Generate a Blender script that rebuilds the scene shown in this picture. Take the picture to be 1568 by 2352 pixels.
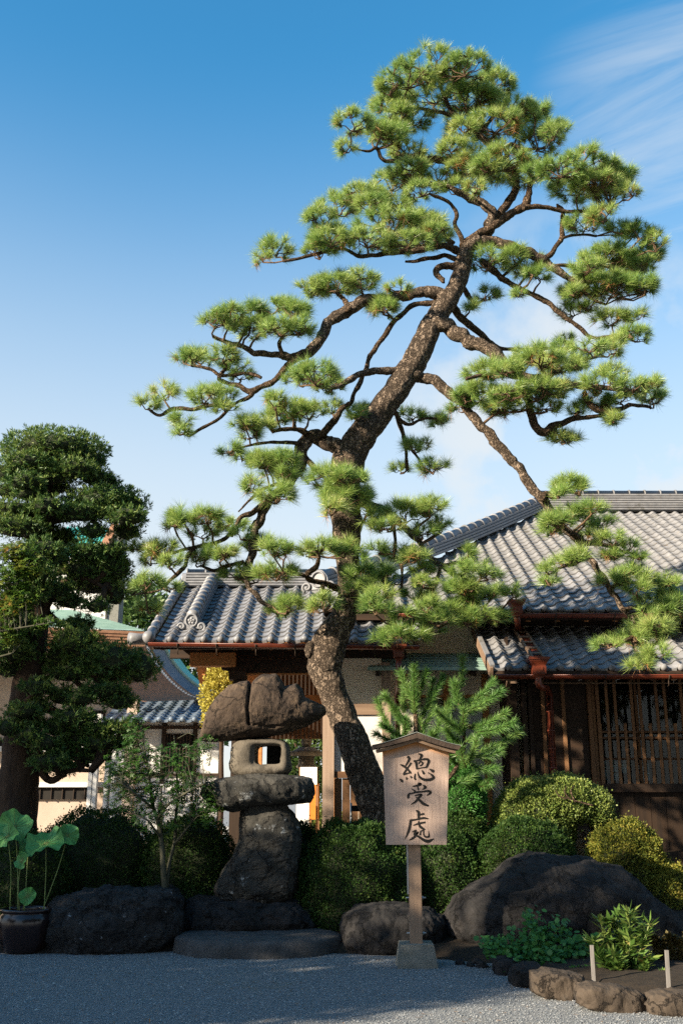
import bpy, math, random
import numpy as np
from mathutils import Vector, Matrix, noise as mnoise

# ------------------------------------------------------------------ scene, camera, sky, sun, exposure
scene = bpy.context.scene
for o in list(bpy.data.objects):
    bpy.data.objects.remove(o)
COL = scene.collection
R = math.radians
CAM_H, PITCH, FPX = 1.6, R(16.0), 35.0 / 36.0 * 2352.0     # photo measured on a 1568 x 2352 grid
SUN_AZ, SUN_EL = R(56.0), R(22.0)                            # sun behind the camera, to its left

cam_d = bpy.data.cameras.new('camera')
cam_d.sensor_fit = 'VERTICAL'; cam_d.sensor_height = 36.0; cam_d.lens = 35.0
cam_d.clip_start = 0.1; cam_d.clip_end = 3000.0
cam = bpy.data.objects.new('camera', cam_d); COL.objects.link(cam)
cam.location = (0, 0, CAM_H); cam.rotation_euler = (R(90) + PITCH, 0, 0)
scene.camera = cam

sun_dir = Vector((-math.sin(SUN_AZ) * math.cos(SUN_EL), -math.cos(SUN_AZ) * math.cos(SUN_EL), math.sin(SUN_EL)))
sun_d = bpy.data.lights.new('sun', 'SUN'); sun_d.energy = 5.0; sun_d.angle = R(0.6); sun_d.color = (1.0, 0.86, 0.66)
sun = bpy.data.objects.new('sun', sun_d); COL.objects.link(sun)
sun.rotation_euler = sun_dir.to_track_quat('Z', 'Y').to_euler(); sun.location = (-20, -15, 20)

world = bpy.data.worlds.new('World'); scene.world = world; world.use_nodes = True
wn, wl = world.node_tree.nodes, world.node_tree.links
wn.clear()
w_out = wn.new('ShaderNodeOutputWorld'); w_bg = wn.new('ShaderNodeBackground'); w_sky = wn.new('ShaderNodeTexSky')
w_sky.sky_type = 'NISHITA'; w_sky.sun_disc = False; w_sky.sun_elevation = SUN_EL
w_sky.sun_rotation = math.atan2(sun_dir.x, sun_dir.y)
w_sky.air_density = 1.1; w_sky.dust_density = 0.8; w_sky.ozone_density = 3.0
w_bg.inputs['Strength'].default_value = 0.088
# thin high cirrus laid over the sky
w_tc = wn.new('ShaderNodeTexCoord'); w_sep = wn.new('ShaderNodeSeparateXYZ'); wl.new(w_tc.outputs['Generated'], w_sep.inputs[0])
def wmath(op, a, b=None, c=None, clamp=False):
    n = wn.new('ShaderNodeMath'); n.operation = op; n.use_clamp = clamp
    for i, v in enumerate((a, b, c)):
        if v is None: continue
        if isinstance(v, (int, float)): n.inputs[i].default_value = v
        else: wl.new(v, n.inputs[i])
    return n.outputs[0]
zc = wmath('MAXIMUM', w_sep.outputs['Z'], 0.03)
zc = wmath('ADD', zc, 0.12)
cu, cv = wmath('DIVIDE', w_sep.outputs['X'], zc), wmath('DIVIDE', w_sep.outputs['Y'], zc)
w_cmb = wn.new('ShaderNodeCombineXYZ'); wl.new(cu, w_cmb.inputs[0]); wl.new(cv, w_cmb.inputs[1])
w_map = wn.new('ShaderNodeMapping'); w_map.inputs['Scale'].default_value = (0.7, 4.2, 1)
w_map.inputs['Location'].default_value = (9.2, 7.1, 0)
w_rot = wn.new('ShaderNodeMapping'); w_rot.inputs['Rotation'].default_value = (0, 0, R(30)); wl.new(w_cmb.outputs[0], w_rot.inputs[0]); wl.new(w_rot.outputs[0], w_map.inputs[0])
w_n1 = wn.new('ShaderNodeTexNoise'); w_n1.inputs['Scale'].default_value = 1.6; w_n1.inputs['Detail'].default_value = 9; w_n1.inputs['Roughness'].default_value = 0.62; w_n1.inputs['Distortion'].default_value = 0.6
wl.new(w_map.outputs[0], w_n1.inputs['Vector'])
w_n2 = wn.new('ShaderNodeTexNoise'); w_n2.inputs['Scale'].default_value = 0.85; w_n2.inputs['Detail'].default_value = 3
w_mp2 = wn.new('ShaderNodeMapping'); w_mp2.inputs['Location'].default_value = (5.35, 1.2, 2.0); wl.new(w_cmb.outputs[0], w_mp2.inputs[0]); wl.new(w_mp2.outputs[0], w_n2.inputs['Vector'])
def wramp(v, lo, hi):
    n = wn.new('ShaderNodeMapRange'); n.interpolation_type = 'SMOOTHSTEP'; n.inputs['From Min'].default_value = lo; n.inputs['From Max'].default_value = hi
    wl.new(v, n.inputs['Value']); return n.outputs['Result']
CLOUD_AT = Vector((0.375, 0.846, 0.65)).normalized()
w_dot = wn.new('ShaderNodeVectorMath'); w_dot.operation = 'DOT_PRODUCT'; w_dot.inputs[1].default_value = CLOUD_AT
w_nrm = wn.new('ShaderNodeVectorMath'); w_nrm.operation = 'NORMALIZE'; wl.new(w_tc.outputs['Generated'], w_nrm.inputs[0]); wl.new(w_nrm.outputs[0], w_dot.inputs[0])
near = wramp(w_dot.outputs['Value'], math.cos(R(10.5)), math.cos(R(1)))
wide = wramp(w_n2.outputs['Fac'], 0.50, 0.72)
body = wmath('MAXIMUM', near, wmath('MULTIPLY', wide, 0.35))
mask = wmath('MULTIPLY', wramp(w_n1.outputs['Fac'], 0.36, 0.72), body)
low = wmath('MULTIPLY', wramp(w_sep.outputs['Z'], 0.67, 0.12), wramp(w_n2.outputs['Fac'], -0.6, 0.55))
w_dot2 = wn.new('ShaderNodeVectorMath'); w_dot2.operation = 'DOT_PRODUCT'; w_dot2.inputs[1].default_value = Vector((0.235, 0.95, 0.33)).normalized(); wl.new(w_nrm.outputs[0], w_dot2.inputs[0])
w_n3 = wn.new('ShaderNodeTexNoise'); w_n3.inputs['Scale'].default_value = 6.5; w_n3.inputs['Detail'].default_value = 7; w_n3.inputs['Roughness'].default_value = 0.55; wl.new(w_nrm.outputs[0], w_n3.inputs['Vector'])
bank = wmath('MULTIPLY', wramp(w_dot2.outputs['Value'], math.cos(R(17)), math.cos(R(3))), wramp(w_n3.outputs['Fac'], 0.30, 0.62))
low = wmath('MAXIMUM', low, wmath('MULTIPLY', bank, 0.97))
mask = wmath('MAXIMUM', wmath('MULTIPLY', mask, 0.46), wmath('MULTIPLY', low, 0.95), clamp=True)
w_mix = wn.new('ShaderNodeMixRGB'); w_mix.inputs['Color2'].default_value = (3.2, 3.35, 3.42, 1)
wl.new(mask, w_mix.inputs['Fac']); w_hs = wn.new('ShaderNodeHueSaturation'); w_hs.inputs['Saturation'].default_value = 1.30; w_hs.inputs['Hue'].default_value = 0.487; w_hs.inputs['Value'].default_value = 1.06; wl.new(w_sky.outputs[0], w_hs.inputs['Color']); wl.new(w_hs.outputs[0], w_mix.inputs['Color1'])
wl.new(w_mix.outputs[0], w_bg.inputs['Color']); wl.new(w_bg.outputs[0], w_out.inputs['Surface'])

scene.view_settings.view_transform = 'Standard'; scene.view_settings.look = 'None'
scene.view_settings.exposure = 1.58; scene.view_settings.gamma = 1.0; scene.view_settings.use_curve_mapping = False
scene.render.engine = 'CYCLES'
scene.cycles.use_denoising = False
scene.cycles.max_bounces = 6; scene.cycles.diffuse_bounces = 3; scene.cycles.glossy_bounces = 3
scene.cycles.transmission_bounces = 4; scene.cycles.transparent_max_bounces = 6

# ------------------------------------------------------------------ helpers
random.seed(7)
rng = np.random.default_rng(11)
SP, CP = math.sin(PITCH), math.cos(PITCH)
def ray(x, y):
    cx, cy = (x - 784.0) / FPX, (1176.0 - y) / FPX
    return Vector((cx, CP - cy * SP, SP + cy * CP))
def P(x, y, Y):                       # photo grid point at the distance Y -> place in metres
    d = ray(x, y); t = Y / d.y
    return Vector((d.x * t, Y, CAM_H + d.z * t))
def G(x, y, z=0.0):                   # photo grid point -> place on the level z
    d = ray(x, y); t = (z - CAM_H) / d.z
    return Vector((d.x * t, d.y * t, z))
def S(y, Y):                          # metres for one photo grid unit at that place
    return Y / ray(784, y).y / FPX

def link(o):
    COL.objects.link(o); return o
def tag(o, label=None, cat=None, group=None, kind=None):
    if label: o['label'] = label
    if cat: o['category'] = cat
    if group: o['group'] = group
    if kind: o['kind'] = kind
    return o
def thing(name, label, cat, loc=(0, 0, 0), group=None):
    o = link(bpy.data.objects.new(name, None)); o.location = loc; o.empty_display_size = 0.2
    return tag(o, label, cat, group)
def attach(o, parent):
    if parent is not None:
        o.parent = parent
        o.matrix_parent_inverse = Matrix.Translation(-parent.location) if parent.type == 'EMPTY' else Matrix.Identity(4)
    return o
def mesh_obj(name, verts, faces, mat, parent=None, smooth=False, kind=None):
    m = bpy.data.meshes.new(name)
    m.from_pydata([tuple(v) for v in verts], [], faces); m.update()
    if smooth: m.polygons.foreach_set('use_smooth', [True] * len(m.polygons))
    if mat: m.materials.append(mat)
    o = link(bpy.data.objects.new(name, m)); attach(o, parent)
    if kind: o['kind'] = kind
    return o
def np_mesh(name, V, F, mat, parent=None, smooth=False, kind=None):   # V (n,3), F (m,k)
    m = bpy.data.meshes.new(name); V = np.asarray(V, np.float32); F = np.asarray(F, np.int32); k = F.shape[1]
    m.vertices.add(len(V)); m.vertices.foreach_set('co', V.ravel())
    m.loops.add(F.size); m.loops.foreach_set('vertex_index', F.ravel())
    m.polygons.add(len(F)); m.polygons.foreach_set('loop_start', np.arange(len(F), dtype=np.int32) * k)
    try: m.polygons.foreach_set('loop_total', np.full(len(F), k, np.int32))
    except Exception: pass
    if smooth: m.polygons.foreach_set('use_smooth', np.ones(len(F), bool))
    m.update(calc_edges=True); m.validate()
    if mat: m.materials.append(mat)
    o = link(bpy.data.objects.new(name, m)); attach(o, parent)
    if kind: o['kind'] = kind
    return o
class MB:
    """collects shapes for ONE mesh"""
    def __init__(s): s.v, s.f = [], []
    def add(s, V, F):
        n = len(s.v); s.v += [Vector(v) for v in V]; s.f += [tuple(i + n for i in f) for f in F]; return s
    def box(s, a, b):
        (x0, y0, z0), (x1, y1, z1) = a, b
        return s.add([(x0,y0,z0),(x1,y0,z0),(x1,y1,z0),(x0,y1,z0),(x0,y0,z1),(x1,y0,z1),(x1,y1,z1),(x0,y1,z1)],
                     [(0,3,2,1),(4,5,6,7),(0,1,5,4),(1,2,6,5),(2,3,7,6),(3,0,4,7)])
    def bar(s, p, q, w, h, up=(0, 0, 1), taper=1.0):
        p, q = Vector(p), Vector(q); d = (q - p).normalized(); up = Vector(up)
        a = d.cross(up)
        if a.length < 1e-4: a = d.cross(Vector((0, 1, 0)))
        a.normalize(); b = a.cross(d).normalized()
        V = []
        for c, k in ((p, 1.0), (q, taper)):
            for i, j in ((-1,-1),(1,-1),(1,1),(-1,1)): V.append(c + a * (i * w * k / 2) + b * (j * h * k / 2))
        return s.add(V, [(0,1,2,3),(7,6,5,4),(0,4,5,1),(1,5,6,2),(2,6,7,3),(3,7,4,0)])
    def tube(s, pts, radii, n=8, caps=True):
        V, F = sweep(pts, radii, n, caps); return s.add(V, F)
    def ball(s, c, r, nu=10, nv=6, sc=(1, 1, 1)):
        V = []; F = []; c = Vector(c)
        for j in range(nv + 1):
            t = math.pi * j / nv
            for i in range(nu):
                a = 2 * math.pi * i / nu
                V.append(c + Vector((math.sin(t) * math.cos(a) * sc[0], math.sin(t) * math.sin(a) * sc[1], math.cos(t) * sc[2])) * r)
        for j in range(nv):
            for i in range(nu):
                F.append((j*nu+i, (j+1)*nu+i, (j+1)*nu+(i+1) % nu, j*nu+(i+1) % nu))
        return s.add(V, F)
    def prism(s, poly, d):             # poly list of points, extruded along d
        n = len(poly); d = Vector(d)
        V = [Vector(p) for p in poly] + [Vector(p) + d for p in poly]
        return s.add(V, [tuple(range(n))[::-1], tuple(range(n, 2*n))] + [(i, (i+1) % n, n+(i+1) % n, n+i) for i in range(n)])
    def build(s, name, mat, parent=None, smooth=False, kind=None):
        return mesh_obj(name, s.v, s.f, mat, parent, smooth, kind)
def sweep(pts, radii, n=8, caps=True):
    pts = [Vector(p) for p in pts]
    if isinstance(radii, (int, float)): radii = [radii] * len(pts)
    V, F = [], []; t0 = None; a = None
    for i, p in enumerate(pts):
        t = (pts[min(i+1, len(pts)-1)] - pts[max(i-1, 0)])
        if t.length < 1e-9: t = Vector((0, 0, 1))
        t.normalize()
        if a is None:
            a = t.cross(Vector((0, 0, 1)))
            if a.length < 0.05: a = t.cross(Vector((0, 1, 0)))
            a.normalize()
        else:
            a = a - t * a.dot(t); a.normalize()
        b = t.cross(a)
        for k in range(n):
            w = 2 * math.pi * k / n
            V.append(p + (a * math.cos(w) + b * math.sin(w)) * radii[i])
    for i in range(len(pts) - 1):
        for k in range(n):
            F.append((i*n+k, i*n+(k+1) % n, (i+1)*n+(k+1) % n, (i+1)*n+k))
    if caps:
        F.append(tuple(range(n))[::-1]); F.append(tuple((len(pts)-1)*n + k for k in range(n)))
    return V, F
def spline(pts, sub=6):                # catmull-rom through tuples of any length
    A = np.array(pts, float); out = []
    n = len(A)
    if n < 3:
        return [A[0] + (A[-1] - A[0]) * (k / sub) for k in range(sub + 1)]
    for i in range(n - 1):
        p0, p1, p2, p3 = A[max(i-1, 0)], A[i], A[i+1], A[min(i+2, n-1)]
        for k in range(sub):
            t = k / sub
            out.append(0.5 * ((2*p1) + (-p0+p2)*t + (2*p0-5*p1+4*p2-p3)*t*t + (-p0+3*p1-3*p2+p3)*t**3))
    out.append(A[-1]); return out

# ------------------------------------------------------------------ materials (procedural)
def new_mat(name):
    m = bpy.data.materials.new(name); m.use_nodes = True
    nt = m.node_tree; return m, nt, nt.nodes['Principled BSDF'], nt.nodes['Material Output']
def node(nt, kind, **kw):
    n = nt.nodes.new(kind)
    for k, v in kw.items():
        if k in n.inputs: n.inputs[k].default_value = v
        else: setattr(n, k, v)
    return n
def ramp(nt, src, stops):
    r = nt.nodes.new('ShaderNodeValToRGB'); e = r.color_ramp.elements
    while len(e) > 1: e.remove(e[-1])
    for i, (p, c) in enumerate(stops):
        x = e[0] if i == 0 else e.new(p)
        x.position = p; x.color = (*c, 1)
    nt.links.new(src, r.inputs[0]); return r.outputs[0]
def surf(name, c1, c2, scale=6.0, rough=0.8, bump=0.3, bscale=40.0, stretch=(1, 1, 1), c3=None, spots=None, spec=0.3, dist=0.02, obj_random=0.0, metal=0.0, coat=0.0, cracks=0.0, island=0.0):
    m, nt, b, out = new_mat(name)
    tc = node(nt, 'ShaderNodeTexCoord'); mp = node(nt, 'ShaderNodeMapping'); mp.inputs['Scale'].default_value = stretch
    nt.links.new(tc.outputs['Object'], mp.inputs[0])
    n1 = node(nt, 'ShaderNodeTexNoise', Scale=scale, Detail=8.0, Roughness=0.65)
    nt.links.new(mp.outputs[0], n1.inputs['Vector'])
    stops = [(0.30, c1), (0.70, c2)] if c3 is None else [(0.28, c1), (0.52, c2), (0.74, c3)]
    col = ramp(nt, n1.outputs['Fac'], stops)
    if spots:                                   # (colour, scale, threshold) lichen, stains or painted mottled shade
        for sc_, th, cs in spots:
            n3 = node(nt, 'ShaderNodeTexNoise', Scale=sc_, Detail=6.0, Roughness=0.7)
            nt.links.new(tc.outputs['Object'], n3.inputs['Vector'])
            f = ramp(nt, n3.outputs['Fac'], [(th, (0, 0, 0)), (th + 0.06, (1, 1, 1))])
            mx = node(nt, 'ShaderNodeMixRGB'); mx.inputs['Color2'].default_value = (*cs, 1)
            nt.links.new(f, mx.inputs['Fac']); nt.links.new(col, mx.inputs['Color1']); col = mx.outputs[0]
    if obj_random:
        oi = node(nt, 'ShaderNodeObjectInfo'); mr = node(nt, 'ShaderNodeMapRange'); mr.inputs['To Min'].default_value = 1 - obj_random; mr.inputs['To Max'].default_value = 1 + obj_random
        nt.links.new(oi.outputs['Random'], mr.inputs['Value'])
        hs = node(nt, 'ShaderNodeHueSaturation'); nt.links.new(mr.outputs[0], hs.inputs['Value']); nt.links.new(col, hs.inputs['Color']); col = hs.outputs[0]
    if island:
        ge = node(nt, 'ShaderNodeNewGeometry'); mr2 = node(nt, 'ShaderNodeMapRange'); mr2.inputs['To Min'].default_value = 1 - island; mr2.inputs['To Max'].default_value = 1 + island
        nt.links.new(ge.outputs['Random Per Island'], mr2.inputs['Value']); hs2 = node(nt, 'ShaderNodeHueSaturation'); nt.links.new(mr2.outputs[0], hs2.inputs['Value']); nt.links.new(col, hs2.inputs['Color']); col = hs2.outputs[0]
    crack_h = None
    if cracks:
        nz = node(nt, 'ShaderNodeTexNoise', Scale=3.5, Detail=6.0, Roughness=0.7); nt.links.new(tc.outputs['Object'], nz.inputs['Vector'])
        ad = node(nt, 'ShaderNodeMixRGB'); ad.blend_type = 'ADD'; ad.inputs['Fac'].default_value = 0.45; nt.links.new(tc.outputs['Object'], ad.inputs['Color1']); nt.links.new(nz.outputs['Color'], ad.inputs['Color2'])
        vo = node(nt, 'ShaderNodeTexVoronoi', Scale=cracks); vo.feature = 'DISTANCE_TO_EDGE'; nt.links.new(ad.outputs[0], vo.inputs['Vector'])
        crack_h = ramp(nt, vo.outputs['Distance'], [(0.0, (0, 0, 0)), (0.035, (1, 1, 1))])
        fc = ramp(nt, vo.outputs['Distance'], [(0.0, (0.35, 0.33, 0.32)), (0.022, (1, 1, 1))]); mk_ = node(nt, 'ShaderNodeMixRGB'); mk_.blend_type = 'MULTIPLY'; mk_.inputs['Fac'].default_value = 1.0
        nt.links.new(col, mk_.inputs['Color1']); nt.links.new(fc, mk_.inputs['Color2']); col = mk_.outputs[0]
    nt.links.new(col, b.inputs['Base Color'])
    b.inputs['Roughness'].default_value = rough; b.inputs['Specular IOR Level'].default_value = spec; b.inputs['Metallic'].default_value = metal
    b.inputs['Coat Weight'].default_value = coat
    if bump:
        n2 = node(nt, 'ShaderNodeTexNoise', Scale=bscale, Detail=8.0, Roughness=0.7)
        nt.links.new(mp.outputs[0], n2.inputs['Vector'])
        bp = node(nt, 'ShaderNodeBump', Strength=bump, Distance=dist)
        nt.links.new(n2.outputs['Fac'], bp.inputs['Height']); nt.links.new(bp.outputs[0], b.inputs['Normal'])
        if crack_h is not None:
            b2 = node(nt, 'ShaderNodeBump', Strength=0.8, Distance=0.04); nt.links.new(crack_h, b2.inputs['Height']); nt.links.new(bp.outputs[0], b2.inputs['Normal']); nt.links.new(b2.outputs[0], b.inputs['Normal'])
    return m
def leaf_mat(name, stops, rough=0.5, trans=0.25, nscale=2.5, mixn=0.5, spec=0.35):
    m, nt, b, out = new_mat(name)
    ge = node(nt, 'ShaderNodeNewGeometry'); tc = node(nt, 'ShaderNodeTexCoord')
    n1 = node(nt, 'ShaderNodeTexNoise', Scale=nscale, Detail=3.0); nt.links.new(tc.outputs['Object'], n1.inputs['Vector'])
    mr = node(nt, 'ShaderNodeMapRange'); mr.inputs['From Min'].default_value = 0.3; mr.inputs['From Max'].default_value = 0.7; nt.links.new(n1.outputs['Fac'], mr.inputs['Value'])
    mx = node(nt, 'ShaderNodeMix'); mx.inputs[0].default_value = mixn
    nt.links.new(ge.outputs['Random Per Island'], mx.inputs[2]); nt.links.new(mr.outputs[0], mx.inputs[3])
    col = ramp(nt, mx.outputs[0], stops)
    nt.links.new(col, b.inputs['Base Color']); b.inputs['Roughness'].default_value = rough; b.inputs['Specular IOR Level'].default_value = spec
    tr = node(nt, 'ShaderNodeBsdfTranslucent'); nt.links.new(col, tr.inputs['Color'])
    ms = node(nt, 'ShaderNodeMixShader'); ms.inputs[0].default_value = trans
    nt.links.new(b.outputs[0], ms.inputs[1]); nt.links.new(tr.outputs[0], ms.inputs[2]); nt.links.new(ms.outputs[0], out.inputs['Surface'])
    return m
def bark_mat(name, plate, crack, scale=16.0, stretch=(1, 1, 0.45), warm=None):
    m, nt, b, out = new_mat(name)
    tc = node(nt, 'ShaderNodeTexCoord'); mp = node(nt, 'ShaderNodeMapping'); mp.inputs['Scale'].default_value = stretch
    nt.links.new(tc.outputs['Object'], mp.inputs[0])
    nz = node(nt, 'ShaderNodeTexNoise', Scale=12.0, Detail=5.0, Roughness=0.7); nt.links.new(tc.outputs['Object'], nz.inputs['Vector'])
    ad = node(nt, 'ShaderNodeMixRGB'); ad.blend_type = 'ADD'; ad.inputs['Fac'].default_value = 0.24
    nt.links.new(mp.outputs[0], ad.inputs['Color1']); nt.links.new(nz.outputs['Color'], ad.inputs['Color2'])
    vo = node(nt, 'ShaderNodeTexVoronoi', Scale=scale); vo.feature = 'DISTANCE_TO_EDGE'; nt.links.new(ad.outputs[0], vo.inputs['Vector'])
    n1 = node(nt, 'ShaderNodeTexNoise', Scale=26.0, Detail=8.0, Roughness=0.75); nt.links.new(mp.outputs[0], n1.inputs['Vector'])
    n4 = node(nt, 'ShaderNodeTexNoise', Scale=2.2, Detail=4.0); nt.links.new(tc.outputs['Object'], n4.inputs['Vector'])
    c_pl = ramp(nt, n1.outputs['Fac'], [(0.28, tuple(x * 0.62 for x in plate)), (0.5, tuple(x * 0.88 for x in plate)), (0.72, plate)])
    gm = node(nt, 'ShaderNodeMixRGB'); gm.blend_type = 'MULTIPLY'; gm.inputs['Fac'].default_value = 0.6
    gr = ramp(nt, n4.outputs['Fac'], [(0.35, (0.75, 0.73, 0.70)), (0.65, (1.0, 1.0, 1.0))]); nt.links.new(c_pl, gm.inputs['Color1']); nt.links.new(gr, gm.inputs['Color2'])
    dd = node(nt, 'ShaderNodeMath'); dd.operation = 'MULTIPLY_ADD'; dd.inputs[1].default_value = -0.10; nt.links.new(n1.outputs['Fac'], dd.inputs[0]); nt.links.new(vo.outputs['Distance'], dd.inputs[2])
    fc = ramp(nt, dd.outputs[0], [(0.0, (0, 0, 0)), (0.09, (1, 1, 1))])
    mx = node(nt, 'ShaderNodeMixRGB'); mx.inputs['Color1'].default_value = (*crack, 1)
    nt.links.new(fc, mx.inputs['Fac']); nt.links.new(gm.outputs[0], mx.inputs['Color2'])
    nt.links.new(mx.outputs[0], b.inputs['Base Color']); b.inputs['Roughness'].default_value = 0.9; b.inputs['Specular IOR Level'].default_value = 0.088
    h = node(nt, 'ShaderNodeMath'); h.operation = 'MULTIPLY_ADD'; h.inputs[1].default_value = 0.6
    hr = ramp(nt, vo.outputs['Distance'], [(0.0, (0, 0, 0)), (0.25, (1, 1, 1))])
    nt.links.new(n1.outputs['Fac'], h.inputs[0]); nt.links.new(hr, h.inputs[2])
    bp = node(nt, 'ShaderNodeBump', Strength=1.0, Distance=0.035); nt.links.new(h.outputs[0], bp.inputs['Height']); nt.links.new(bp.outputs[0], b.inputs['Normal'])
    return m
def wood_mat(name, c1, c2, axis='z', scale=10.0, rough=0.7, bump=0.25, obj_random=0.12):
    st = {'x': (0.07, 1, 1), 'y': (1, 0.07, 1), 'z': (1, 1, 0.07)}[axis]
    return surf(name, c1, c2, scale=scale, rough=rough, bump=bump, bscale=scale * 3, stretch=st, obj_random=obj_random, dist=0.004)

M = {}
M['gravel'] = surf('gravel', (0.11, 0.12, 0.13), (0.27, 0.275, 0.275), scale=120.0, rough=0.9, bump=0.9, bscale=75.0, dist=0.02, spots=[(0.7, 0.60, (0.20, 0.185, 0.16))])
def pebble_mat():
    m, nt, b, out = new_mat('gravel_stone'); ge = node(nt, 'ShaderNodeNewGeometry')
    col = ramp(nt, ge.outputs['Random Per Island'], [(0.0, (0.10, 0.115, 0.13)), (0.5, (0.20, 0.215, 0.225)), (0.85, (0.28, 0.288, 0.288)), (1.0, (0.42, 0.415, 0.40))])
    nt.links.new(col, b.inputs['Base Color']); b.inputs['Roughness'].default_value = 0.85; return m
M['pebble'] = pebble_mat()
M['soil'] = surf('soil', (0.014, 0.010, 0.007), (0.038, 0.027, 0.017), scale=14, rough=0.95, bump=0.8, bscale=50)
M['court'] = surf('pale_paving', (0.40, 0.36, 0.30), (0.52, 0.47, 0.40), scale=3, rough=0.9, bump=0.3, bscale=60)
M['tile'] = surf('roof_tile_grey', (0.128, 0.128, 0.134), (0.21, 0.208, 0.212), scale=7, rough=0.62, bump=0.15, bscale=60, obj_random=0.16, spec=0.3, spots=[(16, 0.60, (0.15, 0.115, 0.08)), (1.3, 0.60, (0.11, 0.105, 0.095))], island=0.12)
M['tile_p'] = surf('roof_tile_silver', (0.125, 0.128, 0.14), (0.205, 0.205, 0.215), scale=7, rough=0.48, bump=0.12, bscale=60, obj_random=0.15, spec=0.4, spots=[(18, 0.63, (0.15, 0.115, 0.08)), (1.5, 0.62, (0.11, 0.108, 0.105))], island=0.12)
M['tile_far'] = surf('roof_tile_slate', (0.10, 0.13, 0.17), (0.16, 0.20, 0.25), scale=5, rough=0.45, bump=0.1, bscale=50, obj_random=0.1)
M['copper_red'] = surf('painted_copper', (0.09, 0.018, 0.008), (0.15, 0.032, 0.014), scale=5, rough=0.38, bump=0.08, bscale=30, spec=0.5)
M['copper_green'] = surf('verdigris_copper', (0.17, 0.28, 0.24), (0.28, 0.39, 0.335), scale=4, rough=0.7, bump=0.1, bscale=30)
M['copper_teal'] = surf('teal_copper', (0.05, 0.33, 0.32), (0.09, 0.42, 0.38), scale=3, rough=0.6, bump=0.1, bscale=20)
M['wood_dark'] = wood_mat('dark_timber', (0.013, 0.0075, 0.0045), (0.036, 0.0195, 0.010), 'z')
M['wood_dark_x'] = wood_mat('dark_timber_level', (0.013, 0.0075, 0.0045), (0.04, 0.021, 0.011), 'x')
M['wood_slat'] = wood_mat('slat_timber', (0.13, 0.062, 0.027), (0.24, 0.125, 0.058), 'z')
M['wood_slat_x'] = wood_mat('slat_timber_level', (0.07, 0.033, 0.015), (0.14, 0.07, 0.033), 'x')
M['wood_orange'] = wood_mat('orange_timber', (0.30, 0.12, 0.035), (0.46, 0.21, 0.07), 'x')
M['wood_orange_y'] = wood_mat('orange_timber_rafter', (0.26, 0.10, 0.03), (0.42, 0.18, 0.06), 'y')
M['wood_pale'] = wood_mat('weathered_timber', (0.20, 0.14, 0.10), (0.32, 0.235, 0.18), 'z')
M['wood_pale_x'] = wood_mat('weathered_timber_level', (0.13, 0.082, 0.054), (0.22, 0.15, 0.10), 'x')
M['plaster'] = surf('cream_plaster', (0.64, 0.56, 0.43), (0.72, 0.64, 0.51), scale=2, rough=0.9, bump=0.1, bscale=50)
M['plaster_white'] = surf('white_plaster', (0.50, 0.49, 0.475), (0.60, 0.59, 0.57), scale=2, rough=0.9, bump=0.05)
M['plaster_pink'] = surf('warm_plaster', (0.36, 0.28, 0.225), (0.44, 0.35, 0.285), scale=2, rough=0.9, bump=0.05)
M['shingle'] = surf('cedar_shingle', (0.20, 0.10, 0.055), (0.32, 0.17, 0.10), scale=8, rough=0.85, bump=0.2)
M['black'] = surf('dark_interior', (0.012, 0.010, 0.008), (0.02, 0.017, 0.014), scale=3, rough=0.9, bump=0)
M['stone_cap'] = surf('brown_weathered_stone', (0.018, 0.012, 0.009), (0.05, 0.034, 0.023), scale=4, c3=(0.12, 0.082, 0.05), rough=0.9, bump=0.7, bscale=34, dist=0.03, spots=[(26, 0.70, (0.30, 0.28, 0.25))], cracks=3.2)  # strong tone contrast puts dappled shade into the weathered stone's colour
M['stone_pale'] = surf('pale_carved_stone', (0.055, 0.047, 0.036), (0.135, 0.115, 0.088), scale=6, rough=0.9, bump=0.5, bscale=40, spots=[(7, 0.56, (0.055, 0.046, 0.034))])  # dark spots put the firebox's mottled shade into the colour, along with dirt
M['stone_grey'] = surf('grey_lichen_stone', (0.018, 0.018, 0.016), (0.058, 0.054, 0.046), scale=4, rough=0.92, bump=0.7, bscale=30, dist=0.03, spots=[(6, 0.60, (0.24, 0.25, 0.25)), (22, 0.68, (0.40, 0.42, 0.42))], cracks=3.0)
M['stone_dark'] = surf('dark_boulder', (0.007, 0.0068, 0.007), (0.021, 0.0195, 0.0195), scale=3.5, c3=(0.040, 0.035, 0.033), rough=0.9, bump=0.8, bscale=18, dist=0.04, spots=[(24, 0.705, (0.34, 0.35, 0.37))], cracks=2.2)
M['stone_white'] = surf('streaked_boulder', (0.012, 0.012, 0.013), (0.038, 0.037, 0.037), scale=4, rough=0.9, bump=0.8, bscale=20, dist=0.04, stretch=(0.7, 0.7, 2.2), spots=[(9, 0.63, (0.26, 0.28, 0.31))], cracks=2.8)
M['stone_step'] = surf('flat_step_stone', (0.04, 0.04, 0.041), (0.085, 0.083, 0.082), scale=6, rough=0.9, bump=0.6, bscale=50, spots=[(20, 0.68, (0.24, 0.24, 0.25))])
M['stone_edge'] = surf('tan_edging_stone', (0.036, 0.027, 0.020), (0.082, 0.062, 0.045), scale=5, rough=0.9, bump=0.6, bscale=32, dist=0.025, spots=[(8, 0.62, (0.05, 0.042, 0.034))], cracks=3.0)
M['concrete'] = surf('concrete', (0.13, 0.13, 0.11), (0.21, 0.205, 0.18), scale=9, rough=0.95, bump=0.5, bscale=70)
M['glaze'] = surf('brown_glaze', (0.014, 0.009, 0.010), (0.026, 0.016, 0.016), scale=4, rough=0.22, bump=0.03, bscale=12, spec=0.4, coat=0.15)
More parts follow.
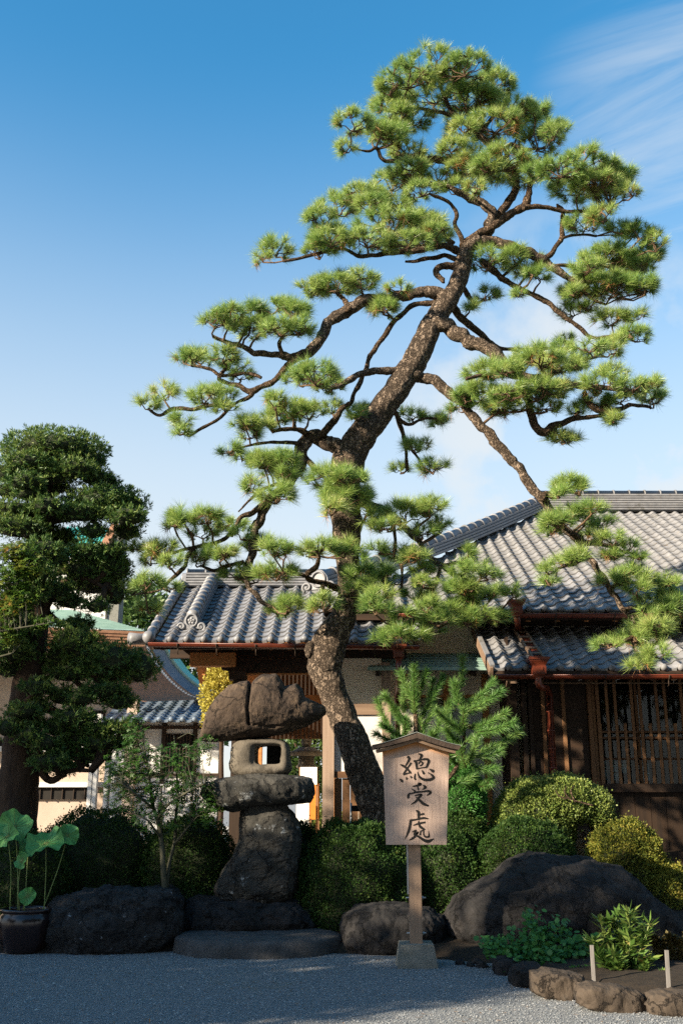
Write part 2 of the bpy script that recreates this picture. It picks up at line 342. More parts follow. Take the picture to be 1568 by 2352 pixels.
M['bark'] = bark_mat('pine_bark', (0.315, 0.24, 0.18), (0.06, 0.045, 0.034), scale=17, stretch=(1, 1, 0.36))
M['bark_fine'] = bark_mat('pine_branch_bark', (0.29, 0.20, 0.135), (0.05, 0.034, 0.023), scale=24, stretch=(1, 1, 1))
M['core'] = surf('dark_inner_core', (0.012, 0.018, 0.008), (0.03, 0.038, 0.016), scale=20, rough=0.9, bump=0.4, bscale=50)  # dark tone puts the shade inside bushes and pads into the colour
M['twig'] = surf('twig_bark', (0.055, 0.034, 0.02), (0.14, 0.085, 0.048), scale=20, rough=0.9, bump=0.3, bscale=60)
M['bark_maki'] = surf('fibrous_bark', (0.016, 0.010, 0.007), (0.065, 0.038, 0.022), scale=9, rough=0.95, bump=0.8, bscale=26, stretch=(1, 1, 0.12), dist=0.03)
M['bark_maple'] = surf('smooth_green_bark', (0.035, 0.038, 0.022), (0.08, 0.075, 0.048), scale=10, rough=0.85, bump=0.2)
M['needle'] = leaf_mat('pine_needle', [(0.0, (0.070, 0.175, 0.050)), (0.3, (0.180, 0.305, 0.068)), (0.65, (0.340, 0.435, 0.112)), (0.88, (0.49, 0.53, 0.19)), (1.0, (0.52, 0.31, 0.10))], rough=0.38, trans=0.38, nscale=1.6, mixn=0.45, spec=0.5)
M['needle_old'] = leaf_mat('brown_needle', [(0.0, (0.16, 0.075, 0.025)), (1.0, (0.36, 0.18, 0.06))], rough=0.6, trans=0.1)
M['needle_young'] = leaf_mat('young_pine_needle', [(0.0, (0.045, 0.125, 0.03)), (0.5, (0.11, 0.23, 0.05)), (1.0, (0.25, 0.35, 0.095))], rough=0.42, trans=0.22, nscale=2, spec=0.45)
M['maki'] = leaf_mat('podocarp_leaf', [(0.0, (0.020, 0.065, 0.018)), (0.4, (0.060, 0.125, 0.030)), (0.75, (0.145, 0.205, 0.045)), (1.0, (0.27, 0.30, 0.07))], rough=0.5, trans=0.22, nscale=2.2, mixn=0.4, spec=0.3)
M['azalea'] = leaf_mat('azalea_leaf', [(0.0, (0.011, 0.035, 0.007)), (0.5, (0.026, 0.064, 0.011)), (0.9, (0.060, 0.098, 0.018)), (1.0, (0.12, 0.11, 0.026))], rough=0.6, spec=0.2, trans=0.2, nscale=3, mixn=0.4)
M['azalea_y'] = leaf_mat('yellow_azalea_leaf', [(0.0, (0.05, 0.075, 0.014)), (0.4, (0.12, 0.145, 0.022)), (0.8, (0.24, 0.22, 0.035)), (1.0, (0.33, 0.22, 0.06))], rough=0.6, spec=0.2, trans=0.2, nscale=3, mixn=0.4)
M['holly'] = leaf_mat('box_leaf', [(0.0, (0.055, 0.10, 0.022)), (0.4, (0.12, 0.17, 0.035)), (0.8, (0.21, 0.255, 0.06)), (1.0, (0.31, 0.31, 0.085))], rough=0.5, trans=0.2, nscale=4, mixn=0.3, spec=0.3)
M['maple'] = leaf_mat('maple_leaf', [(0.0, (0.016, 0.055, 0.010)), (0.6, (0.034, 0.095, 0.014)), (0.94, (0.09, 0.15, 0.02)), (1.0, (0.20, 0.14, 0.03))], rough=0.5, trans=0.35, nscale=2)
M['maple_turn'] = leaf_mat('turning_maple_leaf', [(0.0, (0.03, 0.085, 0.012)), (0.55, (0.075, 0.14, 0.018)), (0.85, (0.17, 0.18, 0.025)), (1.0, (0.36, 0.13, 0.02))], rough=0.5, trans=0.35, nscale=3)
M['fresh'] = leaf_mat('fresh_green_leaf', [(0.0, (0.035, 0.13, 0.025)), (0.6, (0.065, 0.20, 0.04)), (1.0, (0.12, 0.27, 0.06))], rough=0.45, trans=0.3, nscale=4)
M['peony'] = leaf_mat('lance_leaf', [(0.0, (0.05, 0.12, 0.025)), (0.5, (0.11, 0.20, 0.04)), (0.85, (0.22, 0.27, 0.07)), (1.0, (0.36, 0.15, 0.07))], rough=0.45, trans=0.3, nscale=5, mixn=0.3)
M['dry'] = leaf_mat('dry_leaf', [(0.0, (0.06, 0.05, 0.016)), (0.5, (0.13, 0.10, 0.03)), (1.0, (0.22, 0.18, 0.05))], rough=0.7, trans=0.1)
M['lotus'] = surf('lotus_leaf', (0.05, 0.20, 0.05), (0.11, 0.29, 0.08), scale=4, rough=0.55, bump=0.15, bscale=22, spots=[(7, 0.70, (0.20, 0.20, 0.06))])
M['stem'] = surf('green_stem', (0.12, 0.17, 0.05), (0.19, 0.24, 0.075), scale=8, rough=0.6, bump=0)
M['yellow_tree'] = leaf_mat('sunny_yellow_leaf', [(0.0, (0.24, 0.21, 0.03)), (0.6, (0.42, 0.36, 0.06)), (1.0, (0.55, 0.48, 0.12))], rough=0.5, trans=0.3)
M['wood_tree'] = leaf_mat('woodland_leaf', [(0.0, (0.03, 0.065, 0.02)), (0.6, (0.07, 0.13, 0.03)), (1.0, (0.13, 0.19, 0.05))], rough=0.5, trans=0.25)
def board_mat():
    m, nt, b, out = new_mat('cypress_board')
    tc = node(nt, 'ShaderNodeTexCoord'); mp = node(nt, 'ShaderNodeMapping'); mp.inputs['Scale'].default_value = (1, 1, 0.035); nt.links.new(tc.outputs['Object'], mp.inputs[0])
    n1 = node(nt, 'ShaderNodeTexNoise', Scale=85.0, Detail=5.0, Roughness=0.7); nt.links.new(mp.outputs[0], n1.inputs['Vector'])
    grain = ramp(nt, n1.outputs['Fac'], [(0.30, (0.28, 0.192, 0.15)), (0.5, (0.45, 0.33, 0.265)), (0.72, (0.53, 0.395, 0.32))])
    at = node(nt, 'ShaderNodeAttribute'); at.attribute_name = 'age'                     # unweathered, still orange wood below the little roof
    n2 = node(nt, 'ShaderNodeTexNoise', Scale=9.0, Detail=3.0); nt.links.new(mp.outputs[0], n2.inputs['Vector'])
    ad = node(nt, 'ShaderNodeMath'); ad.operation = 'MULTIPLY_ADD'; ad.inputs[1].default_value = 0.35; nt.links.new(n2.outputs['Fac'], ad.inputs[0]); nt.links.new(at.outputs['Fac'], ad.inputs[2])
    f = ramp(nt, ad.outputs[0], [(0.35, (0, 0, 0)), (0.95, (1, 1, 1))])
    mx = node(nt, 'ShaderNodeMixRGB'); mx.inputs['Color2'].default_value = (0.50, 0.215, 0.06, 1); nt.links.new(f, mx.inputs['Fac']); nt.links.new(grain, mx.inputs['Color1'])
    nt.links.new(mx.outputs[0], b.inputs['Base Color']); b.inputs['Roughness'].default_value = 0.75; b.inputs['Specular IOR Level'].default_value = 0.2
    bp = node(nt, 'ShaderNodeBump', Strength=0.25, Distance=0.002); nt.links.new(n1.outputs['Fac'], bp.inputs['Height']); nt.links.new(bp.outputs[0], b.inputs['Normal'])
    return m
M['board'] = board_mat()
M['sign_post'] = wood_mat('sign_post_timber', (0.20, 0.135, 0.095), (0.33, 0.225, 0.155), 'z', scale=30)
M['ink'] = surf('black_ink', (0.010, 0.009, 0.008), (0.018, 0.015, 0.013), rough=0.6, bump=0)
M['bark_roof'] = surf('weathered_board_brown', (0.045, 0.032, 0.024), (0.085, 0.058, 0.042), scale=16, rough=0.8, bump=0.3, obj_random=0.12)
M['moss_copper'] = surf('grey_green_sheet', (0.20, 0.22, 0.20), (0.30, 0.33, 0.30), scale=8, rough=0.7, bump=0.1)
M['metal'] = surf('dull_steel', (0.30, 0.31, 0.31), (0.42, 0.42, 0.42), rough=0.45, bump=0, metal=0.7)
M['white_paint'] = surf('white_paint', (0.70, 0.69, 0.66), (0.78, 0.77, 0.75), rough=0.6, bump=0)
M['orange_paint'] = surf('orange_board', (0.50, 0.15, 0.02), (0.60, 0.20, 0.03), rough=0.6, bump=0)
M['sheet_blue'] = surf('blue_grey_sheet', (0.45, 0.52, 0.60), (0.52, 0.58, 0.66), rough=0.8, bump=0)  # bluish window reflection kept as colour; the notice board writing shares it
M['stake'] = surf('grey_stake', (0.13, 0.12, 0.115), (0.23, 0.215, 0.20), scale=12, rough=0.85, bump=0.2, stretch=(1, 1, 0.2))
def glass_mat():
    m, nt, b, out = new_mat('window_glass'); nt.nodes.remove(b)
    t = node(nt, 'ShaderNodeBsdfTransparent'); t.inputs['Color'].default_value = (0.72, 0.76, 0.74, 1); g = node(nt, 'ShaderNodeBsdfGlossy'); g.inputs['Roughness'].default_value = 0.03
    ms = node(nt, 'ShaderNodeMixShader'); ms.inputs[0].default_value = 0.02
    nt.links.new(t.outputs[0], ms.inputs[1]); nt.links.new(g.outputs[0], ms.inputs[2]); nt.links.new(ms.outputs[0], out.inputs['Surface']); return m
M['glass'] = glass_mat()
# ------------------------------------------------------------------ ground
def grid_sheet(name, x0, x1, y0, y1, nx, ny, hfun, mat, label=None):
    xs = np.linspace(x0, x1, nx); ys = np.linspace(y0, y1, ny)
    V = [(x, y, hfun(x, y)) for y in ys for x in xs]
    F = [(j*nx+i, j*nx+i+1, (j+1)*nx+i+1, (j+1)*nx+i) for j in range(ny-1) for i in range(nx-1)]
    o = mesh_obj(name, V, F, mat, None, True); return tag(o, label, None, None, 'structure')
ground = MB().add([(-300, -120, 0), (300, -120, 0), (300, 700, 0), (-300, 700, 0)], [(0, 1, 2, 3)]).build('ground', M['gravel'])
tag(ground, 'blue grey gravel forecourt in front of the rocks', None, None, 'structure')
# edge of the planted bed on the ground (x -> y)
_edge = [(-9, 11.6), (-3.4, 11.3), (-1.0, 11.5), (0.6, 11.2), (1.5, 10.6)]
_edge += [tuple(G(x, y).xy) for x, y in ((1150, 2196), (1190, 2222), (1270, 2262), (1390, 2300), (1530, 2318), (1640, 2326))] + [(9, 8.4)]
def bed_edge(x):
    return float(np.interp(x, [e[0] for e in _edge], [e[1] for e in _edge]))
def sstep(a, b, x):
    t = min(1.0, max(0.0, (x - a) / (b - a))); return t * t * (3 - 2 * t)
def bed_h(x, y):
    d = y - bed_edge(x) - 0.10
    h = -0.03 + 0.13 * sstep(0.0, 0.35, d) + 0.26 * sstep(0.5, 2.2, d) * sstep(16.4, 15.0, y) * (1 - 0.85 * sstep(0.9, 1.8, x) * sstep(12.6, 11.4, y))
    return h + 0.025 * mnoise.noise(Vector((x * 3, y * 3, 0)))
grid_sheet('garden_bed', -8.6, 8.6, 8.1, 16.3, 120, 70, bed_h, M['soil'], 'dark soil of the planted garden bed')
court = MB().add([(-40, 17.5, .004), (-1.55, 17.5, .004), (-1.55, 60, .004), (-40, 60, .004)], [(0, 1, 2, 3)]).build('courtyard_paving', M['court'])
tag(court, 'pale sunlit paving of the inner courtyard', None, None, 'structure')
path = MB().add([(-1.55, 16.6, .008), (-0.3, 16.6, .008), (-0.3, 60, .008), (-1.55, 60, .008)], [(0, 1, 2, 3)]).build('gate_path', M['court'])
tag(path, 'pale path running through the gate', None, None, 'structure')
# loose stones of the gravel, near the camera
def gravel_stones(n):
    x = rng.uniform(-4.4, 4.6, n); y = 7.6 + (rng.uniform(0, 1, n) ** 1.25) * 4.2
    e = np.array([bed_edge(a) for a in np.linspace(-5, 5, 200)]); keep = y < np.interp(x, np.linspace(-5, 5, 200), e) + 0.05
    x, y = x[keep], y[keep]; n = len(x)
    base = np.array([(1,0,0),(0,1,0),(-1,0,0),(0,-1,0),(0,0,1.0),(0,0,-0.6)], float)
    tri = np.array([(0,1,4),(1,2,4),(2,3,4),(3,0,4)])
    s = rng.uniform(0.0038, 0.0085, n) * np.where(rng.uniform(0, 1, n) > 0.985, 1.8, 1.0)
    a = rng.uniform(0, 6.28, n); ca, sa = np.cos(a), np.sin(a)
    sc = np.stack([s * rng.uniform(0.8, 1.5, n), s * rng.uniform(0.7, 1.1, n), s * rng.uniform(0.5, 0.9, n)], 1)
    B = base[None] * sc[:, None, :]
    X = B[..., 0] * ca[:, None] - B[..., 1] * sa[:, None] + x[:, None]; Y = B[..., 0] * sa[:, None] + B[..., 1] * ca[:, None] + y[:, None]
    Z = B[..., 2] + rng.uniform(0.0, 0.003, n)[:, None] + 0.001
    V = np.stack([X, Y, Z], 2).reshape(-1, 3); F = (tri[None] + 6 * np.arange(n)[:, None, None]).reshape(-1, 3)
    o = np_mesh('gravel', V, F, M['pebble']); tag(o, 'loose blue grey gravel stones covering the forecourt', 'gravel', None, 'stuff')
gravel_stones(62000)

# ------------------------------------------------------------------ roof tiles
PITCHX, EXPO = 0.265, 0.235
def tile_profile(n=10, W=0.292):
    out = []
    for k in range(n + 1):
        x = W * k / n
        if x < 0.185: h = -0.024 * math.sin(math.pi * x / 0.185) ** 0.9
        else: h = 0.046 * math.sin(math.pi * (x - 0.185) / (W - 0.185)) ** 0.8
        out.append((x, h))
    return out
def tile_mesh(name, eave=False, mat=None):
    pr = tile_profile(10); L = 0.30; th = 0.020; b = MB(); n = len(pr)
    V = [(x, 0, h + 0.030) for x, h in pr] + [(x, L, h) for x, h in pr] + [(x, 0.001, h + 0.030 - th) for x, h in pr]
    F = [(i, i+1, n+i+1, n+i) for i in range(n-1)] + [(2*n+i, 2*n+i+1, i+1, i) for i in range(n-1)]
    b.add(V, F)
    if eave:
        V = [(x, -0.004, h + 0.030) for x, h in pr if x < 0.20] + [(x, -0.010, min(h, 0) + 0.030 - 0.052) for x, h in pr if x < 0.20]
        k = len(V) // 2
        b.add(V, [(k+i, k+i+1, i+1, i) for i in range(k-1)])
        b.ball((0.2385, -0.012, 0.030), 0.056, 12, 8, (1, 0.75, 1))
    m = bpy.data.meshes.new(name); m.from_pydata([tuple(v) for v in b.v], [], b.f); m.update()
    m.polygons.foreach_set('use_smooth', [True] * len(m.polygons)); m.materials.append(mat)
    try: m.set_sharp_from_angle(angle=R(40))
    except Exception: pass
    return m
def tile_field(parent, x0, y0, z0, ncol, nrow, slope, mat, keep=None, zoff=None, max_parts=300, row0_eave=True):
    al = math.atan(slope); ex = Vector((1, 0, 0)); ev = Vector((0, math.cos(al), math.sin(al))); en = Vector((0, -math.sin(al), math.cos(al)))
    mt, me = tile_mesh('tile', False, mat), tile_mesh('eave_tile', True, mat)
    rot = Matrix((ex, ev, en)).transposed().to_4x4()
    cells = [(i, j) for j in range(nrow) for i in range(ncol) if keep is None or keep(x0 + i * PITCHX, j)]
    rest = MB(); count = 0
    rr = random.Random(5)
    for (i, j) in cells:
        p = Vector((x0 + i * PITCHX, y0, z0)) + ev * (j * EXPO + rr.uniform(-.005, .005)) + en * rr.uniform(0, .004) + ex * rr.uniform(-.003, .003)
        if zoff: p.z += zoff(p.x, j * EXPO)
        mat4 = Matrix.Translation(p) @ rot @ Matrix.Rotation(rr.uniform(-.012, .012), 4, 'Z')
        if count < max_parts:
            nm = 'eave_tile' if (j == 0 and row0_eave) else 'tile'
            o = link(bpy.data.objects.new(nm, me if nm == 'eave_tile' else mt)); attach(o, parent); o.matrix_basis = mat4; count += 1
        else:
            rest.add([mat4 @ v.co for v in mt.vertices], [tuple(f.vertices) for f in mt.polygons])
    if rest.v:
        o = rest.build('upper_tiles', mat, parent, True, 'stuff')
def ridge_line(parent, pts, mat, layers=5, w=0.30, lh=0.052, cap_r=0.085, seg=0.30, capname='ridge_tile', layname='ridge_course', bump=True):
    """stacked flat courses under a row of round cap tiles, along a polyline"""
    pts = [Vector(p) for p in pts]
    for k in range(layers):
        b = MB(); ww = w * (1 - 0.07 * k)
        for p, q in zip(pts[:-1], pts[1:]):
            b.bar(p + Vector((0, 0, lh * (k + 0.5))), q + Vector((0, 0, lh * (k + 0.5))), ww, lh * 0.62)
            b.bar(p + Vector((0, 0, lh * (k + 0.05))), q + Vector((0, 0, lh * (k + 0.05))), ww * 0.8, lh * 0.42)
        b.build(layname, mat, parent)
    top = lh * layers
    L = sum((q - p).length for p, q in zip(pts[:-1], pts[1:])); n = max(2, int(L / seg))
    def along(s):
        for p, q in zip(pts[:-1], pts[1:]):
            d = (q - p).length
            if s <= d or q is pts[-1]: return p.lerp(q, min(1.0, s / d))
            s -= d
    for k in range(n):
        a, c = along(L * k / n), along(L * (k + 1) / n); up = Vector((0, 0, top + 0.01)); d = (c - a).normalized()
        b = MB(); b.tube([a + up, a + up + d * 0.03, a + up + d * 0.032, c + up + d * .01], [cap_r * 1.22, cap_r * 1.22, cap_r, cap_r * 0.98], 12)
        b.build(capname, mat, parent, True)

def oni(parent, c, s, mat, face=(0, -1, 0), crest=True):
    """ridge-end ornament: arched shield with a round crest and two scrolls at the foot"""
    c = Vector(c); f = Vector(face).normalized(); r = Vector((0, 0, 1)).cross(f).normalized() * -1; u = Vector((0, 0, 1))
    b = MB(); pts = []
    for k in range(15):
        a = math.pi * k / 14; pts.append(c + r * (math.cos(a) * 0.5 * s) + u * (0.45 * s + math.sin(a) * 0.52 * s))
    poly = [c + r * (0.56 * s)] + pts + [c - r * (0.56 * s)]
    b.prism(poly, -f * 0.22 * s); o = b.build('end_ornament', mat, parent)
    b = MB(); ring = [c + f * .03 * s + r * (math.cos(a) * 0.36 * s) + u * (0.52 * s + math.sin(a) * 0.40 * s) for a in [2 * math.pi * k / 20 for k in range(21)]]
    b.tube(ring, 0.065 * s, 6, False); b.build('rim', mat, o, True)
    if crest:
        b = MB(); cc = c + u * 0.5 * s + f * .03 * s
        b.ball(cc, 0.085 * s, 8, 5)
        for k in range(5):
            a = math.pi / 2 + 2 * math.pi * k / 5; b.ball(cc + r * (math.cos(a) * .15 * s) + u * (math.sin(a) * .15 * s), 0.10 * s, 8, 5, (1, .5, 1))
        b.build('crest', mat, o, True)
    for sx in (-1, 1):
        b = MB(); k0 = c + r * (sx * 0.62 * s) + u * (0.13 * s) + f * .02 * s
        sp = [k0 + r * (sx * math.cos(t) * (0.24 - .026 * t) * s) + u * (math.sin(t) * (0.24 - .026 * t) * s) for t in [0.35 * q - 1.2 for q in range(24)]]
        b.tube(sp, [0.085 * s] * len(sp), 6); b.ball(k0, 0.09 * s, 8, 5); b.build('scroll', mat, o, True)
    return o
def gutter(parent, a, b_, r, mat, hooks=(), hook_r=0.012):
    a, b_ = Vector(a), Vector(b_); n = 10; V = []; F = []
    prof = [(math.cos(math.pi * k / n), -math.sin(math.pi * k / n)) for k in range(n + 1)]
    prof += [(x * 0.86, z * 0.86) for x, z in reversed(prof)]; k = len(prof)
    for p in (a, b_):
        for x, z in prof: V.append(p + Vector((0, x * r, z * r)))
    F = [(i, (i+1) % k, k+(i+1) % k, k+i) for i in range(k)] + [tuple(range(k))[::-1], tuple(range(k, 2*k))]
    g = mesh_obj('gutter', V, F, mat, parent)
    rim = MB().tube([a + Vector((0, -r, 0)), b_ + Vector((0, -r, 0))], 0.010, 6).build('gutter_rim', mat, g, True)
    for x in hooks:
        c = a.lerp(b_, (x - a.x) / (b_.x - a.x))
        pts = [c + Vector((0, -r * 1.08 * math.cos(t), -r * 1.08 * math.sin(t))) for t in np.linspace(0.0, math.pi, 9)]
        h = MB().tube(pts, hook_r, 6); h.tube([c + Vector((0, 0, -r)), c + Vector((0, 0.01, -r - 0.09)), c + Vector((0, 0.06, -r - 0.10))], hook_r * 0.7, 5)
        h.build('gutter_hook', M['wood_dark'], g, True)
    return g
def hopper(parent, c, s, mat):
    """square leader head: stepped flared top, panelled box, stepped foot"""
    b = MB(); c = Vector(c)
    def ring(w0, w1, z0, z1):
        V = [c + Vector((sx * w / 2, sy * w / 2, z)) for z, w in ((z0, w0), (z1, w1)) for sx, sy in ((-1,-1),(1,-1),(1,1),(-1,1))]
        b.add(V, [(3,2,1,0),(4,5,6,7),(0,1,5,4),(1,2,6,5),(2,3,7,6),(3,0,4,7)])
    for w0, w1, z0, z1 in ((1.0, 1.0, .86, 1.0), (.86, .92, .78, .86), (.74, .84, .70, .78), (.64, .74, .62, .70), (.60, .64, .56, .62), (.66, .66, .18, .56), (.54, .60, .12, .18), (.44, .50, .06, .12), (.36, .40, 0, .06)):
        ring(w0 * s, w1 * s, (z0 - .5) * s, (z1 - .5) * s)
    o = b.build('rain_hopper', mat, parent)
    p = MB(); f = c + Vector((0, -.335 * s, -.13 * s)); k = .2 * s
    p.prism([f + Vector((x * k, 0, z * k)) for x, z in ((-.6, -.8), (.6, -.8), (.85, -.5), (.85, .5), (.6, .8), (-.6, .8), (-.85, .5), (-.85, -.5))][::1], (0, -.012, 0))
    p.build('hopper_panel', mat, o); return o

# ------------------------------------------------------------------ main hall on the right
hall = thing('temple_hall', 'large timber hall with grey tiled hipped roof and lattice windows at right', 'hall', (5.5, 17.4, 0))
ES = 0.55; EY, EZ = 16.4, 4.60; RUN = 6.44
hipx0, hipx1 = -0.30, 4.74
def hip_x(v):                       # v along slope
    return hipx0 + (hipx1 - hipx0) * min(1.0, v * math.cos(math.atan(ES)) / RUN)
def upturn(x, v):
    d = math.hypot(max(0.0, x - hipx0), v * 0.9); return 0.35 * max(0.0, 1 - d / 1.7) ** 2
nrow = int(RUN / math.cos(math.atan(ES)) / EXPO)
deck = MB().add([(hipx0, EY - .02, EZ - .03), (10.2, EY - .02, EZ - .03), (10.2, EY + RUN, EZ + ES * RUN - .05), (hipx1, EY + RUN, EZ + ES * RUN - .05),
                 (hipx0, EY + 13, EZ - .03)], [(0, 1, 2, 3), (0, 3, 4)]).build('roof', M['wood_dark_x'], hall)
tile_field(deck, hipx0, EY, EZ, 38, nrow, ES, M['tile'], keep=lambda x, j: x + PITCHX * 0.4 >= hip_x(j * EXPO) and x < 10.0 and x > hipx0 - .1, zoff=upturn, max_parts=300)
ridge_z = EZ + ES * RUN
ridge_line(deck, [(hipx1 - .1, EY + RUN, ridge_z), (10.2, EY + RUN, ridge_z)], M['tile'], layers=7, w=0.42, lh=0.062, cap_r=0.095, seg=0.36)
hp = []
for k in range(9):
    t = k / 8; v = t * RUN / math.cos(math.atan(ES)); x = hip_x(v)
    hp.append(Vector((x - .06, EY + t * RUN - .05, EZ + ES * t * RUN + 0.02 + 0.28 * (1 - t) ** 3)))
ridge_line(deck, hp, M['tile_p'], layers=4, w=0.34, lh=0.062, cap_r=0.10, seg=0.33, capname='hip_tile', layname='hip_course')
oni(deck, hp[0] + Vector((-.02, -.22, 0.0)), 0.32, M['tile_p'], face=(-0.35, -1, 0), crest=False)
# eave fascia, rafters, gutter
MB().box((hipx0 + .3, EY + .02, EZ - .16), (10.2, EY + .07, EZ - .045)).build('fascia', M['wood_dark_x'], hall)
x = 0.7
while x < 9.8:
    MB().bar((x, EY + .10, EZ - .13), (x, 17.5, EZ - .13 + (17.4 - EY) * .3), .075, .09).build('rafter', M['wood_orange_y'], hall); x += 0.485
gutter(hall, (0.95, EY - .07, EZ - .085), (10.2, EY - .07, EZ - .085), 0.062, M['copper_red'], hooks=[1.6 + .97 * k for k in range(8)])
hopper(hall, P(1185, 1398, EY - .12), 0.27, M['copper_red'])
MB().tube([P(1186, 1416, EY - .1), P(1188, 1436, EY + .1), P(1190, 1448, EY + .35)], .055, 10).build('downpipe', M['copper_red'], hall, True)
# upper wall, body
MB().box((0.3, 17.42, 0.0), (10.5, 17.6, 4.95)).build('wall', M['plaster'], hall)
MB().box((0.35, 17.62, 0.02), (10.4, 28.0, 4.85)).build('rear_body', M['plaster'], hall)
MB().box((2.2, 17.36, 4.50), (10.5, 17.415, 4.66)).build('wall_beam', M['wood_dark_x'], hall)
# lower pent roof
LS = 0.5; LY, LZ, LX = 15.4, 3.50, 2.33
ldeck = MB().add([(LX, LY - .01, LZ - .03), (10.2, LY - .01, LZ - .03), (10.2, 17.45, LZ - .03 + LS * 2.05), (LX, 17.45, LZ - .03 + LS * 2.05),
                  (LX, LY - .01, LZ - .075), (10.2, LY - .01, LZ - .075), (10.2, 17.45, LZ - .075 + LS * 2.05), (LX, 17.45, LZ - .075 + LS * 2.05)],
                 [(0, 1, 2, 3), (7, 6, 5, 4), (4, 5, 1, 0), (0, 3, 7, 4)]).build('pent_roof', M['wood_dark_x'], hall)
drain_x = (P(1187, 1448, 17.0).x + P(1240, 1508, 15.5).x) / 2
tile_field(ldeck, LX, LY, LZ, 29, 9, LS, M['tile'])
# barge board and plain verge of the pent roof
MB().bar((LX - .03, LY - .03, LZ - .06), (LX - .03, 17.4, LZ - .06 + LS * 2.0), .045, .16).build('barge_board', M['wood_pale_x'], hall)
MB().bar((LX - .01, LY - .02, LZ + .05), (LX - .01, 17.4, LZ + .05 + LS * 2.0), .07, .035).build('verge_tile', M['tile'], ldeck)
# copper pipe lying down the tiles between two timber strips
a, c = Vector((P(1190, 1446, 16.9).x, 16.95, 0)), Vector((P(1238, 1508, 15.45).x, 15.42, 0))
for v in (a, c): v.z = LZ + LS * (v.y - LY) + .10
tr = MB().bar(a, c, .17, .03, up=(0, -.45, .9)).build('roof_drain', M['copper_red'], hall)
for s in (-.085, .085):
    MB().bar(a + Vector((s, 0, .022)), c + Vector((s, 0, .022)), .030, .055, up=(0, -.45, .9)).build('drain_strip', M['wood_pale_x'], tr)
for k in range(1, 6):
    m_ = a.lerp(c, k / 6); MB().bar(m_ + Vector((-.085, 0, .045)), m_ + Vector((.085, 0, .045)), .05, .016, up=(0, -.45, .9)).build('drain_clip', M['wood_pale_x'], tr)
gl = LX + .02
gutter(hall, (gl, LY - .075, LZ - .105), (10.2, LY - .075, LZ - .105), 0.060, M['copper_red'], hooks=[3.05 + .97 * k for k in range(7)])
hopper(hall, P(1235, 1534, LY - .12), 0.31, M['copper_red'])
pp = [(1235, 1556, LY - .12), (1235, 1566, LY - .12), (1237, 1574, LY - .10), (1245, 1579, LY - .02), (1253, 1581, LY + .2), (1258, 1586, LY + .45), (1260, 1596, LY + .55), (1260, 1640, LY + .55)]
pts = [P(*q) for q in pp]; xb = pts[-1].x + .02
pts = pts[:6] + [Vector((xb, LY + .55, pts[6].z)), Vector((xb, LY + .55, 0.2))]
dp = MB().tube([Vector(v[:3]) for v in spline([tuple(p) for p in pts[:7]], 4)] + [pts[7]], .052, 12).build('downpipe', M['copper_red'], hall, True)
for yy in (1594, 1634, 1678, 1720, 1764, 1810):
    z = P(1260, yy, LY + .55).z; MB().tube([(xb, LY + .55, z - .012), (xb, LY + .55, z + .012)], .060, 12).build('pipe_collar', M['copper_red'], dp, True)
# eave underside of the pent roof: rafters, hanging rod
x = LX + .15
while x < 10:
    MB().bar((x, LY + .06, LZ - .13), (x, 17.3, LZ - .13 + LS * 1.85), .06, .075).build('rafter', M['wood_dark'], hall); x += 0.33
MB().tube([P(1223, 1569, 15.75), (10, 15.75, P(1223, 1569, 15.75).z)], .012, 6).build('hanging_rod', M['wood_pale_x'], hall, True)
zr = P(1223, 1569, 15.75).z
for xx in (3.72, 4.30, 5.20, 6.2):
    MB().tube([(xx, 15.75, zr), (xx, 15.74, zr + .05), (xx + .05, 15.74, zr + .055), (xx + .05, 15.78, zr + .25)], .009, 5).build('rod_hook', M['metal'], hall, True)
# front room walls: X from 2.75, face at Y = 16.4
FX, FY = 2.72, 16.40
zt = LZ - .09 + LS * (FY - LY)
def zz(y): return P(1300, y, FY).z
# left side wall of vertical planks, facing the gate
for k in range(7):
    y0 = FY + .03 + k * .14
    MB().box((FX + .002 * (k % 2), y0, .45), (FX + .03 + .003 * (k % 2), y0 + .132, zt + .25)).build('side_plank', M['wood_dark'], hall)
for (xa, w) in ((FX - .02, .13), (FX + .19, .07), (FX + .30, .06)):
    MB().box((xa, FY - .06, .3), (xa + w, FY + .06, zt)).build('post', M['wood_dark'], hall)
# slanting brace under the pent roof corner
MB().bar((FX - .02, FY - .10, zt - .55), (FX - .05, LY + .25, zt - .32), .07, .09).build('brace', M['wood_pale_x'], hall)
MB().bar((FX - .06, LY + .12, LZ - .15), (FX - .06, 17.3, LZ - .15 + .4), .10, .11).build('purlin_end', M['wood_pale_x'], hall)
# horizontal planks between battens
pl0, pl1 = FX + .36, 3.98
zs = [zz(1905), zz(1850), zz(1800), zz(1745), zz(1700), zz(1671), zz(1630), zz(1590), zz(1552), zt + .02]
bt = [P(1247, 1650, FY).x, P(1294, 1650, FY).x]
xs = [pl0] + bt + [pl1]
for i in range(3):
    for j in range(len(zs) - 1):
        MB().box((xs[i] + .012, FY + .012 - .005 * (j % 2), zs[j] + .003), (xs[i+1] - .012, FY + .04, zs[j+1] - .003)).build('wall_plank', M['wood_dark_x'], hall)
for xb_ in bt:
    MB().box((xb_ - .028, FY - .03, .4), (xb_ + .028, FY + .05, zt)).build('batten', M['wood_slat'], hall)
for xa, xc, dy in ((3.985, 4.045, .05), (4.055, 4.10, .03), (4.115, 4.165, .06)):
    MB().box((xa, FY - dy, .4), (xc, FY + .06, zt)).build('post', M['wood_slat'], hall)
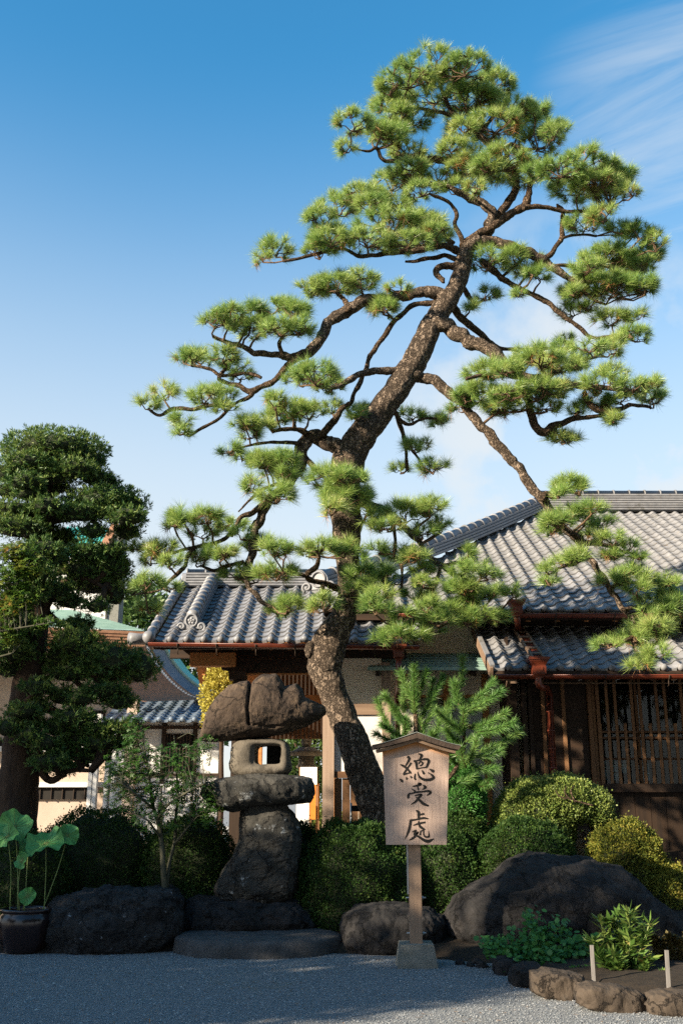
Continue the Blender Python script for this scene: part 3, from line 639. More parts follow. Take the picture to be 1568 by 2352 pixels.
# lattice window
wx0, wx1 = 4.17, 10.0; wz0, wz1 = zz(1800), zt - .05
MB().box((wx0 - .02, FY - .09, wz0 - .13), (wx1, FY + .08, wz0)).build('window_sill', M['wood_dark_x'], hall)
MB().box((wx0, FY + .17, wz0), (wx1, FY + .18, wz1)).build('window_pane', M['glass'], hall)
for k in range(6):
    xx = wx0 + .62 + .95 * k; MB().box((xx, FY + .13, wz0), (xx + .045, FY + .165, wz1)).build('window_stile', M['wood_slat'], hall)
MB().box((wx0, FY + .13, zz(1742) - .02), (wx1, FY + .164, zz(1742) + .015)).build('window_rail', M['wood_slat_x'], hall)
for z_ in (zz(1681), zz(1695)):
    MB().box((wx0, FY - .012, z_ - .017), (wx1, FY + .022, z_ + .017)).build('lattice_rail', M['wood_slat_x'], hall)
x = P(1378, 1700, FY).x; k = 0
while x < 9.9:
    top = zz(1662) if k % 3 == 0 else wz1 - .02
    MB().box((x - .022, FY - .045, wz0 + .001), (x + .022, FY - .014, top)).build('lattice_slat', M['wood_slat'], hall); x += 0.1345; k += 1
for (xa, xc, ya, yb) in ((1368, 1402, 1743, 1790), (1408, 1450, 1743, 1775), (1412, 1436, 1772, 1792), (1470, 1500, 1750, 1792)):  # bluish sheets behind the glass, a window reflection put into their colour
    MB().box((P(xa, 1760, FY).x, FY + .26, zz(yb)), (P(xc, 1760, FY).x, FY + .264, zz(ya))).build('pane_reflection', M['sheet_blue'], hall)
MB().box((wx0, 17.2, wz0 - .3), (wx1, 17.3, wz1 + .2)).build('inner_wall', M['wood_dark_x'], hall)
# wall below the window, boarded, with a base beam
for k in range(24):
    xa = wx0 - .02 + k * .245; MB().box((xa, FY + .01 + .004 * (k % 2), .45), (xa + .238, FY + .04, wz0 - .135)).build('skirt_board', M['wood_dark'], hall)
MB().box((FX, FY - .05, .28), (10, FY + .09, .45)).build('base_beam', M['wood_dark_x'], hall)
MB().box((FX + .05, FY + .06, 0.05), (10, 17.38, .30)).build('foundation', M['concrete'], hall)
# veranda steps at the right edge
for (ya, z0, z1, mt) in ((15.75, .02, .24, 'stone_step'), (15.95, .25, .52, 'wood_pale_x'), (16.12, .53, .80, 'wood_dark_x')):
    MB().box((P(1515, 2000, ya).x, ya, z0), (8.5, ya + .40, z1)).build('step', M[mt], hall)
# green copper awning over the side window and what lies below
az0, az1 = P(900, 1535, 16.5).z, P(900, 1500, 17.38).z
ax0, ax1 = P(846, 1535, 16.5).x, LX + .25
aw = MB().add([(ax0, 16.5, az0), (ax1, 16.5, az0), (ax1, 17.4, az1), (ax0, 17.4, az1), (ax0, 16.5, az0 - .03), (ax1, 16.5, az0 - .03), (ax1, 17.4, az1 - .03), (ax0, 17.4, az1 - .03)],
              [(0, 1, 2, 3), (7, 6, 5, 4), (4, 5, 1, 0), (0, 3, 7, 4)]).build('awning', M['copper_green'], hall)
for k in range(1, 9):
    t = k / 9; MB().bar((ax0, 16.5 + .88 * t, az0 + (az1 - az0) * t + .006), (ax1, 16.5 + .88 * t, az0 + (az1 - az0) * t + .006), .022, .012).build('seam', M['copper_green'], aw)
MB().bar((ax0 - .02, 16.45, az0 - .015), (ax1 - .05, 16.45, az0 - .015), .07, .05).build('awning_edge', M['copper_green'], aw)
for xx in (ax0 + .15, 1.3, 2.2):
    MB().bar((xx, 16.55, az0 - .08), (xx, 17.4, az0 + .05), .06, .08).build('awning_bracket', M['wood_dark'], aw)
for xx in (1.05, 1.75, 2.42):
    MB().box((xx, 17.33, .3), (xx + .10, 17.40, az0)).build('window_post', M['wood_orange'], hall)
for z_ in (1.05, 1.62, 2.25, 2.75, 3.25):
    MB().box((1.155, 17.345, z_), (2.415, 17.385, z_ + .05)).build('window_bar', M['wood_orange'], hall)
MB().box((1.156, 17.40, 1.05), (2.415, 17.415, 3.3)).build('window_pane', M['glass'], hall)
MB().box((0.85, 17.32, .3), (2.62, 17.40, 1.04)).build('wainscot', M['wood_orange'], hall)

# ------------------------------------------------------------------ roofed gate in the middle
gate = thing('roofed_gate', 'open timber gate with silver grey tiled gable roof behind the stone lantern', 'gate', (-0.95, 18.0, 0))
GS = 0.5; GY, GZ = 15.7, 3.98; GX0, GX1 = -3.06, 1.18; GRUN = 3.0
gdeck = MB().add([(GX0, GY, GZ - .03), (GX1, GY, GZ - .03), (GX1, GY + GRUN, GZ - .03 + GS * GRUN), (GX0, GY + GRUN, GZ - .03 + GS * GRUN), (GX1, GY + 2 * GRUN, GZ - .03), (GX0, GY + 2 * GRUN, GZ - .03)],
                 [(0, 1, 2, 3), (3, 2, 4, 5)]).build('roof', M['wood_orange_y'], gate)
tile_field(gdeck, GX0 + .12, GY, GZ, 16, 14, GS, M['tile_p'])
# verge: big round tiles running up the left edge with a capped foot, and a stepped skirt of side tiles
ev = Vector((0, 1, GS)).normalized()
for k in range(11):
    a = Vector((GX0 + .02, GY - .02, GZ + .06)) + ev * (.32 * k); c = a + ev * .33
    MB().tube([a, a + ev * .03, a + ev * .031, c], [.088, .088, .075, .075], 14).build('verge_tile', M['tile_p'], gdeck, True)
MB().ball(Vector((GX0 + .02, GY - .03, GZ + .055)), .105, 14, 10).build('verge_knob', M['tile_p'], gdeck, True)
for k in range(13):
    a = Vector((GX0 - .02, GY + .02, GZ + .01)) + ev * (EXPO * k)
    MB().bar(a, a + ev * .27 + Vector((0, 0, -.02)), .05, .16, up=(0, -.45, .9)).build('side_tile', M['tile_p'], gdeck)
MB().tube([(GX0 + .05, GY + .12, GZ + .06), (GX0 - .12, GY + .0, GZ + .03), (GX0 - .27, GY - .10, GZ + .02)], [.09, .085, .098], 14).build('corner_tile', M['tile_p'], gdeck, True)
for k in range(5):                    # discs closing the tile rows on the rear verge
    MB().ball((GX0 + .02, GY + GRUN + .9 + .34 * k, GZ + GS * (GRUN - .9 - .34 * k) - .10), .085, 12, 8, (.6, 1, 1)).build('disc_tile', M['tile_p'], gdeck, True)
gr = GZ + GS * GRUN
ridge_line(gdeck, [(GX0 + .10, GY + GRUN, gr - .02), (0.95, GY + GRUN, gr - .02)], M['tile_p'], layers=5, w=0.34, lh=0.055, cap_r=0.075, seg=0.33)
oni(gdeck, (GX0 + .04, GY + GRUN, gr - .03), 0.30, M['tile_p'], face=(-1, 0, 0), crest=False)
dx = -2.46
ridge_line(gdeck, [Vector((dx, GY + .62, GZ + GS * .62 + .04)), Vector((dx, GY + GRUN - .1, GZ + GS * (GRUN - .1) + .04))], M['tile_p'], layers=3, w=0.24, lh=0.050, cap_r=0.088, seg=0.24, capname='slope_ridge_tile', layname='slope_ridge_course')
oni(gdeck, (dx, GY + .52, GZ + GS * .52 + .02), 0.26, M['tile_p'])
# eave: fascia, gutter, rafters of both slopes
MB().box((GX0 + .05, GY + .01, GZ - .13), (GX1, GY + .05, GZ - .04)).build('fascia', M['wood_dark_x'], gate)
gutter(gate, (P(342, 1478, GY - .08).x, GY - .08, P(342, 1478, GY - .08).z), (P(962, 1488, GY - .08).x, GY - .08, P(700, 1482, GY - .08).z - .02), .058, M['copper_red'], hooks=[P(x, 1480, GY - .08).x for x in (409, 498, 588, 678, 860)])
for k in range(15):
    x = GX0 + .22 + k * .288
    MB().bar((x, GY + .08, GZ - .10), (x, GY + GRUN, gr - .10), .055, .075).build('rafter', M['wood_orange_y'], gate)
    MB().bar((x, GY + GRUN + .02, gr - .11), (x, GY + 2 * GRUN - .05, GZ - .11), .055, .075).build('rear_rafter', M['wood_orange_y'], gate)
for k in range(6):
    yy = GY + GRUN + .35 + k * .45
    MB().box((GX0 + .1, yy, GZ + GS * (2 * GRUN + GY - yy) - .075), (GX1, yy + .05, GZ + GS * (2 * GRUN + GY - yy) - .05)).build('roof_batten', M['wood_orange'], gate)
PY = 16.70; bz0, bz1 = P(700, 1549, PY).z, P(700, 1515, PY).z
for (px0, px1) in ((533, 564), (741, 767), (877, 897)):
    xa, xb_ = P(px0, 1700, PY).x, P(px1, 1700, PY).x
    MB().box((xa, PY - .10, 0.0), (xb_, PY + .11, bz1 - .06)).build('post', M['wood_pale'] if px0 > 600 else M['wood_dark'], gate)
    MB().box((xa - .04, PY - .14, 0.0), (xb_ + .04, PY + .15, .10)).build('post_base', M['concrete'], gate)
for xa in (P(548, 1700, PY).x, P(753, 1700, PY).x):
    MB().box((xa - .11, 20.2, 0), (xa + .11, 20.42, 3.7)).build('rear_post', M['wood_orange'], gate)
    MB().box((xa - .08, PY + .12, 3.15), (xa + .08, 20.2, 3.40)).build('tie_beam', M['wood_orange_y'], gate)
MB().box((P(562, 1530, PY).x, PY - .09, bz0), (P(745, 1530, PY).x, PY + .09, bz1)).build('lintel', M['wood_dark_x'], gate)
MB().box((P(562, 1530, PY).x, PY - .115, bz0 - .02), (P(745, 1530, PY).x, PY - .092, bz0 + .01)).build('lintel_lip', M['wood_orange'], gate)
MB().box((P(548, 1530, PY).x + .1, 18.6, 3.10), (P(753, 1530, PY).x - .1, 18.75, 3.42)).build('inner_lintel', M['wood_orange'], gate)
MB().box((P(436, 1512, 16.35).x, 16.35, P(436, 1529, 16.35).z), (P(540, 1512, 16.35).x, 16.58, P(436, 1499, 16.35).z)).build('beam_end', M['wood_orange'], gate)
MB().box((GX0 + .2, PY - .07, bz1 + .02), (GX1 - .1, PY + .07, bz1 + .16)).build('wall_plate', M['wood_dark_x'], gate)
for sx in (-1, 1):                     # carved bracket arms on the left post
    c = Vector((P(548, 1515, PY).x, PY - .125, bz1 - .10)); poly = []
    for x_, z_ in ((0, -.20), (.10, -.19), (.16, -.10), (.26, -.08), (.30, 0), (.38, .03), (.42, .12), (0, .12)):
        poly.append(c + Vector((sx * x_, 0, z_)))
    MB().prism(poly if sx < 0 else poly[::-1], (0, .09, 0)).build('bracket_arm', M['wood_dark_x'], gate)
MB().box((c.x - .14, PY - .17, bz1 - .34), (c.x + .14, PY + .14, bz1 - .21)).build('bracket_block', M['wood_dark_x'], gate)
tz0, tz1 = 2.72, 4.12
MB().box((P(548, 1530, PY).x + .12, 20.30, tz0), (P(753, 1530, PY).x - .12, 20.33, tz1)).build('transom_panel', M['wood_slat_x'], gate)
for k in range(16):
    x_ = P(548, 1530, PY).x + .16 + k * .082; MB().box((x_, 20.26, tz0), (x_ + .022, 20.298, tz1)).build('transom_slat', M['wood_dark'], gate)
# sleeve wall right of the gateway
sx0, sx1 = P(767, 1700, PY).x, P(877, 1700, PY).x
MB().box((sx0, PY - .02, P(800, 1617, PY).z), (sx1, PY + .05, bz1 + .3)).build('upper_wall', M['plaster'], gate)
MB().box((sx0, PY - .06, P(800, 1642, PY).z), (sx1, PY + .07, P(800, 1617, PY).z - .002)).build('wall_rail', M['wood_pale_x'], gate)
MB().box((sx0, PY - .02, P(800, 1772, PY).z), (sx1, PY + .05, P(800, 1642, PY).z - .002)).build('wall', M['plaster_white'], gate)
MB().box((sx0, PY - .06, P(800, 1787, PY).z), (sx1, PY + .07, P(800, 1772, PY).z - .002)).build('lower_rail', M['wood_slat_x'], gate)
n = 6
for k in range(n):
    xa = sx0 + (sx1 - sx0) * k / n; MB().box((xa + .004, PY - .012 - .006 * (k % 2), .05), (xa + (sx1 - sx0) / n - .004, PY + .03, P(800, 1787, PY).z - .004)).build('wainscot_board', M['wood_slat'], gate)
xr = P(897, 1700, PY).x
MB().box((xr, PY + .0, .05), (1.7, PY + .06, 3.0)).build('side_wall', M['plaster'], gate)
MB().box((1.64, PY + .02, .05), (1.72, 17.4, 3.0)).build('return_wall', M['plaster'], gate)
# copper downpipe at the right end of the gate's gutter
hc = P(915, 1499, GY - .12); hopper(gate, hc, .24, M['copper_red'])
MB().tube([hc - Vector((0, 0, .1)), (hc.x, GY - .12, hc.z - .35), (hc.x, GY + .2, hc.z - .5), (hc.x, GY + .5, hc.z - .6), (hc.x, GY + .55, .15)], .045, 12).build('downpipe', M['copper_red'], gate, True)

# ------------------------------------------------------------------ things seen through the gate
def notice(name, label, x0, x1, y0, y1, Y, mat, legs=True):
    t = thing(name, label, 'signboard', (P((x0+x1)/2, y1, Y).x, Y, 0))
    a, b_ = P(x0, y1, Y), P(x1, y0, Y)
    MB().box((a.x, Y, max(.05, a.z)), (b_.x, Y + .03, b_.z)).build('panel', mat, t)
    MB().box((a.x - .02, Y + .03, 0), (a.x + .02, Y + .06, b_.z)).build('leg', M['wood_slat'], t); MB().box((b_.x - .02, Y + .03, 0), (b_.x + .02, Y + .06, b_.z)).build('leg', M['wood_slat'], t)
    return t
nb = notice('notice_board', 'white notice board standing inside the gateway', 689, 728, 1762, 1802, 18.3, M['white_paint'])
for k, (u, w_) in enumerate(((.25, .5), (.42, .62), (.58, .40), (.72, .55))):
    a, b_ = P(689, 1802, 18.29), P(728, 1762, 18.29); z = b_.z + (a.z - b_.z) * u
    MB().box((a.x + .06, 18.288, z - .008), (a.x + .06 + (b_.x - a.x) * w_ * .8, 18.296, z + .006)).build('writing_line', M['sheet_blue'], nb)
notice('banner_board', 'orange board leaning just right of the white notice in the gateway', 712, 731, 1800, 1882, 18.6, M['orange_paint'])
bm = MB().box((P(664+16, 1880, 18.0).x, 18.0, 0.02), (P(709, 1880, 18.0).x, 18.25, P(700, 1843, 18.0).z)).build('white_box', M['white_paint'])
tag(bm, 'low white block on the path inside the gateway', 'block')
lf = thing('stone_lantern', 'small far stone lantern with pointed finial seen through the gateway', 'lantern', (P(703, 1800, 22).x, 22, 0))
lx = P(703, 1800, 22).x; lz = lambda y: P(703, y, 22).z
for nm, prof in (('pedestal', ((.0, 0), (.28, 0), (.28, .15), (.13, .25), (.12, lz(1765)))), ('firebox', ((0, lz(1765)), (.20, lz(1765)), (.22, lz(1760)), (.17, lz(1756)), (.17, lz(1737)), (0, lz(1737)))),
                 ('cap', ((0, lz(1738)), (.36, lz(1736)), (.40, lz(1728)), (.28, lz(1724)), (.16, lz(1716)), (0, lz(1715)))), ('finial', ((0, lz(1716)), (.09, lz(1715)), (.11, lz(1708)), (.12, lz(1700)), (.07, lz(1690)), (.0, lz(1682))))):
    b = MB(); n = 12; V = []; 
    for r_, z in prof:
        for k in range(n): V.append((lx + r_ * math.cos(2*math.pi*k/n), 22 + r_ * math.sin(2*math.pi*k/n), z))
    b.add(V, [(j*n+k, j*n+(k+1) % n, (j+1)*n+(k+1) % n, (j+1)*n+k) for j in range(len(prof)-1) for k in range(n)]).build(nm, M['stone_pale'], lf, True)

# ------------------------------------------------------------------ far buildings on the left
fb = thing('residence_hall', 'cream walled building with pale green copper roof behind the pruned tree at left', 'building', (-8, 26, 0))
c0 = P(333, 1449, 25.0); c1 = Vector((-22, 20.0, c0.z)); r0 = P(167, 1402, 30.0); r1 = Vector((-24, 27, r0.z))
b = MB().add([c1, c0, r0, r1], [(0, 1, 2, 3)]); back = Vector((c0.x - 1.0, 36, c0.z)); b.add([c0, back, r0], [(0, 1, 2)])
rf = b.build('roof', M['copper_green'], fb)
for k in range(1, 26):
    t = k / 26; MB().bar(c1.lerp(r1, t) + Vector((0, 0, .01)), c0.lerp(r0, t) + Vector((0, 0, .01)), .02, .035).build('roof_seam', M['copper_green'], rf)
for k in range(5):                     # shingled thick eave
    d = Vector((0, .03 + .02 * k, -.02 - .075 * k)); s_ = MB().bar(c1 + d + Vector((0, 0, -.04)), c0 + d + Vector((0, 0, -.04)), .08, .07)
    s_.build('eave_shingle', M['shingle'], rf)
dn = Vector((-.35, .3, -.42)); MB().bar(c1 + dn, c0 + dn, .12, .12).build('eave_beam', M['wood_orange'], fb)
wy = (c0 + dn).y + .6
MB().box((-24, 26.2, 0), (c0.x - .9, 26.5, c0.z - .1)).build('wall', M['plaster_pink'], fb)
for (xa, xc, ya, yb, mt) in ((208, 238, 1632, 1662, 'black'), (-10, 14, 1700, 1722, 'black'), (90, 216, 1802, 1836, 'black'), (262, 300, 1800, 1834, 'black')):
    w_ = MB().box((P(xa, 1700, 26.15).x, 26.12, P(xa, yb, 26.15).z), (P(xc, 1700, 26.15).x, 26.21, P(xa, ya, 26.15).z)).build('window', M[mt], fb)
    nb_ = 5
    for k in range(nb_):
        x_ = P(xa, 1700, 26.1).x + (P(xc, 1700, 26.1).x - P(xa, 1700, 26.1).x) * (k + .5) / nb_
        MB().box((x_ - .012, 26.08, P(xa, yb, 26.15).z), (x_ + .012, 26.11, P(xa, ya, 26.15).z)).build('window_bar', M['wood_dark'], w_)
for ya in (1714, 1796):
    MB().box((-24, 26.0, P(100, ya + 12, 26).z), (P(250, ya, 26).x, 26.19, P(100, ya, 26).z)).build('wall_band', M['plaster_white'], fb)
for xa in (203, 214, 240, 255):
    MB().box((P(xa, 1800, 25.8).x, 25.75, 0), (P(xa + 9, 1800, 25.8).x, 25.95, P(xa, 1640, 25.8).z)).build('post', M['plaster_white'], fb)
# curved entrance roof: boarded underside with white rafter ends, tiled edge, copper top
cA = [(345, 1482), (356, 1502), (372, 1528), (392, 1553), (418, 1577), (448, 1597), (484, 1606)]
cC = [(376, 1480), (386, 1502), (400, 1524), (419, 1547), (444, 1569), (470, 1585), (500, 1594)]
cB = [(236, 1500), (246, 1528), (258, 1552), (272, 1574), (288, 1592), (306, 1604), (330, 1612)]
A3 = [Vector(v) for v in spline([tuple(P(x, y, 24.2 + .12 * i)) for i, (x, y) in enumerate(cA)], 5)]
C3 = [Vector(v) for v in spline([tuple(P(x, y, 24.6 + .12 * i)) for i, (x, y) in enumerate(cC)], 5)]
B3 = [Vector(v) for v in spline([tuple(P(x, y, 22.4 + .10 * i)) for i, (x, y) in enumerate(cB)], 5)]
n = len(A3); cw = thing('curved_porch', 'curved roof porch with white rafter ends beside the cream building', 'porch', (A3[0].x, 24.5, 0))
MB().add(A3 + B3, [(i, i+1, n+i+1, n+i) for i in range(n-1)]).build('soffit', M['shingle'], cw, True)
MB().add(A3 + C3, [(i, i+1, n+i+1, n+i) for i in range(n-1)]).build('roof_edge', M['tile_far'], cw, True)
U3 = [v + Vector((.10, .9, .10)) for v in C3]; MB().add(C3 + U3, [(i, i+1, n+i+1, n+i) for i in range(n-1)]).build('roof_top', M['copper_teal'], cw, True)
MB().tube(C3, .05, 8).build('copper_edge', M['copper_green'], cw, True)
for k in range(1, n - 1):
    for t in (0.06,):
        p_ = A3[k].lerp(B3[k], t); q_ = A3[k].lerp(B3[k], t + .035)
        MB().bar(p_ + Vector((0, 0, -.03)), q_ + Vector((0, 0, -.03)), .06, .07).build('rafter_end', M['white_paint'], cw)
for xx, yy in ((300, 23.6), (345, 25.6)):
    MB().box((P(xx, 1700, yy).x - .12, yy, 0), (P(xx, 1700, yy).x + .12, yy + .24, P(xx, 1590, yy).z)).build('post', M['plaster_pink'], cw)
# low wing with slate blue tiles and white walls
wing = thing('tiled_wing', 'low white walled wing with slate blue tiled roof left of the gate', 'building', (-6, 24, 0))
WY = 23.0; wx0_, wx1_ = P(235, 1650, WY).x, P(520, 1650, WY).x; we = P(400, 1655, WY).z; WS = 0.5
wr = P(400, 1606, WY + 2.2).z; WS = (wr - we) / 2.2
wd = MB().add([(wx0_, WY, we - .04), (wx1_, WY, we - .04), (wx1_, WY + 2.2, wr - .04), (wx0_, WY + 2.2, wr - .04)], [(0, 1, 2, 3)]).build('roof', M['wood_dark_x'], wing)
tile_field(wd, wx0_, WY, we, int((wx1_ - wx0_) / PITCHX), 10, WS, M['tile_far'])
ridge_line(wd, [(wx0_, WY + 2.2, wr), (wx1_, WY + 2.2, wr)], M['tile_far'], layers=2, w=.26, lh=.05, cap_r=.08, seg=.6)
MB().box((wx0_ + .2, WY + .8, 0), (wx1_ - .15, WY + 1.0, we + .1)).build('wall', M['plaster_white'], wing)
for xx in (375, 447, 508):
    MB().box((P(xx, 1700, WY + .7).x - .05, WY + .74, 0), (P(xx, 1700, WY + .7).x + .05, WY + .80, we)).build('post', M['wood_dark'], wing)
MB().box((wx0_ + .2, WY + .735, P(400, 1674, WY + .7).z), (wx1_ - .15, WY + .795, P(400, 1667, WY + .7).z)).build('head_beam', M['wood_dark_x'], wing)
MB().box((wx0_ + .2, WY + .735, P(400, 1783, WY + .7).z), (wx1_ - .15, WY + .795, P(400, 1776, WY + .7).z)).build('floor_beam', M['wood_dark_x'], wing)
wn_ = MB().box((P(380, 1700, WY + .7).x, WY + .77, P(380, 1772, WY + .7).z), (P(447, 1700, WY + .7).x, WY + .795, P(380, 1685, WY + .7).z)).build('window', M['black'], wing)
for k in range(9):
    x_ = P(380, 1700, WY + .7).x + .68 * (k + .5) / 9; MB().box((x_ - .012, WY + .74, P(380, 1772, WY + .7).z), (x_ + .012, WY + .768, P(380, 1685, WY + .7).z)).build('window_bar', M['wood_dark'], wn_)
# white lattice fence in the yard
fn = thing('lattice_fence', 'low white lattice fence in front of the white walled wing', 'fence', (P(410, 1830, 21).x, 21, 0))
fx0, fx1 = P(338, 1830, 21).x, P(474, 1830, 21).x; fz0, fz1 = max(.1, P(400, 1845, 21).z), P(400, 1800, 21).z
for k in range(20):
    x_ = fx0 + (fx1 - fx0) * k / 19; MB().box((x_ - .014, 21, .02 if k % 6 == 0 else fz0), (x_ + .014, 21.03, fz1)).build('fence_bar', M['white_paint'], fn)
for t in (.05, .4, .95):
    z_ = fz0 + (fz1 - fz0) * t; MB().box((fx0, 20.975, z_ - .014), (fx1, 20.998, z_ + .014)).build('fence_rail', M['white_paint'], fn)
# distant hall with a teal roof
dh = thing('distant_hall', 'distant hall with bright teal copper gable roof glimpsed through the pruned tree', 'building', (P(220, 1250, 36).x, 36, 0))
g0, g1, g2 = P(150, 1300, 36), P(262, 1222, 36), P(196, 1268, 36)
b = MB().add([P(120, 1280, 36), P(232, 1275, 36), P(262, 1218, 38), P(150, 1212, 38)], [(0, 1, 2, 3)]).build('roof', M['copper_teal'], dh)
for k in range(1, 16):
    MB().bar(P(120, 1280, 36).lerp(P(232, 1275, 36), k / 16) + Vector((0, 0, .03)), P(150, 1212, 38).lerp(P(262, 1218, 38), k / 16) + Vector((0, 0, .03)), .05, .06).build('roof_seam', M['copper_teal'], b)
MB().bar(P(234, 1278, 36), P(266, 1216, 38), .28, .5).build('barge_board', M['shingle'], dh)
MB().box((P(262, 1250, 37).x, 37, 0), (P(282, 1250, 37).x, 37.8, P(262, 1205, 37).z)).build('chimney', M['concrete'], dh)
MB().box((P(60, 1400, 37).x, 37.2, 0), (P(240, 1400, 37).x, 39, P(200, 1278, 37).z)).build('wall', M['plaster_white'], dh)
# ------------------------------------------------------------------ rocks
def fbm(v, o=4): return mnoise.fractal(v, 1.0, 2.0, o)
def rough_up(V, amp, freq, seed, ridg=0.4):
    out = []; c = sum((Vector(v) for v in V), Vector()) / len(V); off = Vector((seed * 7.3, seed * 3.1, seed * 5.7))
    for v in V:
        v = Vector(v); d = (v - c); d.normalize(); w = v + Vector((mnoise.noise(v * freq + off), mnoise.noise(v * freq - off), 0)) * .12
        n1 = fbm(w * freq + off); n2 = 1 - abs(mnoise.noise(w * freq * 1.9 + off)) * 2.4; n3 = fbm(v * freq * 7 + off, 3)
        dist, _ = mnoise.voronoi(w * freq * 1.3 + off); fac = min(.45, dist[1] - dist[0])
        out.append(v + d * amp * (n1 * 1.0 + ridg * n2 + 0.42 * n3 + 1.2 * fac - .3))
    return out
def rock_long(name, top, bot, Y, depth, mat, amp=.03, freq=2.5, seed=1, parent=None, nx=64, na=48, sq=2.4, pend=.5, smooth=False):
    """top/bot: outlines on the photo grid; the body gets its own depth round Y"""
    tx = [p[0] for p in top]; bx = [p[0] for p in bot]; x0, x1 = min(tx[0], bx[0]), max(tx[-1], bx[-1])
    V, F = [], []
    for i in range(nx):
        u = 0.5 - 0.5 * math.cos(math.pi * (i + .35) / (nx - .3)); x = x0 + (x1 - x0) * u
        zt_, zb_ = P(x, float(np.interp(x, tx, [p[1] for p in top])), Y).z, P(x, float(np.interp(x, bx, [p[1] for p in bot])), Y).z
        if zt_ < zb_ + .01: zt_ = zb_ + .01
        X = P(x, (top[0][1] + bot[0][1]) / 2, Y).x; d = depth * max(.04, (1 - abs(2 * u - 1) ** 2.6)) ** pend
        zc_, h = (zt_ + zb_) / 2, (zt_ - zb_) / 2
        for k in range(na):
            a = 2 * math.pi * k / na; c, s = math.cos(a), math.sin(a)
            V.append(Vector((X, Y + d * math.copysign(abs(c) ** (2 / sq), c), zc_ + h * math.copysign(abs(s) ** (2 / sq), s))))
    for i in range(nx - 1):
        for k in range(na): F.append((i*na+k, i*na+(k+1) % na, (i+1)*na+(k+1) % na, (i+1)*na+k))
    F += [tuple(range(na))[::-1], tuple((nx-1)*na + k for k in range(na))]
    return mesh_obj(name, rough_up(V, amp, freq, seed), F, mat, parent, smooth)
def rock_tall(name, left, right, Y, depth, mat, amp=.03, freq=2.5, seed=1, parent=None, nz=56, na=56, sq=2.5):
    """left/right: (x, y) outlines from top to bottom on the photo grid"""
    y0, y1 = left[0][1], left[-1][1]; V, F = [], []
    for i in range(nz):
        y = y0 + (y1 - y0) * i / (nz - 1); xl = float(np.interp(y, [p[1] for p in left], [p[0] for p in left])); xr = float(np.interp(y, [p[1] for p in right], [p[0] for p in right]))
        a_, b_ = P(xl, y, Y), P(xr, y, Y); k_ = math.sin(math.pi * min(1, max(0, (i + 1.2) / (nz + 1.4)))) ** .12
        d = depth * (0.85 + .3 * i / nz)
        for k in range(na):
            a = 2 * math.pi * k / na; c, s = math.cos(a), math.sin(a)
            V.append(Vector(((a_.x + b_.x) / 2 + (b_.x - a_.x) / 2 * k_ * math.copysign(abs(c) ** (2 / sq), c), Y + d * k_ * math.copysign(abs(s) ** (2 / sq), s), a_.z)))
    for i in range(nz - 1):
        for k in range(na): F.append(((i+1)*na+k, (i+1)*na+(k+1) % na, i*na+(k+1) % na, i*na+k))
    F += [tuple(range(na)), tuple((nz-1)*na + k for k in range(na))[::-1]]
    return mesh_obj(name, rough_up(V, amp, freq, seed), F, mat, parent, False)
def z8(pts): return [(457.3 + x * .33333, 1470 + y * .33333) for x, y in pts]

LYN = 12.5
lant = thing('stone_lantern', 'large rustic stone lantern of stacked natural rocks with hollow firebox', 'lantern', (P(600, 2050, LYN).x, LYN, 0.3))
cap_top = [(459, 1699), (464, 1672), (472, 1648), (490, 1613), (508, 1592), (525, 1578), (548, 1568), (569, 1565), (577, 1571), (590, 1558), (604, 1551), (634, 1551), (645, 1562), (652, 1576), (678, 1573), (690, 1586), (700, 1603), (722, 1614), (742, 1622), (744, 1634)]
cap_bot = [(459, 1701), (480, 1703), (530, 1701), (600, 1694), (647, 1688), (700, 1668), (730, 1655), (744, 1640)]
lcap = rock_long('cap', cap_top, cap_bot, LYN, .46, M['stone_cap'], amp=.020, freq=3.0, seed=2, parent=lant, nx=150, na=84, sq=2.5, pend=.38)
crk = P(*z8([(350, 430)])[0], LYN - .3).x; zlo = P(*z8([(350, 585)])[0], LYN - .35).z
for v in lcap.data.vertices:                 # the old split running down the front of the cap, and a level seam
    e = math.exp(-((v.co.x - crk - .03 * mnoise.noise(v.co * 4)) / .016) ** 2)
    if v.co.z > zlo and v.co.y < LYN + .25: v.co += (Vector((crk, LYN, zlo)) - v.co).normalized() * .075 * e
    f = math.exp(-((v.co.z - zlo - .03 * math.sin(v.co.x * 9) - .03 * mnoise.noise(v.co * 3)) / .012) ** 2)
    if v.co.x > crk and v.co.y < LYN: v.co.y += .03 * f
# firebox: a thick rounded block with a window cut right through
fx0, fz0 = P(*z8([(205, 685)])[0], LYN - .27), P(*z8([(620, 935)])[0], LYN - .27)
hx0, hz0 = P(*z8([(385, 722)])[0], LYN - .27), P(*z8([(565, 855)])[0], LYN - .27)
cx, cz, hw, hh = (fx0.x + fz0.x) / 2, (fx0.z + fz0.z) / 2, (fz0.x - fx0.x) / 2, (fx0.z - fz0.z) / 2 + .02
ix, iz, iw, ih = (hx0.x + hz0.x) / 2, (hx0.z + hz0.z) / 2, (hz0.x - hx0.x) / 2, (hx0.z - hz0.z) / 2
def sup(a, w, h, n): c, s = math.cos(a), math.sin(a); return w * math.copysign(abs(c) ** (2 / n), c), h * math.copysign(abs(s) ** (2 / n), s)
prof = [(0, -.19), (0, -.225), (.04, -.245), (.10, -.245), (.13, -.262), (.25, -.285), (.5, -.29), (.75, -.265), (.92, -.20), (1, -.1), (1.02, 0), (1, .1), (.92, .2), (.7, .26), (.3, .28), (.08, .27), (0, .25), (0, .1), (0, -.05)]
na = 72; V, F = [], []
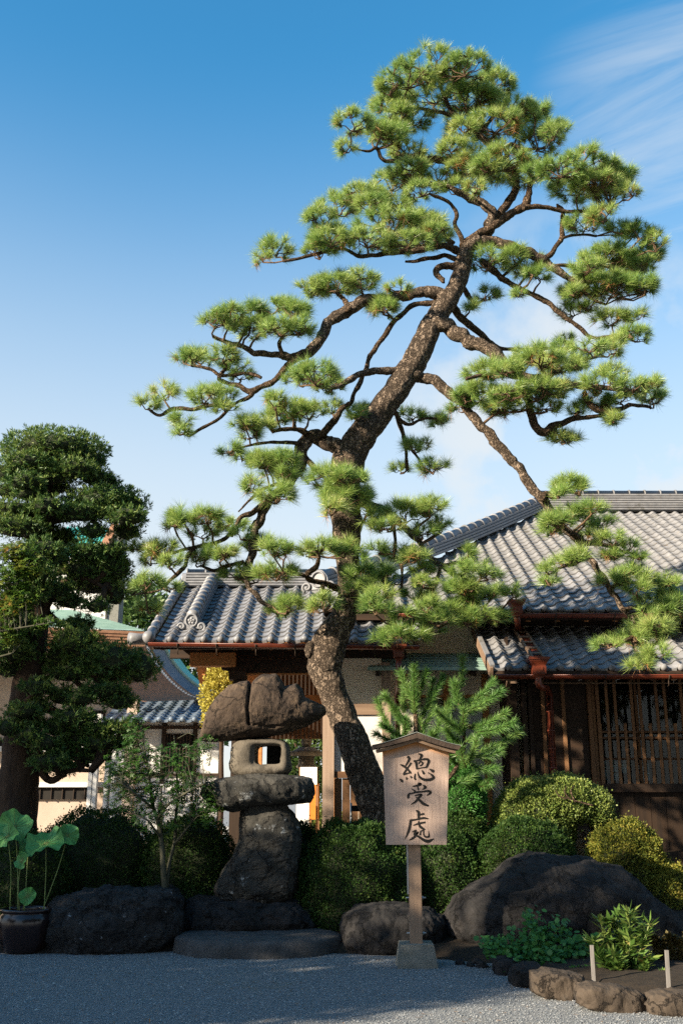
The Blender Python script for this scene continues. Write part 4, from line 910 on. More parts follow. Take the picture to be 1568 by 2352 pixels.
for t, dy in prof:
    for k in range(na):
        a = 2 * math.pi * k / na; ox, oz = sup(a, hw * (1 + .05 * (math.sin(a) < 0)), hh, 3.6); qx, qz = sup(a, iw, ih, 6)
        V.append(Vector((ix + qx + (cx + ox - ix - qx) * t, LYN + dy, iz + qz + (cz + oz - iz - qz) * t)))
m_ = len(prof)
for i in range(m_):
    for k in range(na): F.append((i*na+k, ((i+1) % m_)*na+k, ((i+1) % m_)*na+(k+1) % na, i*na+(k+1) % na))
off = Vector((3, 1, 2)); V = [v + (v - Vector((cx, LYN, cz))).normalized() * (.018 * fbm(v * 5 + off) + .008 * fbm(v * 16 + off)) for v in V]
fbx = mesh_obj('firebox', V, F, M['stone_pale'], lant, True)
MB().box((ix - iw * .30, LYN + .17, iz - ih - .03), (ix + iw + .04, LYN + .235, iz + ih + .03)).build('rear_stone', M['stone_dark'], fbx)
sl_top = z8([(20, 1050), (60, 1000), (130, 960), (280, 930), (430, 912), (600, 924), (740, 940), (775, 955), (785, 990)])
sl_bot = z8([(20, 1070), (70, 1120), (150, 1165), (250, 1190), (400, 1152), (640, 1132), (760, 1120), (785, 1085)])
rock_long('slab', sl_top, sl_bot, LYN, .47, M['stone_grey'], amp=.022, freq=3.2, seed=5, parent=lant, nx=72, na=56, sq=2.8, pend=.32)
pd_l = z8([(300, 1120), (262, 1180), (275, 1300), (284, 1380), (230, 1490), (150, 1600), (86, 1704), (55, 1800)])
pd_r = z8([(620, 1120), (650, 1150), (690, 1230), (712, 1350), (705, 1450), (690, 1540), (690, 1640), (700, 1800)])
rock_tall('pedestal', pd_l, pd_r, LYN, .36, M['stone_grey'], amp=.034, freq=2.6, seed=8, parent=lant)

def rock_thing(name, label, top, bot, Y, depth, mat, group=None, **kw):
    o = rock_long(name, top, bot, Y, depth, mat, **kw); return tag(o, label, 'rock', group)
def zb(pts): return [(x * .33333, 1796.7 + y * .33333) for x, y in pts]
rock_thing('garden_rock', 'dark rock streaked with pale lichen left of the round step stone', zb([(345, 1010), (370, 850), (420, 790), (560, 745), (740, 722), (900, 735), (1060, 728), (1170, 748), (1215, 790), (1235, 900), (1240, 1100)]),
           zb([(345, 1120), (400, 1240), (700, 1250), (900, 1200), (1100, 1150), (1240, 1120)]), 12.0, .62, M['stone_white'], amp=.06, freq=2.4, seed=11, sq=3.2, pend=.3, nx=110, na=90)
def zc4(pts): return [(392 + x * .375, 1829.4 + y * .375) for x, y in pts]      # from a 900 px wide view of the foot of the lantern
# flat terrace stone under the lantern
rock_thing('terrace_stone', 'long flat dark stone carrying the stone lantern', zc4([(50, 760), (110, 640), (170, 600), (420, 615), (600, 612), (780, 630), (860, 700), (900, 780)]), zc4([(50, 830), (300, 880), (600, 880), (900, 850)]), 12.55, .62, M['stone_dark'], amp=.06, freq=2.8, seed=14, sq=2.8, pend=.35, nx=90, na=60)
# round step stone (a worn flat disc)
ss = G(592, 2185); c = Vector((P(592, 2150, 11.78).x, 11.78, 0)); V, F = [], []; na = 80
a0 = Vector((P(402, 2165, 11.75).x, 11.75, 0)); rX = c.x - a0.x; rY = .72; ht = .17
prof = [(1.0, -.04), (1.0, .04), (.995, .13), (.985, .19), (.955, .225), (.90, .24), (.6, .245), (.25, .245), (0.02, .245)]
for r_, z in prof:
    for k in range(na):
        a = 2 * math.pi * k / na; w = 1 + .03 * math.sin(2 * a + 1) + .02 * math.sin(5 * a) + .012 * math.sin(9 * a + 2)
        v = Vector((c.x + rX * r_ * w * math.cos(a), c.y + rY * r_ * w * math.sin(a), z * ht / .245)); v.z += .012 * fbm(v * 5) * (z > .1); v += Vector((math.cos(a), math.sin(a), 0)) * .012 * fbm(v * 9); V.append(v)
for j in range(len(prof) - 1):
    for k in range(na): F.append((j*na+k, j*na+(k+1) % na, (j+1)*na+(k+1) % na, (j+1)*na+k))
F.append(tuple((len(prof)-1)*na + k for k in range(na)))
tag(mesh_obj('step_stone', V, F, M['stone_step'], None, True), 'round flat step stone on the gravel before the lantern', 'rock')
def zr(pts): return [(849.3 + x * .45833, 1829.4 + y * .45833) for x, y in pts]   # 1100 px wide view of the lower right
rock_thing('garden_rock', 'rounded dark rock half hidden behind the sign post', zr([(-145, 640), (-130, 590), (-60, 545), (60, 535), (200, 548), (300, 570), (360, 600), (372, 660)]), zr([(-145, 720), (-100, 800), (60, 830), (200, 830), (372, 790)]), 11.9, .55, M['stone_dark'], amp=.04, freq=2.5, nx=110, na=80, smooth=True, seed=17, sq=2.6, pend=.4)
rock_thing('boulder', 'huge dark mossless boulder below the clipped shrubs at right', zr([(368, 640), (385, 570), (430, 500), (520, 455), (620, 400), (680, 350), (760, 300), (800, 283), (890, 280), (960, 300), (1080, 298), (1160, 325), (1240, 340), (1330, 400), (1420, 490), (1520, 580), (1560, 640)]),
           zr([(368, 690), (460, 760), (520, 800), (640, 830), (900, 850), (1300, 850), (1560, 800)]), 12.0, .85, M['stone_dark'], amp=.036, freq=2.4, seed=23, nx=190, na=130, sq=2.3, pend=.45)
# small stones at the boulder's foot
for k, (x, y, w, h) in enumerate(((450, 835, 26, 20), (500, 845, 22, 16), (535, 830, 24, 22), (560, 850, 34, 26))):
    rock_thing('small_stone', ('small grey stone nearest the sign base', 'small grey stone, second from the sign base', 'small grey stone, third from the sign base', 'largest of the small grey stones at the boulder foot')[k],
               zr([(x - w, y), (x - w * .5, y - h * .8), (x, y - h), (x + w * .6, y - h * .7), (x + w, y)]), zr([(x - w, y + 12), (x + w, y + 12)]), G(849.3 + x * .458, 1829.4 + (y + 6) * .458).y, .07, M['stone_dark'], 'small stones at the boulder foot', amp=.01, freq=8, seed=30 + k, nx=20, na=16)
# edging stones along the bed
edg = [([(622, 870), (632, 815), (680, 803), (740, 815), (752, 880)], [(622, 895), (690, 905), (752, 905)], 'small dark edging stone farthest back, beside the round leaved creeper'),
       ([(700, 910), (715, 850), (780, 832), (850, 845), (866, 890)], [(700, 930), (790, 965), (866, 945)], 'second edging stone from the boulder, with creeper hanging over it'),
       ([(802, 925), (815, 880), (880, 866), (980, 876), (1050, 892), (1075, 925)], [(802, 965), (900, 1000), (1000, 1028), (1075, 960)], 'third edging stone from the boulder, long and rounded with dark top'),
       ([(1032, 985), (1045, 945), (1100, 933), (1220, 940), (1320, 960), (1365, 1000), (1376, 1040)], [(1032, 1015), (1120, 1062), (1250, 1085), (1376, 1088)], 'broad tan edging stone in front of the lance leaved plant'),
       ([(1384, 1040), (1400, 985), (1470, 968), (1580, 975), (1700, 985), (1730, 1040)], [(1384, 1075), (1450, 1098), (1600, 1108), (1730, 1100)], 'sunlit tan edging stone at the right edge of the picture')]
for k, (t_, b_, lab) in enumerate(edg):
    ym = max(p[1] for p in b_); xm = (t_[0][0] + t_[-1][0]) / 2
    rock_thing('edging_stone', lab, zr(t_), zr([(x, y + 14) for x, y in b_]), G(*zr([(xm, ym - 14)])[0]).y + .10, .20, M['stone_edge'] if k > 1 else M['stone_dark'], 'edging stones of the planted bed', amp=.022, freq=4.5, seed=40 + k, nx=70, na=56, sq=3.4, pend=.30, smooth=True)

# ------------------------------------------------------------------ scatter of leaves and needles
def unit(a): return a / np.maximum(1e-9, np.linalg.norm(a, axis=-1, keepdims=True))
def frames(d):
    h = np.where(np.abs(d[..., 2:3]) > .9, np.array([1., 0, 0]), np.array([0, 0, 1.])); a = unit(np.cross(d, h)); return a, np.cross(d, a)
def needles(pos, d, L, K, w=.0045, lo=18, hi=98, back=.05, droop=.012):
    n = len(pos); d = unit(d); a, b = frames(d)
    ph = np.radians(lo + (hi - lo) * rng.uniform(0, 1, (n, K)) ** .75)[..., None]; th = rng.uniform(0, 2*np.pi, (n, K))[..., None]
    dn = d[:, None] * np.cos(ph) + (a[:, None] * np.cos(th) + b[:, None] * np.sin(th)) * np.sin(ph)
    Ls = (L[:, None] if isinstance(L, np.ndarray) else L) * rng.uniform(.72, 1.12, (n, K)); Ls = Ls[..., None]
    base = pos[:, None] - d[:, None] * rng.uniform(-.015, back, (n, K, 1)); tip = base + dn * Ls; tip[..., 2] -= droop * rng.uniform(0, 2, (n, K))
    sd = unit(np.cross(dn, rng.normal(size=(n, K, 3)))) * (w / 2)
    V = np.stack([base - sd, base + sd, tip], 2).reshape(-1, 3); return V, np.arange(len(V)).reshape(-1, 3)
def leaves(pos, d, L, W, roll=None):
    """diamond leaves, each slightly folded"""
    n = len(pos); d = unit(d); r = rng.normal(size=(n, 3)) if roll is None else roll + rng.normal(size=(n, 3)) * .35
    s = unit(np.cross(d, r)); nn = np.cross(s, d); L = L * rng.uniform(.7, 1.2, (n, 1)); W = W * rng.uniform(.75, 1.2, (n, 1))
    m = pos + d * L * .5 - nn * W * .12; V = np.stack([pos, m + s * W / 2, pos + d * L, m - s * W / 2], 1).reshape(-1, 3)
    return V, np.arange(len(V)).reshape(-1, 4)
def stars(pos, nrm, size, lobes=5):
    n = len(pos); nrm = unit(nrm); a, b = frames(nrm); th0 = rng.uniform(0, 6.28, n); sz = size * rng.uniform(.6, 1.15, n)
    Vs = [pos]; lt = np.linspace(-2.0, 2.0, lobes); ll = np.array([.72, .92, 1.0, .92, .72]) if lobes == 5 else np.ones(lobes)
    def pt(ang, r): return pos + (a * np.cos(ang)[:, None] + b * np.sin(ang)[:, None]) * (r * sz)[:, None]
    F = []
    for k in range(lobes):
        i0 = len(Vs); Vs += [pt(th0 + lt[k] - .34, .46 * np.ones(n)), pt(th0 + lt[k], ll[k] * np.ones(n)) + nrm * (-.15 * sz)[:, None], pt(th0 + lt[k] + .34, .46 * np.ones(n))]
        F.append((0, i0, i0 + 1, i0 + 2))
    m = len(Vs); V = np.stack(Vs, 1).reshape(-1, 3); F = (np.array(F)[None] + m * np.arange(n)[:, None, None]).reshape(-1, 4); return V, F
def branch_mesh(name, pts, mat, parent, n=12, amp=.0, freq=6.0, sub=7, smooth=True, wob=0.0):
    """pts: (x,y,z,r) in metres"""
    q = spline(pts, sub)
    if wob:
        for i in range(1, len(q) - 1):
            w_ = Vector(q[i][:3]) * 5.5; q[i][:3] += np.array([mnoise.noise(w_ + Vector((k_ * 9.1, 0, 0))) for k_ in range(3)]) * (q[i][3] * .55 + .006) * wob; q[i][3] *= 1 + .20 * min(1.0, wob ** 2) * mnoise.noise(w_ * 2.2)
    V, F = sweep([p[:3] for p in q], [max(.002, p[3]) for p in q], n)
    if amp:
        cs = [Vector(p[:3]) for p in q]; W = []
        for i, v in enumerate(V):
            c = cs[i // n]; d = (v - c); r = d.length; d.normalize()
            dist, _ = mnoise.voronoi((Vector((v.x, v.y, v.z * .42)) + Vector((mnoise.noise(v * 9), mnoise.noise(v * 9 + Vector((5, 5, 5))), 0)) * .03) * freq * 2.0)
            W.append(v + d * r * amp * (0.9 * fbm(v * freq * .45) + 1.2 * min(.5, dist[1] - dist[0]) - .3))
        V = W
    return mesh_obj(name, V, F, mat, parent, smooth)

# ------------------------------------------------------------------ the great pine
PY0 = 13.6
pine = thing('pine_tree', 'tall leaning cloud pruned black pine rising behind the stone lantern', 'pine tree', (P(893, 1960, PY0).x, PY0, .2))
def px(x, y, r, dy): p = P(x, y, PY0 + dy); return (p.x, p.y, p.z, r * S(y, PY0 + dy))
trunk = [(x_, y_, r_ * .94, d_) for x_, y_, r_, d_ in [(905, 2030, 74, 0), (895, 1960, 62, 0), (885, 1890, 52, 0), (862, 1840, 45, 0), (835, 1770, 41, 0), (800, 1683, 37, 0), (776, 1617, 34, 0), (757, 1570, 36, 0), (747, 1522, 43, 0), (753, 1480, 43, 0), (775, 1442, 36, 0), (792, 1410, 31, 0), (799, 1370, 26, 0),
         (797, 1320, 25, 0), (797, 1262, 31, 0), (796, 1197, 37, 0), (789, 1110, 38, 0), (797, 1060, 40, 0), (818, 1020, 37, 0), (854, 973, 34, -.05), (891, 923, 31, -.1), (924, 873, 31, -.1), (955, 823, 30, -.1), (980, 773, 28, -.1), (1004, 723, 26, -.1), (1040, 673, 22, -.1), (1060, 623, 21, 0), (1070, 575, 19, 0), (1095, 552, 15, 0)]]
branch_mesh('trunk', [px(*t) for t in trunk], M['bark'], pine, n=84, amp=.07, freq=7, sub=24, wob=.25)
kn = MB().ball(P(712, 1492, PY0 - .1), .085, 16, 10, (.9, 1, 1.25)); kn.v = rough_up(kn.v, .02, 9, 3); kn.build('knot', M['bark'], pine, True)
BR = [ # (depth at start, at end, [(x, y, radius)])
 (0, .3, [(1075, 565, 14), (1130, 556, 12), (1206, 580, 11), (1244, 596, 10), (1282, 623, 9), (1320, 645, 6), (1370, 650, 4)]),
 (.2, .0, [(1250, 598, 7), (1285, 558, 6), (1288, 526, 6), (1293, 488, 5), (1277, 472, 4)]),
 (.2, .5, [(1270, 610, 5), (1352, 607, 4), (1400, 600, 3)]), (.1, .4, [(1290, 545, 4), (1330, 540, 3), (1369, 542, 3)]),
 (0, -.2, [(1060, 560, 11), (1085, 545, 9), (1130, 520, 9), (1179, 488, 9), (1206, 472, 10), (1215, 440, 7), (1220, 400, 5), (1240, 360, 4)]),
 (-.2, .1, [(1200, 478, 7), (1239, 477, 6), (1287, 485, 5), (1352, 485, 4), (1400, 470, 3)]),
 (.1, .2, [(1105, 550, 14), (1128, 520, 13), (1130, 490, 11), (1100, 465, 10), (1071, 450, 9), (1020, 425, 5), (970, 420, 3)]),
 (0, -.3, [(1066, 565, 8), (1055, 545, 6), (1044, 520, 5), (1050, 490, 5), (1038, 470, 4), (1011, 455, 4), (985, 445, 3)]),
 (.2, .3, [(1130, 505, 11), (1170, 460, 9), (1180, 410, 8), (1150, 360, 8), (1110, 320, 7), (1070, 285, 6), (1030, 240, 5), (1005, 180, 4)]),
 (.3, -.2, [(1120, 380, 6), (1060, 372, 8), (990, 363, 8), (946, 358, 6), (897, 371, 5), (876, 363, 4), (865, 342, 4), (843, 347, 3), (805, 336, 2)]),
 (.3, .4, [(1160, 380, 6), (1168, 335, 5), (1206, 342, 4), (1250, 340, 3)]), (.3, .5, [(1100, 310, 5), (1140, 260, 4), (1170, 220, 3)]), (.3, 0, [(1060, 270, 5), (980, 250, 4), (910, 240, 3)]),
 (.0, -.4, [(1055, 580, 9), (1022, 564, 8), (962, 575, 7), (897, 580, 6), (832, 590, 5), (780, 572, 4), (720, 585, 4), (650, 600, 3)]),
 (.1, .4, [(1040, 560, 7), (1000, 520, 5), (940, 480, 4), (880, 470, 3), (800, 470, 2)]),
 (0, -.2, [(1045, 610, 9), (1010, 612, 8), (1000, 625, 7), (1020, 645, 6)]), (0, .3, [(1062, 600, 7), (1020, 590, 6), (970, 595, 5), (930, 600, 3)]),
 (-.1, -.35, [(1030, 695, 17), (994, 671, 14), (944, 675, 12), (900, 686, 12), (860, 690, 13), (834, 692, 14), (794, 718, 14), (759, 740, 13), (734, 783, 12), (704, 813, 12), (674, 823, 10), (634, 813, 8), (589, 815, 7), (564, 798, 6), (514, 783, 5), (489, 773, 4)]),
 (-.3, -.1, [(690, 820, 8), (665, 838, 7), (639, 868, 7), (609, 883, 7), (579, 895, 7), (544, 888, 6), (510, 875, 5), (504, 862, 5), (520, 848, 4)]),
 (-.2, -.3, [(579, 895, 6), (574, 907, 5), (549, 923, 4), (520, 945, 4), (499, 963, 4), (459, 988, 4), (434, 1003, 3)]),
 (-.25, -.35, [(540, 930, 4), (490, 930, 5), (444, 938, 5), (399, 938, 5), (369, 953, 4), (340, 938, 3)]),
 (-.2, -.1, [(600, 868, 4), (564, 860, 4), (514, 863, 4), (484, 848, 4), (439, 840, 3)]), (-.3, -.5, [(650, 825, 5), (640, 790, 5), (650, 770, 3)]),
 (-.3, 0, [(800, 715, 8), (790, 690, 6), (770, 670, 4)]),
 (-.1, .1, [(1000, 695, 7), (954, 698, 6), (924, 723, 6), (889, 763, 6), (859, 803, 6), (839, 843, 6), (824, 878, 6), (809, 918, 5), (795, 940, 3)]),
 (-.1, -.5, [(935, 845, 13), (889, 850, 9), (839, 853, 8), (809, 868, 7), (784, 883, 6), (740, 890, 4)]),
 (0, -.3, [(815, 1030, 22), (769, 1022, 20), (734, 1008, 18), (704, 1012, 15), (689, 1043, 15), (685, 1080, 13), (655, 1120, 12), (613, 1150, 11), (597, 1197, 11), (586, 1224, 10), (575, 1273, 10), (567, 1305, 9), (572, 1345, 6), (586, 1365, 6), (600, 1380, 6), (625, 1392, 4)]),
 (-.2, -.5, [(625, 1145, 8), (581, 1175, 7), (554, 1191, 6), (521, 1235, 5), (470, 1252, 5), (440, 1256, 4), (408, 1267, 4), (350, 1275, 2)]),
 (-.4, -.6, [(445, 1256, 5), (432, 1280, 5), (424, 1305, 5), (391, 1332, 4), (370, 1354, 3), (315, 1365, 2)]),
 (-.3, -.2, [(560, 1290, 5), (520, 1300, 4), (490, 1310, 4), (460, 1300, 3)]), (-.2, -.4, [(655, 1110, 4), (610, 1120, 4), (570, 1150, 3), (548, 1175, 2)]),
 (-.1, -.3, [(740, 1005, 9), (769, 963, 8), (785, 940, 6), (800, 925, 4)]), (-.1, -.4, [(715, 1000, 8), (690, 988, 6), (660, 985, 5), (625, 992, 4)]), (-.2, -.4, [(690, 1020, 5), (620, 1015, 4), (574, 1023, 3), (534, 1037, 3)]),
 (-.1, -.6, [(700, 1050, 7), (725, 1075, 6), (760, 1090, 5), (790, 1105, 4)]), (0, -.6, [(780, 1070, 10), (775, 1110, 7), (785, 1150, 5)]),
 (0, -.2, [(815, 1135, 14), (850, 1160, 11), (879, 1172, 9), (905, 1190, 7), (940, 1225, 7), (966, 1251, 6), (1003, 1294, 7), (1040, 1315, 6), (1080, 1350, 4)]),
 (-.1, -.3, [(900, 1185, 5), (906, 1240, 4), (908, 1278, 4), (919, 1300, 4), (922, 1349, 3)]), (-.2, -.4, [(1010, 1300, 5), (995, 1350, 4), (960, 1408, 4), (938, 1440, 4), (922, 1462, 3)]), (-.15, .0, [(1040, 1315, 5), (1060, 1360, 4), (1090, 1400, 4), (1120, 1430, 3)]),
 (-.15, -.1, [(1010, 1300, 5), (1060, 1290, 4), (1075, 1275, 3)]),
 (0, -.7, [(785, 1352, 9), (760, 1345, 7), (727, 1338, 6), (705, 1327, 6), (727, 1300, 6), (732, 1278, 4)]), (-.4, -.6, [(715, 1330, 5), (690, 1322, 4), (650, 1315, 3)]), (-.3, -.6, [(740, 1342, 5), (750, 1370, 4), (760, 1390, 3)]),
 (.1, .6, [(880, 955, 9), (905, 948, 6), (914, 963, 5), (929, 1003, 5), (934, 1043, 4), (934, 1080, 4)]), (.4, .6, [(912, 960, 4), (939, 973, 4), (969, 963, 3), (1004, 963, 3)]), (.5, .6, [(929, 1010, 3), (950, 1035, 3), (964, 1058, 3), (974, 1078, 3)]),
 (-.1, -.6, [(990, 735, 22), (1015, 746, 20), (1052, 767, 17), (1090, 784, 16), (1123, 800, 15), (1148, 825, 14), (1175, 850, 12), (1220, 870, 10), (1290, 880, 9), (1350, 890, 7), (1420, 895, 5), (1470, 900, 3)]),
 (-.5, -.2, [(1190, 880, 8), (1215, 930, 9), (1225, 978, 9), (1248, 992, 9), (1277, 976, 8), (1315, 963, 7), (1356, 959, 5), (1400, 950, 4)]), (-.4, -.1, [(1340, 900, 6), (1365, 942, 6), (1415, 942, 6), (1448, 930, 5), (1494, 938, 3)]),
 (-.5, -.8, [(1180, 850, 6), (1120, 860, 5), (1070, 870, 4)]), (-.5, -.2, [(1250, 870, 6), (1300, 840, 5), (1370, 820, 3)]),
 (-.1, -.5, [(930, 862, 20), (965, 866, 15), (990, 875, 12), (1023, 892, 12), (1040, 909, 11), (1070, 940, 10), (1098, 971, 11), (1131, 1009, 11), (1165, 1042, 11), (1190, 1071, 11), (1227, 1121, 11), (1256, 1167, 11), (1275, 1195, 10), (1310, 1225, 9), (1347, 1270, 8), (1370, 1305, 7), (1385, 1330, 7), (1405, 1360, 6), (1415, 1372, 6), (1426, 1393, 6), (1449, 1415, 6), (1456, 1434, 5), (1450, 1460, 4), (1460, 1494, 4), (1475, 1520, 3)]),
 (-.4, -.3, [(1245, 1150, 8), (1255, 1137, 7), (1272, 1140, 6), (1300, 1120, 4)]), (-.45, -.1, [(1310, 1225, 6), (1340, 1245, 6), (1380, 1250, 5), (1430, 1265, 3), (1465, 1275, 2)]),
 (-.5, -.9, [(1350, 1280, 5), (1320, 1295, 4), (1280, 1305, 3)]), (-.5, -.2, [(1400, 1350, 5), (1440, 1340, 4), (1500, 1340, 3)]), (-.5, -.1, [(1430, 1400, 5), (1480, 1390, 4), (1530, 1390, 3)]), (-.5, -.8, [(1450, 1465, 4), (1420, 1475, 3), (1395, 1482, 2)]), (-.5, -.3, [(1455, 1480, 4), (1490, 1480, 3), (1520, 1475, 2)]),
 (.15, .5, [(1110, 600, 9), (1140, 625, 8), (1165, 646, 7), (1206, 667, 6), (1244, 688, 6), (1277, 713, 6), (1315, 742, 5), (1335, 759, 5), (1365, 775, 4), (1430, 770, 3)]), (.3, .5, [(1150, 640, 4), (1180, 610, 4), (1200, 595, 3)]),
 (0, .6, [(1035, 700, 10), (1048, 721, 9), (1073, 742, 8), (1102, 771, 7), (1150, 800, 5), (1250, 800, 4), (1330, 800, 3)]),
 (0, .4, [(1058, 655, 8), (1069, 675, 6), (1086, 696, 5), (1110, 690, 3)]), (.2, .4, [(1310, 640, 5), (1350, 680, 4), (1390, 700, 3)]),
]
BS = []                                   # samples of all limbs: x, y on the grid, place, radius
def sample_limb(pts3, pts2):
    q3, q2 = spline(pts3, 5), spline(pts2, 5)
    for a, b in zip(q3, q2): BS.append((b[0], b[1], Vector(a[:3]), a[3]))
for d0, d1, pts in BR:
    n = len(pts); rr_ = [(x + (random.uniform(-2, 2) if 0 < i < n-1 else 0), y + (random.uniform(-2, 2) if 0 < i < n-1 else 0), r, d0 + (d1 - d0) * i / (n - 1)) for i, (x, y, r) in enumerate(pts)]
    p3 = [px(*t) for t in rr_]; big = max(p[2] for p in pts) > 8
    branch_mesh('branch', p3, M['bark'] if max(p[2] for p in pts) > 12 else M['bark_fine'], pine, n=26 if big else 10, amp=.15 if big else .2, freq=11 if big else 16, sub=12 if big else 8, wob=1.0)
    sample_limb(p3, [(t[0], t[1]) for t in rr_])
BSxy = np.array([(b[0], b[1]) for b in BS])
def cv(k, lst):
    ox, oy, s = {1: (718.7, 98, .5417), 2: (294, 522.7, .5), 3: (914.7, 588, .4167), 4: (261.3, 1045.3, .5417), 5: (980, 1078, .375)}[k]
    return [(ox + a * s, oy + b * s, c * s, d * s) for a, b, c, d in lst]
PADS = cv(1, [(500,100,120,55),(640,110,105,50),(400,165,110,50),(325,190,55,50),(760,180,85,45),(520,225,140,55),(650,250,115,55),(340,260,65,45),(420,320,80,50),(170,345,75,45),(250,370,65,50),(140,440,35,40),(335,395,65,55),(400,450,75,45),
 (770,350,105,55),(850,295,80,55),(940,295,65,45),(1020,375,60,55),(950,430,95,45),(640,375,80,45),(600,460,75,35),(400,560,85,55),(330,600,75,45),(530,555,105,55),(650,540,95,45),(460,630,60,35),(600,620,50,35),(690,615,45,30),(800,515,105,45),(905,560,85,50),(760,560,65,35),
 (1050,540,85,50),(1150,515,95,45),(1120,610,105,45),(1230,605,105,45),(1290,560,60,45),(1270,660,60,35),(1335,640,45,40),(200,650,75,45),(110,700,85,55),(30,750,60,55),(250,690,65,40),(350,690,65,40),(60,825,75,55),(330,790,160,55),(230,840,110,45),(450,765,80,55),(400,850,95,35),(520,810,55,40),
 (1150,760,65,45),(1230,730,55,45),(1285,790,40,40),(1380,800,50,50),(1450,850,45,55),(1400,905,70,50),(1245,915,105,55),(1160,950,60,45),(1330,960,60,50),(740,930,85,55),(850,900,40,40),(905,950,65,55),(960,985,40,45),(1180,1030,95,50),(1280,1040,80,50),(1100,1050,60,45),(1400,1030,55,60)])
PADS += cv(2, [(620,140,40,28),(680,100,65,55),(880,110,65,55),(930,60,80,45),(860,275,75,38),(960,265,105,50),(1070,245,70,48),(1130,340,60,45),(1240,275,50,38),(1170,375,55,35),(400,430,60,45),(470,410,75,55),(560,400,80,48),(660,370,85,45),(750,380,70,48),(600,465,85,45),(700,470,95,45),(790,460,60,45),
 (270,600,50,38),(340,600,60,38),(440,590,75,45),(500,640,55,38),(520,680,50,35),(100,810,48,38),(170,760,55,48),(250,890,45,38),(240,935,40,25),(350,780,75,45),(430,770,65,45),(450,830,50,28),(790,690,75,55),(860,680,95,60),(930,730,75,38),(680,800,60,45),(760,840,80,50),(660,880,75,45),(590,910,75,38),(560,945,45,35),(830,850,70,45),(940,830,55,38),(1060,850,55,45),
 (470,1020,48,35),(525,1045,40,35),(640,1080,60,45),(720,1070,75,45),(720,1130,55,38),(1300,860,55,25),(1420,885,30,28),(1340,1000,48,35),(1400,1100,58,45),(1250,1110,38,28)])
PADS += cv(3, [(480,220,65,35),(390,290,30,28),(660,210,32,24),(1150,30,105,55),(950,200,65,40),(1080,170,100,55),(1200,150,80,55),(1340,50,75,55),(1350,170,60,55),(960,300,75,48),(1040,280,50,40),(1170,350,85,45),(1290,330,55,40),(1300,440,75,50),(930,460,50,38),(1050,500,85,45),(1150,530,75,38),(1180,480,60,38),
 (480,640,105,45),(600,630,80,45),(780,570,105,70),(880,600,105,60),(900,520,70,40),(1000,600,60,45),(450,760,105,55),(620,760,105,55),(580,830,95,45),(770,750,115,65),(880,740,95,60),(350,830,60,45),(370,780,65,45),(1110,700,95,55),(1180,640,70,45),(1290,720,85,48),(1380,700,60,38),(1400,780,65,48),(1100,800,80,45),(1230,790,85,38),(820,830,75,38),(970,850,60,35),(1170,900,45,35),(870,1000,75,38),(940,1250,75,45),(880,1310,45,35),(1000,1290,40,38)])
PADS += cv(5, [(800,330,85,45),(880,260,75,50),(1010,240,85,38),(960,310,80,48),(1080,340,60,45),(760,380,55,28),(1000,410,85,45),(1130,430,95,48),(1220,470,60,40),(1300,530,48,28),(920,540,75,45),(1150,520,60,38),(740,610,58,45),(820,570,55,35),(750,680,48,40),(1130,680,75,45),(1230,640,75,45),(1290,620,65,45),(1350,670,55,45),(1440,680,75,45),(1280,740,60,38),
 (1380,790,85,45),(1480,770,65,50),(1450,850,85,48),(1340,870,50,38),(1500,900,70,50),(1540,820,40,55),(1300,960,70,45),(1400,960,75,38),(1270,1020,75,45),(1450,1010,60,38),(1110,1070,75,35),(1180,1040,50,35),(1360,1060,65,38),(1400,1120,65,45),(1300,1200,65,55),
 (240,510,45,35),(300,590,75,45),(220,620,80,45),(370,650,75,38),(270,720,60,38),(320,760,85,55),(230,830,75,55),(400,750,60,48),(510,760,48,48),(330,890,90,45),(440,900,65,45),(70,920,75,55),(50,980,60,38),(250,930,48,38)])
PADS += cv(4, [(640,30,75,38),(720,60,85,48),(690,170,75,48),(590,130,48,38),(930,100,105,48),(980,180,95,55),(920,230,60,38),(1060,250,38,38),(300,260,58,38),(400,270,75,38),(500,300,65,45),(380,330,58,35),(260,290,30,28),(540,330,40,38),(130,390,58,38),(210,400,58,45),(240,450,48,45),(160,440,48,38),(390,420,58,38),(450,420,58,45),(350,440,38,38),
 (80,560,65,45),(140,540,58,38),(240,560,48,28),(150,650,38,28),(600,380,58,45),(680,400,65,45),(540,500,85,35),(600,520,58,28),(690,500,75,45),(720,420,38,38),(870,390,75,38),(980,400,65,45),(1020,440,48,38),(830,410,38,28),(730,640,65,45),(700,660,48,35),(890,630,55,45),(1060,510,75,45),(1140,510,58,45),(1040,560,58,38),
 (1240,250,100,50),(1340,230,65,45),(1160,300,65,35),(1380,300,38,45),(1310,330,58,28),(1120,400,38,28),(1200,420,58,35),(1270,430,48,35),(1310,490,48,35),(1110,640,65,50),(1130,590,58,38),(1230,680,48,38),(1290,600,65,38),(1380,700,65,45),(1330,640,58,38),(1200,750,58,38),(1150,780,48,35),(1280,770,48,35),(1480,560,65,45),(1540,600,58,45),(1420,660,48,38),(1330,540,48,38)])
prs = random.Random(21)
def jit(s): return Vector((prs.uniform(-s, s), prs.uniform(-s, s), prs.uniform(-s, s)))
def wiggle(a, b, n, s):
    return [a.lerp(b, k / n) + (jit(s) if 0 < k < n else Vector()) for k in range(n + 1)]
n_tuft = 0
fill = random.Random(77)
for (x, y, rx, ry) in list(PADS):          # smaller pads between and behind the main ones
    if fill.random() < (.5 if y < 620 or (x > 1000 and y > 740 and y < 1000) else .28):
        PADS.append((x + fill.uniform(-.75, .75) * rx, y + fill.uniform(-.35, .35) * ry, rx * fill.uniform(.6, .9), ry * fill.uniform(.6, .85)))
